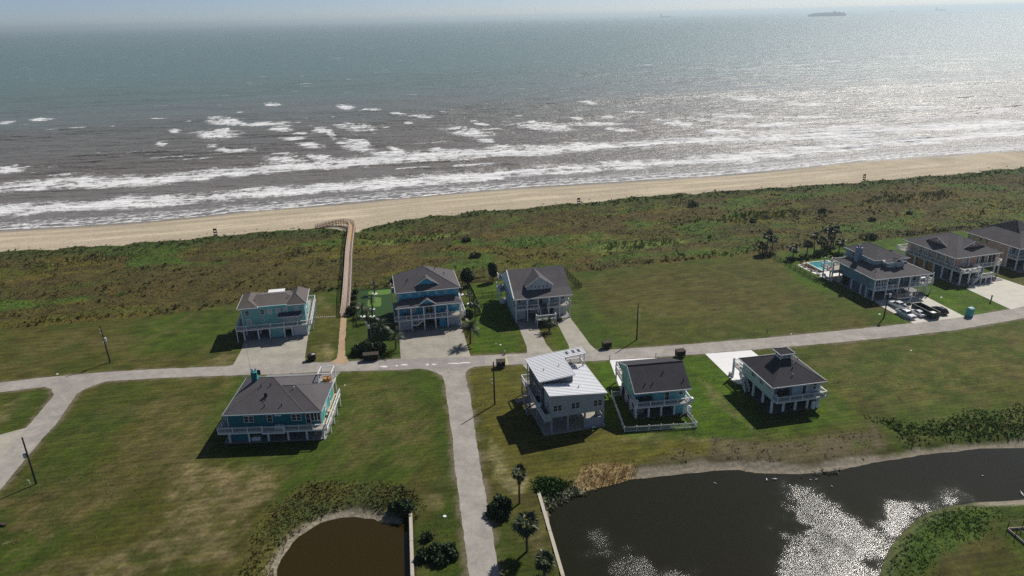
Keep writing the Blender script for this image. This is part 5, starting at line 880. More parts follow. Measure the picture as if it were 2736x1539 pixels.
def frond_mesh(kind, L, seed, droop=.6):
    rs = random.Random(seed); v = []; f = []
    if kind == 'feather':
        pts = []; 
        for i in range(9):
            t_ = i / 8; pts.append(Vector((L * (t_ * .95 - .1 * droop * t_ * t_), 0, L * (.28 * t_ - (.25 + .5 * droop) * t_ * t_))))
        for i in range(8):
            p, q_ = pts[i], pts[i + 1]; d = (q_ - p).normalized(); wd = L * .26 * math.sin(math.pi * (.12 + .85 * (i + .5) / 8)) + .05
            for sx in (-1, 1):
                for j in range(2):
                    c = p.lerp(q_, j / 2 + .1); b = len(v); tip = c + Vector((d.x * wd * .55, sx * wd, -wd * rs.uniform(.25, .6))); v += [tuple(c), tuple(c + d * L * .05), tuple(tip)]; f.append((b, b + 1, b + 2))
        for i in range(8):
            b = len(v); p, q_ = pts[i], pts[i + 1]; v += [tuple(p + Vector((0, .03, .0))), tuple(p - Vector((0, .03, 0))), tuple(q_)]; f.append((b, b + 1, b + 2))
    else:
        st = L * .5; end = Vector((st, 0, -st * .15 * droop)); b = 0; v += [(0, .03, 0), (0, -.03, 0), tuple(end)]; f.append((0, 1, 2))
        nseg = 11
        for i in range(nseg):
            a = (i - (nseg - 1) / 2) / nseg * 3.9; r = L * .62 * rs.uniform(.85, 1.05); b = len(v); mid = end + Vector((math.cos(a) * r * .6, math.sin(a) * r * .6, -.02 * r)); tip = end + Vector((math.cos(a) * r, math.sin(a) * r, -r * (.18 + .3 * droop * rs.random())))
            s_ = Vector((-math.sin(a), math.cos(a), 0)) * r * .13; v += [tuple(end), tuple(mid + s_), tuple(tip), tuple(mid - s_)]; f.append((b, b + 1, b + 2, b + 3))
    me = bpy.data.meshes.new('frond'); me.from_pydata(v, [], f); return me
FR = {}
def fronds(kind, mt):
    k_ = (kind, mt.name)
    if k_ not in FR:
        FR[k_] = []
        for i in range(3): me = frond_mesh(kind, 1.0, i, .4 + .4 * i); me.materials.append(mt); FR[k_].append(me)
    return FR[k_]
def palm(label, p, H_, L, kind='fan', nf=18, tr=.16, group='palm trees', lean=(0, 0), skirt=0, cat='palm tree', spread=1.0, ring=False, seed=0):
    rs = random.Random(seed or int(p.x * 13 + p.y * 7)); g = gz(p.x, p.y); root = thing('palm_tree', label, cat, (p.x, p.y, g), rs.uniform(0, 6), group)
    top = Vector((lean[0], lean[1], H_)); m_ = MB(); n_ = 5
    for i in range(n_):
        a = Vector((lean[0] * (i / n_) ** 2, lean[1] * (i / n_) ** 2, H_ * i / n_ - (.15 if i == 0 else 0))); b = Vector((lean[0] * ((i + 1) / n_) ** 2, lean[1] * ((i + 1) / n_) ** 2, H_ * (i + 1) / n_)); r1 = tr * (1.25 - .35 * i / n_); m_.tube(a, b, r1, tr * (1.22 - .35 * (i + 1) / n_) * (1.06 if i % 2 else .96), 7)
    m_.build('trunk', M_trunk, root)
    ms = fronds(kind, LF_palm)
    for i in range(nf):
        el = math.asin(min(1, max(-.75, -.45 * spread + 1.5 * (i + .5) / nf))) if kind == 'feather' else math.asin(max(-.8, min(.98, -.62 * spread + 1.55 * (i + .5) / nf)))
        o = bpy.data.objects.new('frond', ms[i % 3]); C.objects.link(o); o.parent = root; o.location = top + Vector((0, 0, rs.uniform(-.15, .1))); o.rotation_euler = (rs.uniform(-.3, .3), -el, i * 2.39996 + rs.uniform(-.2, .2)); s_ = L * rs.uniform(.85, 1.12); o.scale = (s_, s_, s_)
    if skirt:
        md = fronds('fan', LF_dead)
        for i in range(int(skirt)):
            o = bpy.data.objects.new('dead_frond', md[i % 3]); C.objects.link(o); o.parent = root; o.location = top + Vector((0, 0, -.2 - .09 * i)); o.rotation_euler = (rs.uniform(-.3, .3), 1.35, i * 2.4); s_ = L * .8; o.scale = (s_, s_ * .7, s_)
    if ring: MB().tube((0, 0, -.05), (0, 0, .07), .75, .72, 18).build('white_gravel_ring', M_white, root)
    return root
PG = 'palm trees in the gardens'
# three palms and two shrubs on the verge by the large pond
palm('tall shaggy fan palm beside the bulkhead with a collar of dead fronds', at(1388, 1345), 5.6, 1.25, nf=16, skirt=12, tr=.15)
palm('full fan palm with round crown casting a long shadow toward the lane', at(1408, 1474), 4.9, 1.9, nf=26, skirt=8, tr=.17)
palm('low fan palm at the bottom edge beside the pond bulkhead', at(1455, 1538), 2.4, 1.5, nf=22, tr=.16, skirt=3)
def bush(name, label, p, blobs, n_, size, mt, cat='bush', group=None, seed=3, trunk=None):
    g = gz(p.x, p.y)
    if trunk:
        root = thing(name, label, cat, (p.x, p.y, g), 0, group); m_ = MB().tube((0, 0, -.1), (0, 0, trunk), .13, .09, 7)
        for k_ in range(4): a = k_ * 1.6 + .4; m_.tube((0, 0, trunk * .75), (math.cos(a) * .7, math.sin(a) * .7, trunk + .9), .06, .03, 5)
        m_.build('trunk', M_bark, root); leafcloud('crown', blobs, n_, size, mt, seed, root); return root
    o = leafcloud(name, blobs, n_, size, mt, seed); o.location = (p.x, p.y, g); return tag(o, label, cat, group)
bush('oleander_bush', 'large dark shrub on the verge left of the shaggy palm', at(1338, 1370), [(-1.1, 0, .8, 1.0, 1.0, .9), (.7, .8, .9, 1.0, 1.1, 1.1), (.3, -1.1, .6, 1.2, .9, .7), (-.3, 1.7, .9, .8, .9, 1.1), (-1.7, -.9, .4, .7, .7, .5), (1.3, .1, 1.2, .5, .5, 1.0)], 1700, .26, LF_dark, seed=5)
bush('oleander_bush', 'wide dark shrub beside the brown pond bulkhead at the bottom', at(1168, 1492), [(-1.8, .1, .6, 1.1, 1.0, .8), (-.2, .5, .8, 1.2, 1.1, 1.1), (1.7, .5, .9, .9, 1.1, 1.2), (.5, -.9, .6, 1.2, .8, .7), (2.4, -.1, .5, .6, .6, .6), (-2.6, -.5, .4, .5, .5, .4)], 1900, .26, LF_dark, seed=6)
bush('round_bush', 'round dark bush at the corner of the brown pond bulkhead', at(1085, 1362), [(0, 0, .8, 1.2, 1.1, 1.1), (-1.5, .3, .6, 1.2, 1.0, .8)], 1500, .24, LF_dark, seed=7)
bush('yellow_green_shrub', 'small yellow green shrub above the wide dark shrub', at(1142, 1440), [(0, 0, .5, .9, .7, .6)], 500, .2, LF_mid, seed=8)
bush('garden_hedge', 'big rounded bush beside the lane below the double pole', at(988, 945), [(-2.0, .2, .9, 1.9, 1.6, 1.4), (0, .6, 1.2, 2.0, 1.8, 1.5), (1.9, .6, 1.0, 1.8, 1.6, 1.4)], 4200, .3, LF_dark, seed=9)
bush('garden_bush', 'dark bush hugging the right side of the boardwalk ramp', at(939, 840), [(0, 0, .9, 1.3, 1.3, 1.2)], 1000, .28, LF_dark, seed=10)
for i, (px, py, s_, lb) in enumerate(((944, 800, .7, 'middle of the small shrubs between boardwalk and green yard'), (950, 784, .8, 'farthest small shrub between boardwalk and green yard'), (944, 815, .6, 'nearest small shrub between boardwalk and green yard'))):
    bush('shrub', lb, at(px, py), [(0, 0, .6 * s_, 1.1 * s_, 1.1 * s_, .8 * s_)], 350, .25, LF_dark, group='small shrubs beside the boardwalk', seed=20 + i)
bush('garden_tree', 'dark round tree at the back fence left of the pale grey blue house', at(1249, 763), [(0, 0, 3.0, 1.7, 1.6, 1.9), (-.7, .3, 2.3, 1.2, 1.2, 1.2), (.8, 0, 2.4, 1.1, 1.2, 1.2)], 2600, .3, LF_dark, 'tree', 'small trees at the back fence', 11, 1.6)
bush('garden_tree', 'dark pine like tree on the lawn left of the pale grey blue house', at(1317, 752), [(0, 0, 3.5, 1.2, 1.2, 1.9), (-.5, .3, 4.5, .8, .8, 1.0), (.6, 0, 2.6, 1.0, 1.0, 1.0)], 2400, .3, LF_dark, 'tree', 'small trees at the back fence', 12, 2.0)
bush('garden_bush', 'round bush at the right front corner of the bright blue house', at(1253, 848), [(0, 0, .9, 1.2, 1.1, 1.1)], 900, .26, LF_dark, seed=13)
for px, py, s_, lb in ((1267, 690, 1.9, 'dark round shrub alone in the scrub above the two middle houses'), (1050, 775 - 20, 1.2, 'low dark shrub in the scrub behind the bright blue house'), (1245, 646, 1.5, 'small dark shrub high in the scrub, centre'), (2195, 567, 1.6, 'dark shrub alone in the brown scrub at right'), (2328, 592, 1.4, 'dark shrub in the scrub above the slate blue house'), (2428, 573, 1.2, 'dark shrub in the scrub left of the beach sign'), (1850, 553, 2.2, 'dark bush at the left of the green dune patch'), (2325, 640, 2.2, 'large bush on the back edge of the green lawn behind the slate blue house'), (2010, 595, 1.3, 'small dark shrub low in the green dune patch')):
    bush('scrub_bush', lb, at(px, py), [(0, 0, .55 * s_ * .7, s_ * .8, s_ * .7, s_ * .5), (s_ * .6, .2, .35 * s_, s_ * .6, s_ * .5, s_ * .35)], 420, .3, LF_dark, group='dark bushes standing out in the scrub', seed=int(px))
# palms round the houses: base px, height, frond length, kind
for i, (px, py, H_, L, kd, nf, lb, ln, rg) in enumerate((
    (1058, 933, 3.6, 2.6, 'feather', 18, 'feathery palm on the verge left of the bright blue house drive', (-.3, .3), 0),
    (1020, 905, 3.4, 2.8, 'feather', 18, 'feathery palm in the shade left of the bright blue house', (0, 0), 0),
    (1257, 918, 4.2, 2.7, 'feather', 24, 'tall feathery palm at the right edge of the bright blue house drive', (.2, 0), 0),
    (1270, 856, 4.6, 1.5, 'fan', 16, 'slender palm by the corner of the side fence', (.2, .2), 0),
    (1468, 885, 2.4, 2.0, 'feather', 20, 'palm on the island of grass between the two drives', (0, 0), 0),
    (1001, 785, 3.0, 1.7, 'feather', 16, 'palm in a white ring at the back of the putting green', (0, 0), 1),
    (995, 826, 2.8, 1.6, 'feather', 14, 'palm in a white ring in front of the putting green', (0, 0), 1),
    (969, 846, 2.5, 1.9, 'feather', 18, 'palm in a white ring at the left of the green yard', (0, 0), 1),
    (995, 846, 1.8, 1.4, 'feather', 14, 'low palm in a white ring beside the shade of the blue house', (0, 0), 1),
    (981, 862, 3.0, 1.4, 'feather', 12, 'dark palm beside the double utility pole', (0, 0), 0),
    (1232, 787, 2.4, 1.3, 'feather', 12, 'palm in a white ring behind the right deck of the blue house', (0, 0), 1),
    (1255, 812, 2.6, 1.1, 'fan', 12, 'palm in a white ring at the right fence of the blue house', (0, 0), 1),
    (2118, 692, 3.2, 1.6, 'fan', 22, 'leftmost palm of the lawn by the swimming pool', (0, 0), 0), (2155, 685, 3.8, 1.7, 'fan', 24, 'second palm from the left by the swimming pool', (0, 0), 0),
    (2174, 681, 6.0, 1.5, 'fan', 18, 'tall thin palm between the pool palms', (.6, 0), 0), (2192, 678, 4.0, 1.7, 'fan', 24, 'palm right of the tall thin one by the pool', (0, 0), 0), (2240, 679, 3.8, 1.6, 'fan', 20, 'palm nearest the roof of the slate blue house', (.2, 0), 0),
    (2211, 660, 5.6, 1.7, 'fan', 22, 'left tall palm of the pair at the back of the lawn', (-.3, 0), 0), (2225, 663, 6.2, 1.8, 'fan', 22, 'right tall palm of the pair at the back of the lawn', (.3, 0), 0), (2219, 661, 3.8, 1.6, 'fan', 18, 'shorter palm between the tall pair at the back', (0, 0), 0),
    (2048, 676, 5.6, 1.7, 'fan', 20, 'tallest palm of the dark clump at the corner of the open field', (0, 0), 0), (2062, 677, 4.4, 1.6, 'fan', 20, 'right palm of the dark clump at the corner of the open field', (0, 0), 0), (2036, 680, 2.6, 1.6, 'fan', 20, 'low left palm of the dark clump at the corner of the open field', (0, 0), 0),
    (2250, 756, 3.2, 1.4, 'feather', 16, 'palm in the shade beside the left wall of the slate blue house', (0, 0), 0))):
    palm(lb, at(px, py), H_, L, kd, nf, .15 if kd == 'fan' else .19, PG, ln, seed=50 + i, ring=bool(rg))
for i, (px, py, r, lb) in enumerate(((2116, 693, 2.0, 'ring of low plants round the leftmost pool palm'), (2158, 687, 2.8, 'ring of low plants under the second pool palm'), (2192, 682, 2.4, 'ring of low plants right of the tall thin palm'), (2238, 681, 2.2, 'ring of low plants nearest the slate blue roof'), (2216, 663, 2.4, 'planting at the foot of the tall palm pair'), (2050, 680, 2.8, 'low plants under the dark palm clump'))):
    bush('plant_bed', lb, at(px, py), [(r * .6 * math.cos(a), r * .5 * math.sin(a), .25, r * .4, r * .35, .35) for a in (0, 1.25, 2.5, 3.8, 5)], 500, .22, LF_dark, 'plants', 'plant beds round the palms', seed=80 + i)

# ------------------------------------------------------------------ dune scrub, reeds and weeds as masses of real blades
def scatter_growth(name, label, region, count, hmin, hmax, cols, seed, wmul=.6, lean=.85, blades=6, dens=None, upright=False, bounds=None):
    rs = np.random.RandomState(seed); x0, x1, y0, y1 = bounds; px = rs.uniform(x0, x1, count * 4); py = rs.uniform(y0, y1, count * 4)
    k_ = region(px, py); keep = rs.rand(len(px)) < k_; px = px[keep][:count]; py = py[keep][:count]; N = len(px)
    ix = np.clip(np.searchsorted(gx, px) - 1, 0, nx - 2); iy = np.clip(np.searchsorted(gy, py) - 1, 0, ny - 2); fx = (px - gx[ix]) / (gx[ix + 1] - gx[ix]); fy = (py - gy[iy]) / (gy[iy + 1] - gy[iy])
    pz = (Z[iy, ix] * (1 - fx) + Z[iy, ix + 1] * fx) * (1 - fy) + (Z[iy + 1, ix] * (1 - fx) + Z[iy + 1, ix + 1] * fx) * fy
    base = A[iy, ix]
    hh = rs.uniform(hmin, hmax, N) * (.55 + .9 * fbm(px, py, 6, seed + 5, 3)); P = np.stack([px, py, pz], 1); V = []; CC = []
    for b_ in range(blades):
        a = rs.uniform(0, 2 * np.pi, N); rr_ = rs.uniform(.0, .55, N) * hh; o_ = P + np.stack([np.cos(a) * rr_, np.sin(a) * rr_, np.zeros(N) - .05], 1); a2 = rs.uniform(0, 2 * np.pi, N); tip = o_ + np.stack([np.cos(a2) * hh * lean, np.sin(a2) * hh * lean, hh * rs.uniform(.5, 1.05, N)], 1)
        w_ = hh * wmul * rs.uniform(.6, 1.3, N); s_ = np.stack([-np.sin(a), np.cos(a), np.zeros(N)], 1) * w_[:, None]; mid = o_ * .45 + tip * .55 + np.stack([np.zeros(N), np.zeros(N), hh * .12], 1)
        V.append(np.stack([o_, mid - s_ * .5, tip, mid + s_ * .5], 1)); CC.append(rs.rand(N))
    V = np.concatenate(V); pick = np.concatenate(CC); n4 = len(V); me = bpy.data.meshes.new(name); me.vertices.add(n4 * 4); me.vertices.foreach_set('co', V.reshape(-1, 3).ravel()); me.loops.add(n4 * 4); me.loops.foreach_set('vertex_index', np.arange(n4 * 4, dtype=np.int32)); me.polygons.add(n4); me.polygons.foreach_set('loop_start', (np.arange(n4) * 4).astype(np.int32)); me.polygons.foreach_set('loop_total', np.full(n4, 4, np.int32)); me.update(calc_edges=True)
    bc = np.tile(base, (blades, 1)); ci = (np.tile(rs.rand(N) ** 1.2 * len(cols), blades)).astype(int).clip(0, len(cols) - 1); cc = np.array(cols)[ci]; mixk = .45; c_ = (bc * (1 - mixk) + cc * mixk) * (.9 + 1.0 * pick)[:, None]
    at_ = me.attributes.new('albedo', 'FLOAT_COLOR', 'POINT'); at_.data.foreach_set('color', np.concatenate([np.repeat(c_, 4, axis=0), np.ones((n4 * 4, 1))], 1).ravel().astype(np.float32)); me.materials.append(M_scrub)
    o = bpy.data.objects.new(name, me); C.objects.link(o); return tag(o, label, None, None, 'stuff')
M_scrub, t, b = newmat('scrub_leaves'); a_ = t.nodes.new('ShaderNodeAttribute'); a_.attribute_name = 'albedo'; t.links.new(a_.outputs['Color'], b.inputs['Base Color']); b.inputs['Roughness'].default_value = .75; b.inputs['Specular IOR Level'].default_value = .15
def interp2(F, px, py):
    ix = np.clip(np.searchsorted(gx, px) - 1, 0, nx - 2); iy = np.clip(np.searchsorted(gy, py) - 1, 0, ny - 2); return F[iy, ix]
FB = (-190, 300, 150, 340)
def vis(px, py): return (np.abs(px) < py * .76 + 14)
walk_px = [(921, 845), (925, 815), (928, 760), (931, 700), (936, 650), (941, 612)]
walk_l = [at(x, y, 1.0) for x, y in walk_px]
def offwalk(px, py): return sstep(1.2, 1.9, ldist(px, py, walk_l))
scatter_growth('dune_scrub', 'mixed brown and green dune scrub', lambda x, y: interp2(wildw, x, y) * vis(x, y) * offwalk(x, y), 50000, .1, .3, [(.04, .06, .014), (.07, .066, .018), (.075, .052, .022), (.05, .05, .018), (.11, .098, .02)], 501, bounds=FB)
scatter_growth('dune_bushes', 'dark rounded dune shrubs', lambda x, y: interp2(wildw, x, y) * vis(x, y) * offwalk(x, y) * sstep(.56, .68, fbm(x, y, 5, 511, 3)), 5000, .35, .75, [(.02, .04, .012), (.03, .05, .015), (.045, .05, .02)], 502, wmul=.6, bounds=FB)
scatter_growth('edge_scrub', 'thick scrub along the mown edge and the dune crest', lambda x, y: interp2(np.exp(-((d_lawn + 2.2) / 1.6) ** 2) + .8 * np.exp(-((d_veg - 5) / 3.5) ** 2), x, y) * interp2(wildw, x, y) * vis(x, y) * offwalk(x, y), 9000, .4, .8, [(.05, .055, .018), (.03, .045, .015), (.1, .085, .02)], 503, bounds=FB)
pt = at(1690, 655); pt2 = at(1400, 600)
def tallp(x, y):
    s_ = x * es.x + y * es.y; t_ = x * et.x + y * et.y; r = 0
    for c, a, b_ in ((at(1715, 655), 16, 4.5), (at(1100, 640), 20, 5), (at(2010, 580), 24, 5), (at(2440, 530), 22, 6), (at(820, 672), 9, 4), (at(200, 700), 22, 4)):
        r = np.maximum(r, sstep(1.15, .7, np.sqrt(((s_ - c.dot(es)) / a) ** 2 + ((t_ - c.dot(et)) / b_) ** 2) + (fbm(x, y, 4, 517, 2) - .5) * .6))
    return r * interp2(wildw, x, y)
scatter_growth('tall_reeds', 'stands of tall pale green reeds in the dunes', tallp, 13000, .8, 1.4, [(.17, .2, .08), (.12, .16, .05), (.2, .22, .11)], 504, wmul=.2, lean=.3, bounds=FB)
scatter_growth('beach_grass', 'sparse grass tufts along the top of the sand', lambda x, y: interp2(np.exp(-((d_veg + 2.0) / 2.2) ** 2), x, y) * vis(x, y) * sstep(.45, .6, fbm(x, y, 6, 519, 3)), 3500, .25, .5, [(.07, .08, .03), (.05, .06, .02)], 505, bounds=FB)
PB = (-45, 60, 60, 115)
scatter_growth('pond_weeds', 'yellowish weeds round the brown pond', lambda x, y: interp2(em(w1), x, y) * (interp2(p1, x, y) < -.9), 7500, .1, .3, [(.09, .08, .02), (.05, .07, .02), (.13, .11, .02), (.06, .05, .03)], 506, bounds=(-60, -5, 60, 100))
scatter_growth('pond_weeds', 'green weeds on the bank right of the cupola house', lambda x, y: interp2(em(w2), x, y) * (interp2(p2, x, y) < -1.5), 11000, .12, .34, [(.05, .11, .015), (.07, .12, .02), (.1, .1, .02)], 507, bounds=(40, 130, 75, 135))
scatter_growth('pond_weeds', 'green and brown weeds on the near right point', lambda x, y: interp2(em(w3), x, y) * (interp2(p2, x, y) < -.8), 5500, .1, .28, [(.07, .13, .015), (.09, .14, .02), (.06, .05, .025)], 508, bounds=(30, 90, 60, 100))
scatter_growth('pond_weeds', 'dark green weeds at the left corner of the large pond', lambda x, y: interp2(em(w4), x, y) * (interp2(p2, x, y) < .6), 3500, .25, .55, [(.03, .08, .015), (.045, .1, .02)], 509, bounds=(0, 30, 75, 105))
scatter_growth('dry_reeds', 'straw coloured dry reeds on the pond bank', lambda x, y: interp2(em(r4), x, y) * (interp2(p2, x, y) < .3), 6000, .22, .5, [(.34, .24, .11), (.26, .17, .08), (.4, .3, .16)], 510, wmul=.14, lean=.4, bounds=(0, 45, 75, 110))
scatter_growth('dead_weeds', 'brown dead weeds on the bare pond bank', lambda x, y: interp2(mudw * sstep(.42, .6, n_m2), x, y) * (interp2(p2, x, y) < -1.8), 6000, .1, .25, [(.13, .09, .05), (.08, .06, .035), (.17, .13, .08)], 512, bounds=(0, 110, 70, 130))
scatter_growth('rough_grass', 'short tufts of dry grass in the near lots', lambda x, y: sstep(.42, .6, fbm(x, y, 5, 521, 3)) * interp2(mow, x, y) * (interp2(road_d, x, y) < -.6) * (interp2(np.maximum(p1, p2), x, y) < -2.5) * vis(x, y) * .8, 22000, .06, .14, [(.13, .115, .06), (.1, .1, .04), (.17, .15, .09)], 513, wmul=.9, lean=.9, blades=3, bounds=(-95, 95, 62, 130))

# ------------------------------------------------------------------ boardwalk over the dunes
def rail_run(root, pts, off, h_, mt, name='railing'):
    m_ = MB(); n_ = len(pts)
    q_ = []
    for i, p in enumerate(pts):
        d = (pts[min(i + 1, n_ - 1)] - pts[max(i - 1, 0)]); d = Vector((d.x, d.y, 0)).normalized(); q_.append(p + Vector((-d.y, d.x, 0)) * off)
    for i in range(n_ - 1):
        mm_ = MB(); mm_.bar(q_[i] + Vector((0, 0, h_)), q_[i + 1] + Vector((0, 0, h_)), .16, .05); mm_.bar(q_[i] + Vector((0, 0, h_ * .62)), q_[i + 1] + Vector((0, 0, h_ * .62)), .04, .13); mm_.bar(q_[i] + Vector((0, 0, h_ * .3)), q_[i + 1] + Vector((0, 0, h_ * .3)), .04, .13); mm_.build(name, mt, root)
    for q1 in q_: MB().box(q1.x - .07, q1.y - .07, gz(q1.x + root.location.x, q1.y + root.location.y) - root.location.z - .2, q1.x + .07, q1.y + .07, q1.z + h_ + .03).build('post', mt, root)
    return q_
wp = [at(921, 845, .1), at(924, 818, .9), at(926.5, 790, 1.3), at(928.5, 760, 1.5), at(930, 730, 1.5), at(931.5, 700, 1.5), at(933, 672, 1.6), at(936, 645, 1.6), at(939, 622, 1.6), at(941, 605, 1.6), at(937.5, 597, 1.6), at(930, 594, 1.55), at(915, 592.5, 1.4), at(898, 594.5, 1.1), at(880, 598.5, .8), at(862, 603, .5), at(845, 608, .25)]
wp = smooth_line(wp, 2); o0 = Vector((wp[0].x, wp[0].y, 0)); wp = [p - o0 for p in wp]
bwk = thing('boardwalk', 'long raised timber boardwalk crossing the dunes and bending left to the beach', 'boardwalk', o0)
def planks(a0, a1, mt, nm):
    m_ = MB()
    for i in range(a0, a1):
        a, b_ = wp[i], wp[i + 1]; L = (b_ - a).length; k_ = max(1, int(L / .32))
        for j in range(k_):
            c = a.lerp(b_, (j + .5) / k_); d = (b_ - a).normalized(); sd = Vector((-d.y, d.x, 0)).normalized() * (.95 + rnd.uniform(-.02, .02)); m_.bar(c - sd, c + sd, .27, .06)
    o = m_.build(nm, mt, bwk); o['kind'] = 'stuff'; return o
planks(0, 14, M_wood, 'planks'); planks(14, len(wp) - 1, M_woodn, 'planks')
st = MB()
for i in range(len(wp) - 1):
    d = (wp[i + 1] - wp[i]).normalized(); sd = Vector((-d.y, d.x, 0)).normalized()
    for k_ in (-.8, .8): st.bar(wp[i] + sd * k_ - Vector((0, 0, .2)), wp[i + 1] + sd * k_ - Vector((0, 0, .2)), .1, .26)
st.build('joists', M_wood, bwk); rail_run(bwk, wp, .98, 1.0, M_wood); rail_run(bwk, wp, -.98, 1.0, M_wood)
sp_ = [at(x, 848.5 - (x - 845) * .05) for x in (846, 851, 856.5, 862, 867.5, 873, 878.5, 884, 889, 894)]
for i, p in enumerate(sp_): tag(MB().tube((p.x, p.y, 0), (p.x, p.y, .16), .16, .1, 7).build('marker_stone', M_white), f'white marker stone, {ORD[i]} from the left in the dotted row', 'stone', 'row of white stones')

# ------------------------------------------------------------------ fences
def fence(label, pts, h_, mt, bay=2.2, pick=.16, pw_=.07, cat='fence', solid=False, group=None, name='fence', rails=2):
    o0 = pts[0].copy(); root = thing(name, label, cat, (o0.x, o0.y, 0), 0, group); P = [p - Vector((o0.x, o0.y, 0)) for p in pts]
    for i in range(len(P) - 1):
        a, b_ = P[i], P[i + 1]; L = (b_ - a).length; n_ = max(1, round(L / bay))
        for k_ in range(n_ + (1 if i == len(P) - 2 else 0)):
            c = a.lerp(b_, k_ / n_); MB().box(c.x - .07, c.y - .07, -.1, c.x + .07, c.y + .07, h_ + .1).build('fence_post', mt, root)
        for k_ in range(n_):
            c, d = a.lerp(b_, k_ / n_), a.lerp(b_, (k_ + 1) / n_); dv_ = (d - c).normalized() * .08; c = c + dv_; d = d - dv_; m_ = MB()
            for r_ in range(rails): z_ = h_ * (.15 + .7 * r_ / max(1, rails - 1)); m_.bar(c + Vector((0, 0, z_)), d + Vector((0, 0, z_)), .04, .09)
            n2 = int((d - c).length / pick)
            for j in range(1, n2): e = c.lerp(d, j / n2); m_.bar(e + Vector((0, 0, .05)), e + Vector((0, 0, h_)), pw_, .03)
            m_.build('fence_panel', mt, root)
    return root
hw = H6.world
fence('white picket fence wrapped round the yard of the seafoam house', [hw(-.3, 8.7), hw(-2.2, 8.7), hw(-3.3, -4.1), hw(9.9, -4.9), hw(9.7, -.8)], 1.1, M_white, 2.4, .2, .09)
fence('low dark fence round the green yard left of the bright blue house', [at(1051, 768), at(955, 775), at(953, 868), at(985, 866)], 1.3, M_fence, 2.4, .3, .1)
fence('dark fence along the back of the lawn behind the pale houses', [at(1235, 757), at(1250, 754), at(1341, 748)], 1.4, M_fence, 2.4, .25, .1)
fence('dark fence running down the right side of the bright blue house yard', [at(1249, 758), at(1266, 790), at(1284, 842), at(1254, 845)], 1.4, M_fence, 2.4, .2, .12)
fence('dark gate fence across the lawn to the pale grey blue house', [at(1264, 797), at(1341, 789)], 1.4, M_fence, 2.3, .28, .07)
fence('dark fence corner at the right of the pale grey blue house', [at(1509, 728), at(1553, 769), at(1519, 770)], 1.4, M_fence, 2.3, .28, .08)
fence('long black fence between the open field and the pool lawn', [at(2056, 685), at(2100, 707), at(2150, 735), at(2190, 757)], 1.25, M_black, 2.4, .35, .05)
fence('black fence behind the slate blue house lawn', [at(2232, 655), at(2272, 672)], 1.25, M_black, 2.4, .35, .05)
fence('black fence along the scrub behind the salmon house', [at(2409, 634), at(2480, 624), at(2570, 612), at(2620, 620)], 1.25, M_black, 2.4, .35, .05)
fr_ = thing('garden_enclosure', 'black post and board enclosure corner at the lower right edge', 'fence', at(2691, 1416)); o0 = at(2691, 1416)
EN = [Vector((0, 0, 0)), at(2712, 1436) - o0, at(2760, 1475) - o0]
for v_ in (EN[0], EN[1], at(2730, 1413) - o0): MB().tube(v_, v_ + Vector((0, 0, 1.7)), .05, .05, 6).build('post', M_black, fr_)
for a, b_ in ((EN[0], EN[2]), (EN[0], at(2760, 1411) - o0)): MB().bar(a + Vector((0, 0, .18)), b_ + Vector((0, 0, .18)), .08, .36).build('board', M_wood, fr_); MB().bar(a + Vector((0, 0, 1.6)), b_ + Vector((0, 0, 1.6)), .03).build('wire', M_black, fr_)

# ------------------------------------------------------------------ utility poles
M_tr = mat('transformer_grey', (.55, .57, .58), .4, .04, 2, spec=.5)
def upole(label, px, py, h_, lean=(0, 0), trans=(), ins=(), twin=False):
    p = at(px, py); root = thing('utility_pole', label, 'utility pole', p, 0, 'timber utility poles'); MB().tube((0, 0, -.2), (lean[0], lean[1], h_), .17, .11, 8).build('pole', M_pole, root)
    for z_, sx in trans: x_ = lean[0] * z_ / h_ + sx * .38; MB().tube((x_, -.1, z_ - .45), (x_, -.1, z_ + .4), .27, .27, 10).tube((x_, -.1, z_ + .4), (x_, -.1, z_ + .48), .2, .1, 8).build('transformer', M_tr, root)
    for z_, sx in ins: MB().bar((0, 0, z_), (sx * .5, 0, z_ + .05), .05).tube((sx * .5, 0, z_), (sx * .5, 0, z_ + .28), .07, .05, 7).build('insulator', M_white, root)
    if twin: MB().tube((.35, .1, -.1), (.3, .1, h_ * .75), .06, .06, 7).build('conduit', M_grey, root); MB().tube((-.28, -.05, -.1), (-.25, 0, h_ * .72), .05, .05, 7).build('conduit', M_tr, root)
    return root
upole('leaning pole with white transformer on the far left lawn', 294.5, 968, 8.9, (-.25, 0), [(5.6, 1)], [(7.9, -1), (7.0, -1), (4.8, -1)])
upole('pole at the lower left beside the side lane', 97.4, 1293, 8.9, (0, 0), [(5.6, -1)], [(7.0, -1), (8.0, -1)])
upole('thin pole on the sod left of the metal roofed house', 1322, 1081, 9.2, (0, 0), [], [(4.6, -1), (5.4, -1)])
upole('pole in the open field right of the wooden rack', 1701, 908, 9.0, (0, 0), [], [(6.2, 1), (5.6, 1), (7.4, 1)])
upole('dark pole in front of the slate blue house, near the parked trucks', 2361, 850, 6.4, (.15, 0), [(5.9, 1)], [(6.2, -1)])
upole('pole with transformer and steel conduits rising from the big roadside bush', 989, 921, 7.2, (0, 0), [(4.6, 0)], [(5.2, -1), (5.6, -1)], True)

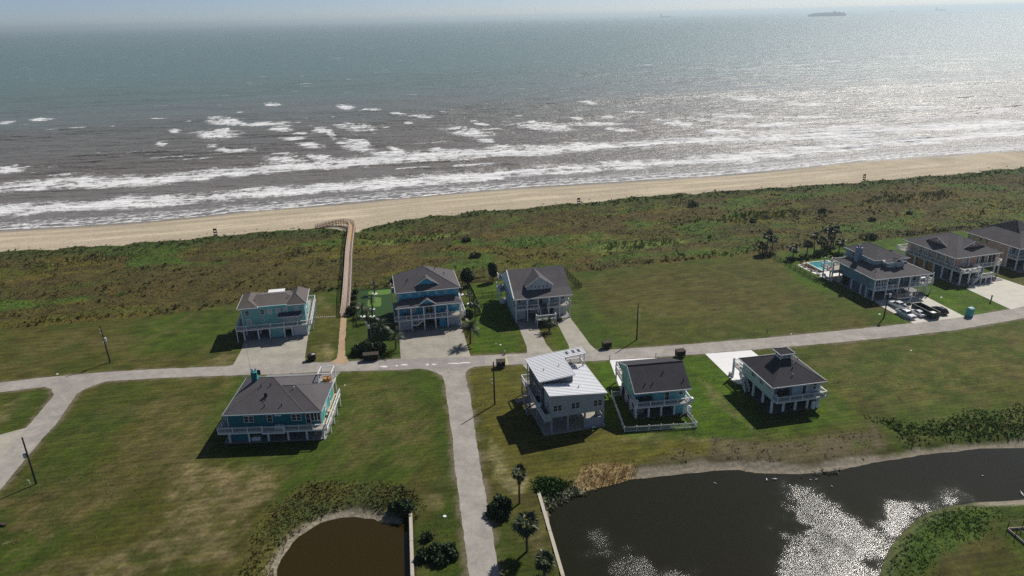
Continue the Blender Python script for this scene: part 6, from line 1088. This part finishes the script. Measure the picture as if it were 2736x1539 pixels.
# ------------------------------------------------------------------ trash racks beside the lane
def rack(label, p, ang, W_, D_, H_, nb, mt=M_rack, back=True):
    root = thing('trash_rack', label, 'trash rack', p, ang, 'wooden trash racks by the lane')
    MB().box(-W_ / 2, -D_ / 2, .35, W_ / 2, D_ / 2, .45).build('floor', mt, root)
    for x in (-W_ / 2 + .06, W_ / 2 - .06):
        for y in (-D_ / 2 + .06, D_ / 2 - .06): MB().box(x - .06, y - .06, 0, x + .06, y + .06, H_).build('leg', mt, root)
    n_ = 5
    for i in range(n_): z_ = .55 + (H_ - .6) * i / (n_ - 1); MB().box(-W_ / 2, D_ / 2, z_ - .09, W_ / 2, D_ / 2 + .04, z_ + .09).build('slat', mt, root)
    for sx in (-1, 1): MB().box(sx * W_ / 2 - .03, -D_ / 2, .5, sx * W_ / 2 + .03, D_ / 2, H_ - .1).build('side_panel', mt, root)
    MB().prism([(-W_ / 2 - .08, -D_ / 2 - .1, H_ - .1), (W_ / 2 + .08, -D_ / 2 - .1, H_ - .1), (W_ / 2 + .08, D_ / 2 + .05, H_ + .05), (-W_ / 2 - .08, D_ / 2 + .05, H_ + .05)], (0, 0, .05)).build('lid', mat('rack_top', (.06, .045, .035), .85, .15, 6), root)
    MB().bar((-W_ / 2, -D_ / 2, .8), (W_ / 2, -D_ / 2, .8), .05, .12).build('front_rail', mt, root)
    return root
def bin_(label, root, x, col_, H_=1.0):
    m_ = MB(); b = len(m_.v); a_, c = .24, .3
    m_.prism([(-a_, -a_, 0), (a_, -a_, 0), (a_, a_, 0), (-a_, a_, 0)], (0, 0, .02)); m_.v[-4:] = [(-c, -c, H_), (c, -c, H_), (c, c, H_), (-c, c, H_)]
    w_ = root.matrix_basis @ Vector((x, -.1, .46)); t_ = thing('trash_bin', label, 'trash bin', w_, root.rotation_euler[2], 'bins standing in the racks'); m_.build('body', M_black, t_); MB().box(-.33, -.35, H_ + .005, .33, .33, H_ + .08).build('lid', col_, t_)
    for sx in (-1, 1): MB().tube((sx * .2 - .04, .3, .12), (sx * .2 + .04, .3, .12), .12, .12, 8).build('wheel', M_black, t_)
M_lidw = mat('pale_lid', (.5, .5, .52), .5)
RK = [rack('wooden trash rack right of the aqua house drive, near the sand path', at(834, 962), R(10), 1.7, 1.1, 1.5, 2), rack('widest wooden trash rack under the big roadside bush', at(992, 962), R(8), 3.3, 1.2, 1.6, 4), rack('wooden trash rack right of the two driveways of the pale house', at(1621, 930), R(13), 1.9, 1.1, 1.6, 2), rack('grey trash rack on the corner of the sod lot by the yellow line', at(1338, 981), R(6), 1.8, 1.2, 1.6, 2, mat('grey_rack', (.1, .1, .1), .8)), rack('dark trash rack behind the seafoam house roof', at(1817, 953), R(12), 1.9, 1.2, 1.6, 2)]
for r_, xs, lb in ((RK[0], (-.4, .4), 'right of the aqua house drive'), (RK[1], (-1.2, -.4, .4, 1.2), 'under the big roadside bush'), (RK[2], (-.45, .45), 'right of the two driveways'), (RK[3], (-.4, .4), 'on the corner of the sod lot'), (RK[4], (-.4, .4), 'behind the seafoam house roof')):
    sd = ('left', 'second from left', 'third from left', 'right') if len(xs) == 4 else ('left', 'right')
    for i, x in enumerate(xs): bin_(f'black bin, {sd[i]} in the rack {lb}', r_, x, M_lidw if i % 2 else M_black)

# ------------------------------------------------------------------ vehicles, dumpster, toilet
M_cw = mat('white_car_paint', (.72, .73, .74), .25, .03, 1, spec=.6); M_cb = mat('black_car_paint', (.012, .012, .015), .2, .03, 1, spec=.7); M_tyre = mat('tyre_rubber', (.015, .015, .015), .8); M_rim = mat('rim_metal', (.4, .41, .42), .3, spec=.6); M_cg = mat('car_glass', (.01, .012, .015), .05, spec=.8); M_red = mat('tail_light_red', (.25, .015, .01), .3); M_lamp = mat('headlamp', (.6, .6, .6), .15)
def hull(m_, prof, wl, wh):
    "side profile loop [(x,z)] swept across; width tapers with height"
    z0 = min(z_ for x, z_ in prof); z1 = max(z_ for x, z_ in prof); b = len(m_.v); n_ = len(prof)
    for sg in (-1, 1):
        for x, z_ in prof: m_.v.append((x, sg * (wl + (wh - wl) * (z_ - z0) / (z1 - z0)), z_))
    m_.f.append(tuple(range(b, b + n_))); m_.f.append(tuple(range(b + n_, b + 2 * n_))[::-1])
    for i in range(n_): j = (i + 1) % n_; m_.f.append((b + i, b + j, b + n_ + j, b + n_ + i))
    return m_
def wheels(root, xs, y, r=.38):
    for x in xs:
        for sg in (-1, 1):
            t_ = MB().tube((x, sg * y - .12, r), (x, sg * y + .12, r), r, r, 14).build('wheel', M_tyre, root); MB().tube((x, sg * (y + .125) - .01, r), (x, sg * (y + .125) + .01, r), r * .6, r * .6, 10).build('rim', M_rim, t_)
def pickup(label, p, ang):
    root = thing('pickup_truck', label, 'pickup truck', p, ang, 'white pickup trucks on the drive')
    hull(MB(), [(-2.9, .5), (2.75, .5), (2.9, .65), (2.88, 1.0), (2.7, 1.16), (1.3, 1.24), (-.95, 1.26), (-.95, .8), (-2.9, .8)], .98, .93).build('body', M_cw, root, bevel=.03)
    b_ = MB(); b_.box(-2.9, .86, .8, -.95, .96, 1.25).box(-2.9, -.96, .8, -.95, -.86, 1.25).box(-2.95, -.96, .8, -2.86, .96, 1.25); b_.build('bed_sides', M_cw, root); MB().box(-2.86, -.86, .78, -.96, .86, .84).build('bed_floor', M_dark, root)
    c = hull(MB(), [(-.98, 1.22), (1.35, 1.22), (.72, 1.86), (.5, 1.92), (-.8, 1.92), (-.95, 1.84)], .9, .7).build('cabin', M_cw, root, bevel=.03)
    g = MB(); g.face((1.38, -.78, 1.27), (1.38, .78, 1.27), (.80, .64, 1.83), (.80, -.64, 1.83)); g.build('windscreen', M_cg, root)
    g = MB(); g.face((-1.0, -.74, 1.32), (-1.0, .74, 1.32), (-.975, .62, 1.8), (-.975, -.62, 1.8)); g.build('rear_window', M_cg, root)
    for sg in (-1, 1):
        for x0, x1, t0, t1 in ((-.85, .1, -.78, .1), (.2, 1.1, .2, .62)): MB().face((x0, sg * .905, 1.3), (x1, sg * .905, 1.3), (t1, sg * .735, 1.8), (t0, sg * .735, 1.8)).build('side_window', M_cg, root)
        MB().box(2.83, sg * .72 - .16, .8, 2.93, sg * .72 + .16, 1.02).build('headlight', M_lamp, root); MB().box(-2.97, sg * .88 - .07, .85, -2.9, sg * .88 + .07, 1.2).build('taillight', M_red, root); MB().box(1.0, sg * 1.0 - .1, 1.25, 1.2, sg * 1.0 + .12, 1.45).build('mirror', M_black, root)
    MB().box(2.86, -.55, .68, 2.93, .55, 1.02).build('grille', M_black, root); MB().box(2.88, -.95, .45, 3.02, .95, .66).build('bumper', M_rim, root); wheels(root, (-1.9, 1.85), .84, .4); root.scale = (.87, .87, .87); return root
def car(label, p, ang, mt, name, suv=False, rear_up=0):
    root = thing(name, label, 'suv' if suv else 'car', p, ang); h_ = .25 if suv else 0
    hull(MB(), [(-2.2, .35), (2.15, .35), (2.28, .55), (2.2, .82 + h_ * .4), (1.1, .95 + h_ * .6), (-1.7 - h_, .98 + h_ * .7), (-2.25, .92 + h_ * .7), (-2.3, .55)], .88, .8).build('body', mt, root, bevel=.04)
    hull(MB(), [(-1.95 - h_, .95 + h_ * .6), (1.05, .92 + h_ * .6), (.3, 1.36 + h_), (0, 1.42 + h_), (-1.0 - h_ * 2, 1.40 + h_)], .8, .58).build('cabin', mt, root, bevel=.03)
    MB().face((1.09, -.68, .99 + h_ * .6), (1.09, .68, .99 + h_ * .6), (.4, .54, 1.33 + h_), (.4, -.54, 1.33 + h_)).build('windscreen', M_cg, root)
    MB().face((-1.93 - h_, -.62, 1.02 + h_ * .7), (-1.93 - h_, .62, 1.02 + h_ * .7), (-1.2 - h_ * 2, .52, 1.345 + h_), (-1.2 - h_ * 2, -.52, 1.345 + h_)).build('rear_window', M_cg, root)
    for sg in (-1, 1):
        MB().face((-1.5, sg * .79, 1.03 + h_ * .6), (.85, sg * .79, 1.03 + h_ * .6), (.2, sg * .625, 1.34 + h_), (-1.0, sg * .625, 1.34 + h_)).build('side_window', M_cg, root); MB().box(2.16, sg * .6 - .17, .62, 2.26, sg * .6 + .17, .78).build('headlight', M_lamp, root); MB().box(-2.32, sg * .62 - .15, .74, -2.24, sg * .62 + .15, .9).build('taillight', M_red, root)
    wheels(root, (-1.38, 1.4), .78, .33 + h_ * .2); root.scale = (.92, .92, .92); return root
ad_ = H8.a
pickup('white pickup facing the lane with empty open bed', at(2419, 845), ad_ - R(90) + R(3)); pickup('white pickup facing the house, farther up the drive', at(2399, 822), ad_ + R(90) + R(6))
car('white sedan parked between pickup and dumpster', at(2451, 841), ad_ + R(90), M_cw, 'parked_car'); car('black suv on the far side of the dumpster', at(2510, 835), ad_ + R(88), M_cb, 'parked_suv', True)
bp_0 = at(2488, 849); dmr = thing('dumpster', 'long dark green open topped dumpster on the drive', 'dumpster', at(2471, 839), ad_ - R(90)); M_dg = mat('dark_green_steel', (.012, .032, .032), .5, .15, 2)
L_, W_, H_ = 6.6, 2.3, 1.65; MB().box(-L_ / 2, -W_ / 2, .15, L_ / 2, W_ / 2, .25).build('floor', M_rack, dmr)
for sg in (-1, 1):
    s_ = MB().box(-L_ / 2, sg * W_ / 2 - .05, .2, L_ / 2, sg * W_ / 2 + .05, H_).build('side', M_dg, dmr)
    for i in range(9): x = -L_ / 2 + .3 + i * (L_ - .6) / 8; MB().box(x - .06, sg * (W_ / 2 + .1) - .05, .2, x + .06, sg * (W_ / 2 + .1) + .05, H_ - .1).build('rib', M_dg, s_)
    MB().box(-L_ / 2, sg * W_ / 2 - .09, H_ + .002, L_ / 2, sg * W_ / 2 + .09, H_ + .1).build('top_rail', mat('rail_green', (.05, .09, .085), .4), dmr)
for sx in (-1, 1): MB().box(sx * L_ / 2 - .05, -W_ / 2 + .06, .2, sx * L_ / 2 + .05, W_ / 2 - .06, H_).build('end_gate', M_dg, dmr)
MB().box(.2, -W_ / 2 - .17, .8, .9, -W_ / 2 - .152, 1.15).build('sign_plate', M_white, dmr)
jk = MB()
for i in range(26): x, y = rnd.uniform(-L_ / 2 + .4, L_ / 2 - .4), rnd.uniform(-.9, .9); jk.bar((x, y, .3 + rnd.uniform(0, .5)), (x + rnd.uniform(-.6, .6), y + rnd.uniform(-.4, .4), .5 + rnd.uniform(0, .7)), .25, .08)
tag(jk.build('rubble', M_wood), 'pile of wood scraps lying inside the open dumpster', 'rubble').location = dmr.location; bpy.data.objects['rubble'].rotation_euler = dmr.rotation_euler
tw = bpy.data.objects['rubble']; 
bg_ = MB().box(1.8, -.8, 1.1, 3.0, .6, 1.5).build('white_sacks', M_white, None, bevel=.1); bg_.location = dmr.location; bg_.rotation_euler = dmr.rotation_euler; tag(bg_, 'white sacks on the near end of the dumpster load', 'sacks')
tt_ = thing('portable_toilet', 'turquoise portable toilet beside the lane', 'portable toilet', at(2589, 845), ad_ + R(5), None); M_tq = mat('turquoise_plastic', (.03, .28, .3), .45, .05)
MB().box(-.6, -.6, .05, .6, .6, 2.05).build('cabin', M_tq, tt_); MB().box(-.5, -.62, .15, .4, -.602, 1.95).build('door', mat('turquoise_door', (.05, .36, .37), .45), tt_); MB().box(-.62, -.62, 2.052, .62, .62, 2.12).prism([(-.62, -.62, 2.12), (.62, -.62, 2.12), (.62, 0, 2.35), (-.62, 0, 2.35)], (0, .02, 0)).prism([(-.6, -.6, 2.1), (-.6, .6, 2.1), (-.6, .3, 2.32), (-.6, -.3, 2.32)], (1.2, 0, 0)).build('roof', mat('pale_turquoise', (.35, .6, .62), .4), tt_); MB().box(-.65, -.65, 0, .65, .65, .05).build('base', M_black, tt_)
pt_ = thing('bucket_lift_post', 'pale blue machine post behind the white pickup', 'machine', at(2428, 814), ad_); MB().bar((0, 0, 0), (.4, 0, 2.6), .22).bar((.4, 0, 2.6), (.2, .3, 3.4), .18).build('mast', mat('pale_blue_paint', (.3, .5, .6), .4), pt_); MB().box(-.4, -.4, 0, .4, .4, .6).build('base', M_dg, pt_); MB().box(-.1, -.25, 2.3, .3, .25, 2.9).build('head_box', M_white, pt_)

# ------------------------------------------------------------------ pool terrace
M_terr = mat('white_terrace', (.72, .68, .62), .8, .05, 2)
terr = sheet('pool_terrace', [H8.world(*p) for p in [(-1.6, 15.5), (-2.2, 29.5), (-.5, 30.5), (.2, 30.3), (9, 30.5), (9.5, 19.5), (1, 18)]], .034, M_terr); tag(terr, None, None, None, 'structure')
o_ = H8.world(4.6, 26.5); pl = thing('swimming_pool', 'turquoise swimming pool behind the slate blue house', 'swimming pool', o_, H8.a)
mtw, t, b = newmat('pool_water'); b.inputs['Base Color'].default_value = (.06, .30, .32, 1); b.inputs['Roughness'].default_value = .08
MB().box(-3.2, -3.4, .04, 3.4, 3.4, .16).build('water', mtw, pl); cp = MB()
cp.box(-3.6, -3.7, .0, 3.8, -3.4, .32).box(-3.6, 3.4, .0, 3.8, 3.7, .38).box(-3.6, -3.4, .0, -3.2, 3.4, .32).box(3.4, -3.4, 0, 3.8, 3.4, .32); cp.build('coping', M_white, pl); MB().box(-3.15, -3.35, .165, -.2, -.6, .17).build('shallow_shelf', mat('shallow_water', (.2, .55, .56), .1), pl); MB().box(-4.6, -4.3, 0, -3.7, 2.6, .45).build('planter_hedge', mat('hedge_green', (.06, .045, .02), .9, .3, 6), pl)
def lounge(lb, x, y, a, mt):
    w_ = H8.world(x, y); r_ = thing('sun_lounger', lb, 'sun lounger', (w_.x, w_.y, .04), H8.a + a, 'loungers and seats on the terrace'); MB().box(-.35, -.6, .25, .35, .7, .38).build('mattress', mt, r_); MB().prism([(-.35, .7, .3), (.35, .7, .3), (.35, 1.2, .8), (-.35, 1.2, .8)], (0, .05, .1)).build('backrest', mt, r_)
    for sx in (-.3, .3):
        for y_ in (-.5, .9): MB().box(sx - .03, y_ - .03, 0, sx + .03, y_ + .03, .25).build('leg', M_rack, r_)
M_yel = mat('yellow_cushion', (.6, .48, .2), .8)
for i, (x, y, a, mt_, lb) in enumerate(((-1.0, 28.6, .3, M_rack, 'dark seat at the far tip of the terrace'), (.1, 29.4, -.4, M_yel, 'yellow cushioned lounger farthest left'), (-.6, 26.8, .8, M_rack, 'dark seat second along the terrace'), (.6, 28.0, 1.4, M_yel, 'yellow cushioned lounger beside the pool corner'), (-1.0, 24.8, .2, M_black, 'black seat in the middle of the terrace'), (-.4, 23.6, 1.2, M_rack, 'dark seat next to the black one'), (-1.2, 20.6, .1, M_grey, 'grey lounger near the balcony posts'), (-.9, 17.8, -.1, M_tr, 'white lounger nearest the house wall'))): lounge(lb, x, y, a, mt_)

# ------------------------------------------------------------------ yard details
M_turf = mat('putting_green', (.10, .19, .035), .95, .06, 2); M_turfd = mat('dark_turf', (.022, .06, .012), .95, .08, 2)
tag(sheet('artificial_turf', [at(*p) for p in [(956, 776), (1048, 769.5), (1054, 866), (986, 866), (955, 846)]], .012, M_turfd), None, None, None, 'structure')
q7 = lambda pts: [at(920 + x / 6.585, 740 + y / 6.585) for x, y in pts]
def rounded(pts, k_=3):
    out = []
    n_ = len(pts)
    for i in range(n_):
        a, b_, c = pts[i - 1], pts[i], pts[(i + 1) % n_]
        for j in range(k_ + 1): t_ = j / k_; p1_ = b_.lerp(a, .22); p2_ = b_.lerp(c, .22); out.append(p1_ * (1 - t_) ** 2 + b_ * 2 * t_ * (1 - t_) + p2_ * t_ * t_)
    return out
tag(sheet('putting_green', rounded(q7([(415, 255), (430, 330), (820, 300), (820, 212)])), .018, M_turf), None, None, None, 'structure')
tag(sheet('putting_green', rounded(q7([(410, 400), (405, 530), (650, 520), (650, 360), (520, 355)])), .018, M_turf), None, None, None, 'structure')
tag(sheet('stepping_slab', q7([(205, 515), (325, 520), (325, 560), (205, 565)]), .03, M_conc), None, None, None, 'structure')
def smallpost(name, lb, px, py, w_, h_, mt_, cat): p = at(px, py); return tag(MB().box(p.x - w_ / 2, p.y - w_ / 2, -.05, p.x + w_ / 2, p.y + w_ / 2, h_).build(name, mt_, bevel=.02), lb, cat)
smallpost('concrete_bollard', 'short pale bollard at the end of the yellow line', 1349, 947, .35, .9, M_conc, 'bollard'); smallpost('marker_post', 'short dark post at the left corner of the white drive', 1629, 963.5, .12, 1.3, M_pole, 'post'); smallpost('marker_post', 'short dark post at the right corner of the white drive', 1752, 957.5, .12, 1.3, M_pole, 'post'); smallpost('marker_post', 'grey post beside the drive of the salmon house', 2647, 807, .25, 1.9, M_grey, 'post')
smallpost('grill_post', 'thin dark post in the grass by the lane, right', 2050, 890, .12, .9, M_pole, 'post')
for px, py, w_, lb in ((1337, 922, .5, 'white utility cover on the lawn beside the middle lane'), (1325, 918, .25, 'tiny white marker left of the white utility cover'), (2350, 840, .6, 'white utility cover beside the parked pickups'), (2515, 795, .6, 'white cover on the lawn between the two right drives'), (2114, 893, .4, 'small white cover on the verge of the far lane'), (2434, 937, .4, 'white speck of litter in the right field'), (153, 1000, .5, 'pale cover by the lane at the far left'), (921, 1030, .35, 'small white cover on the lawn right of the teal house'), (1188, 1380, .6, 'pale twisted pipe lying on the verge above the wide shrub')):
    p = at(px, py); tag(MB().tube((p.x, p.y, -.02), (p.x, p.y, .1), w_ / 2, w_ / 2 * .85, 9).build('utility_cover', M_white), lb, 'cover')
p = at(80, 1293); t_ = thing('hose_bib', 'small white curved pipe beside the lower left pole', 'pipe', p); MB().tube((0, 0, 0), (0, 0, .7), .05, .05, 6).tube((0, 0, .7), (-.3, 0, .75), .05, .05, 6).build('pipe', M_white, t_)
p = at(12, 1404); t_ = thing('low_bench', 'dark low bench at the left edge of the near field', 'bench', p); MB().box(-.6, -.25, .3, .4, .25, .38).build('seat', M_rack, t_); MB().box(-.5, -.2, 0, -.4, .2, .3).build('leg', M_rack, t_); MB().box(.25, -.2, 0, .35, .2, .3).build('leg', M_rack, t_)
# white pressure tanks
def tank(lb, w_, z_=0):
    r_ = thing('water_tank', lb, 'tank', w_, 0, 'white upright tanks'); MB().tube((0, 0, .05), (0, 0, 1.35), .38, .38, 14).tube((0, 0, 1.35), (0, 0, 1.58), .38, .16, 14).build('body', M_white, r_, smooth=False); MB().tube((0, 0, -.0), (0, 0, .05), .42, .42, 12).build('base', M_conc, r_)
tank('white tank at the right front corner of the seafoam house', H6.world(10.35, .2)); tank('left white tank of the pair under the cupola house deck', H7.world(8.55, -.1)); tank('right white tank of the pair under the cupola house deck', H7.world(9.45, .1))
# beach signs
for px, py, lb in ((577, 632, 'left beach sign on the sand, near the aqua house side'), (1546, 550, 'middle beach sign at the edge of the sand'), (2308, 483, 'right beach sign on the far sand')):
    p = at(px, py); r_ = thing('beach_sign', lb, 'sign', (p.x, p.y, gz(p.x, p.y)), R(10), 'brown signs along the beach'); MB().box(-.6, -.06, -.2, -.45, .06, 3.0).box(.45, -.06, -.2, .6, .06, 3.0).build('post', M_pole, r_)
    for z0_, z1_, mt_ in ((2.2, 2.95, mat('sign_brown', (.12, .1, .05), .8)), (1.35, 1.85, M_rack), (.3, .9, M_conc)): MB().box(-.55, -.12, z0_, .55, -.065, z1_).build('panel', mt_, r_)

# ------------------------------------------------------------------ ships and birds
def pdist(px, py): g = at(px, py, SEA_Z); return g
M_hull = mat('ship_hull', (.035, .05, .08), .6); M_cont = mat('containers', (.07, .075, .1), .7, .4, .02)
g = pdist(2209, 43.5); L_ = 92 / FPX * g.y * 1.0; shp = thing('container_ship', 'large loaded container ship on the hazy horizon at right', 'ship', g, R(-ROLL))
hb = MB(); prof = [(-L_ / 2, 0), (-L_ / 2 - 3, 14), (-L_ / 2 + 4, 16), (L_ / 2 - 4, 16), (L_ / 2 + 2, 14), (L_ / 2 - 2, 0)]; hull(hb, prof, 20, 24); hb.build('hull', M_hull, shp)
cb = MB(); nb_ = 16
for i in range(nb_):
    x = -L_ / 2 + 10 + i * (L_ - 22) / nb_; 
    if i == 11: continue
    hh_ = (8, 12, 15, 17, 18, 19, 20, 20, 20, 20, 20, 20, 22, 22, 18, 17)[i]
    MB().box(x + .6, -21, 16, x + (L_ - 22) / nb_ - .6, 21, 16 + hh_).build('container_stack', M_cont, shp)
x = -L_ / 2 + 10 + 11 * (L_ - 22) / nb_; MB().box(x + 3, -22, 16, x + 13, 22, 46).build('bridge_tower', mat('ship_white', (.4, .42, .45)), shp); MB().box(x + 6, -2, 46, x + 9, 2, 56).build('mast', M_hull, shp)
for px, py, w_, lb in ((1777, 44, 28, 'grey tanker on the horizon left of the container ship'), (2512, 19.5, 26, 'faint tanker on the horizon at far right'), (2384, 21, 13, 'tiny faint ship left of the far right tanker'), (1339, 44.5, 4, 'tiny speck of a platform on the horizon at centre')):
    g = at(px, py, SEA_Z) if py > 40 else at(px, py + (26.0 if px > 2300 else 0), SEA_Z); g = pdist(px, max(py, (77 - .0243 * px) + 12.5)); L2 = w_ / FPX * g.y; s_ = thing('ship', lb, 'ship', g, 0, 'distant ships'); hull(MB(), [(-L2 / 2, 0), (-L2 / 2, L2 * .13), (L2 * .42, L2 * .11), (L2 / 2, L2 * .14), (L2 * .47, 0)], L2 * .07, L2 * .08).build('hull', M_hull, s_); MB().box(-L2 * .42, -L2 * .06, L2 * .13, -L2 * .3, L2 * .06, L2 * .32).build('bridge', MATS['ship_white'], s_)
def bird(lb, p, mt_, s_=1.0, wings=True, ang=0, grp=None, cat='bird'):
    m_ = MB(); m_.tube((-.32 * s_, 0, 0), (.05 * s_, 0, .02 * s_), .04 * s_, .13 * s_, 7).tube((.05 * s_, 0, .02 * s_), (.3 * s_, 0, .08 * s_), .13 * s_, .05 * s_, 7).tube((.28 * s_, 0, .08 * s_), (.42 * s_, 0, .16 * s_), .06 * s_, .055 * s_, 6).tube((.42 * s_, 0, .16 * s_), (.6 * s_, 0, .13 * s_), .035 * s_, .01 * s_, 5)
    if wings:
        for sg in (-1, 1): m_.prism([(.12 * s_, sg * .08 * s_, .05 * s_), (-.15 * s_, sg * .08 * s_, .05 * s_), (-.12 * s_, sg * .6 * s_, .22 * s_), (-.25 * s_, sg * 1.05 * s_, .16 * s_), (.05 * s_, sg * .6 * s_, .24 * s_)], (0, 0, .02 * s_))
    else: m_.tube((.02 * s_, .05 * s_, -.3 * s_), (.02 * s_, .05 * s_, 0), .015 * s_, .02 * s_, 4).tube((.02 * s_, -.05 * s_, -.3 * s_), (.02 * s_, -.05 * s_, 0), .015 * s_, .02 * s_, 4)
    o = m_.build('bird', mt_); o.location = p; o.rotation_euler = (.2 if wings else 0, 0, ang); return tag(o, lb, cat, grp)
M_bk = mat('black_feathers', (.015, .015, .017), .6); M_wf = mat('white_feathers', (.75, .75, .73), .7)
d1 = at(32, 148, 30); bird('dark bird gliding over the sea at the left edge', d1, M_bk, 1.7, True, .6, 'dark birds over the sea'); bird('second dark bird at the very left edge', at(5, 149, 30), M_bk, 1.5, True, .2, 'dark birds over the sea')
for i, (px, py) in enumerate(((2179, 1262), (2190, 1262), (2198, 1252), (2203, 1259), (2209, 1258), (2217, 1260), (2223, 1260), (2230, 1260), (2235, 1257), (2244, 1251))):
    q_ = at(px, py, -.6); bird(f'black cormorant, {ORD[i]} from the left in the shoreline row', Vector((q_.x, q_.y, gz(q_.x, q_.y) + .2 if gz(q_.x, q_.y) > -1 else -.8)), M_bk, .8, i % 4 == 0, 1 + i * .7, 'row of cormorants on the pond shore')
for i, (px, py, mt_, lb) in enumerate(((2140, 1277, M_bk, 'dark bird swimming left of the cormorant row'), (2175, 1277, M_bk, 'dark bird swimming below the cormorant row'), (2306, 1231, M_bk, 'lone dark bird on the pale bank'), (2071, 1281, M_wf, 'large white bird on the pond near the glitter'), (2048, 1282, M_wf, 'small white bird left of the large white one'), (2165, 1283, M_wf, 'white bird below the cormorants, left'), (2180, 1282, M_wf, 'white bird below the cormorants, right'), (2731, 1322, M_wf, 'white pelican at the right edge of the pond'), (1911, 1292, M_wf, 'tiny white bird far left on the pond'), (2625, 1272, M_wf, 'white bird on the channel at right'), (2222, 1300, M_wf, 'white bird floating in the middle of the pond bend'))):
    q_ = at(px, py, PZ); bird(lb, Vector((q_.x, q_.y, max(PZ, gz(q_.x, q_.y)) + .08)), mt_, 1.3 if 'pelican' in lb else (1.0 if 'large' in lb else .6), False, i * 1.1, 'birds on the pond')
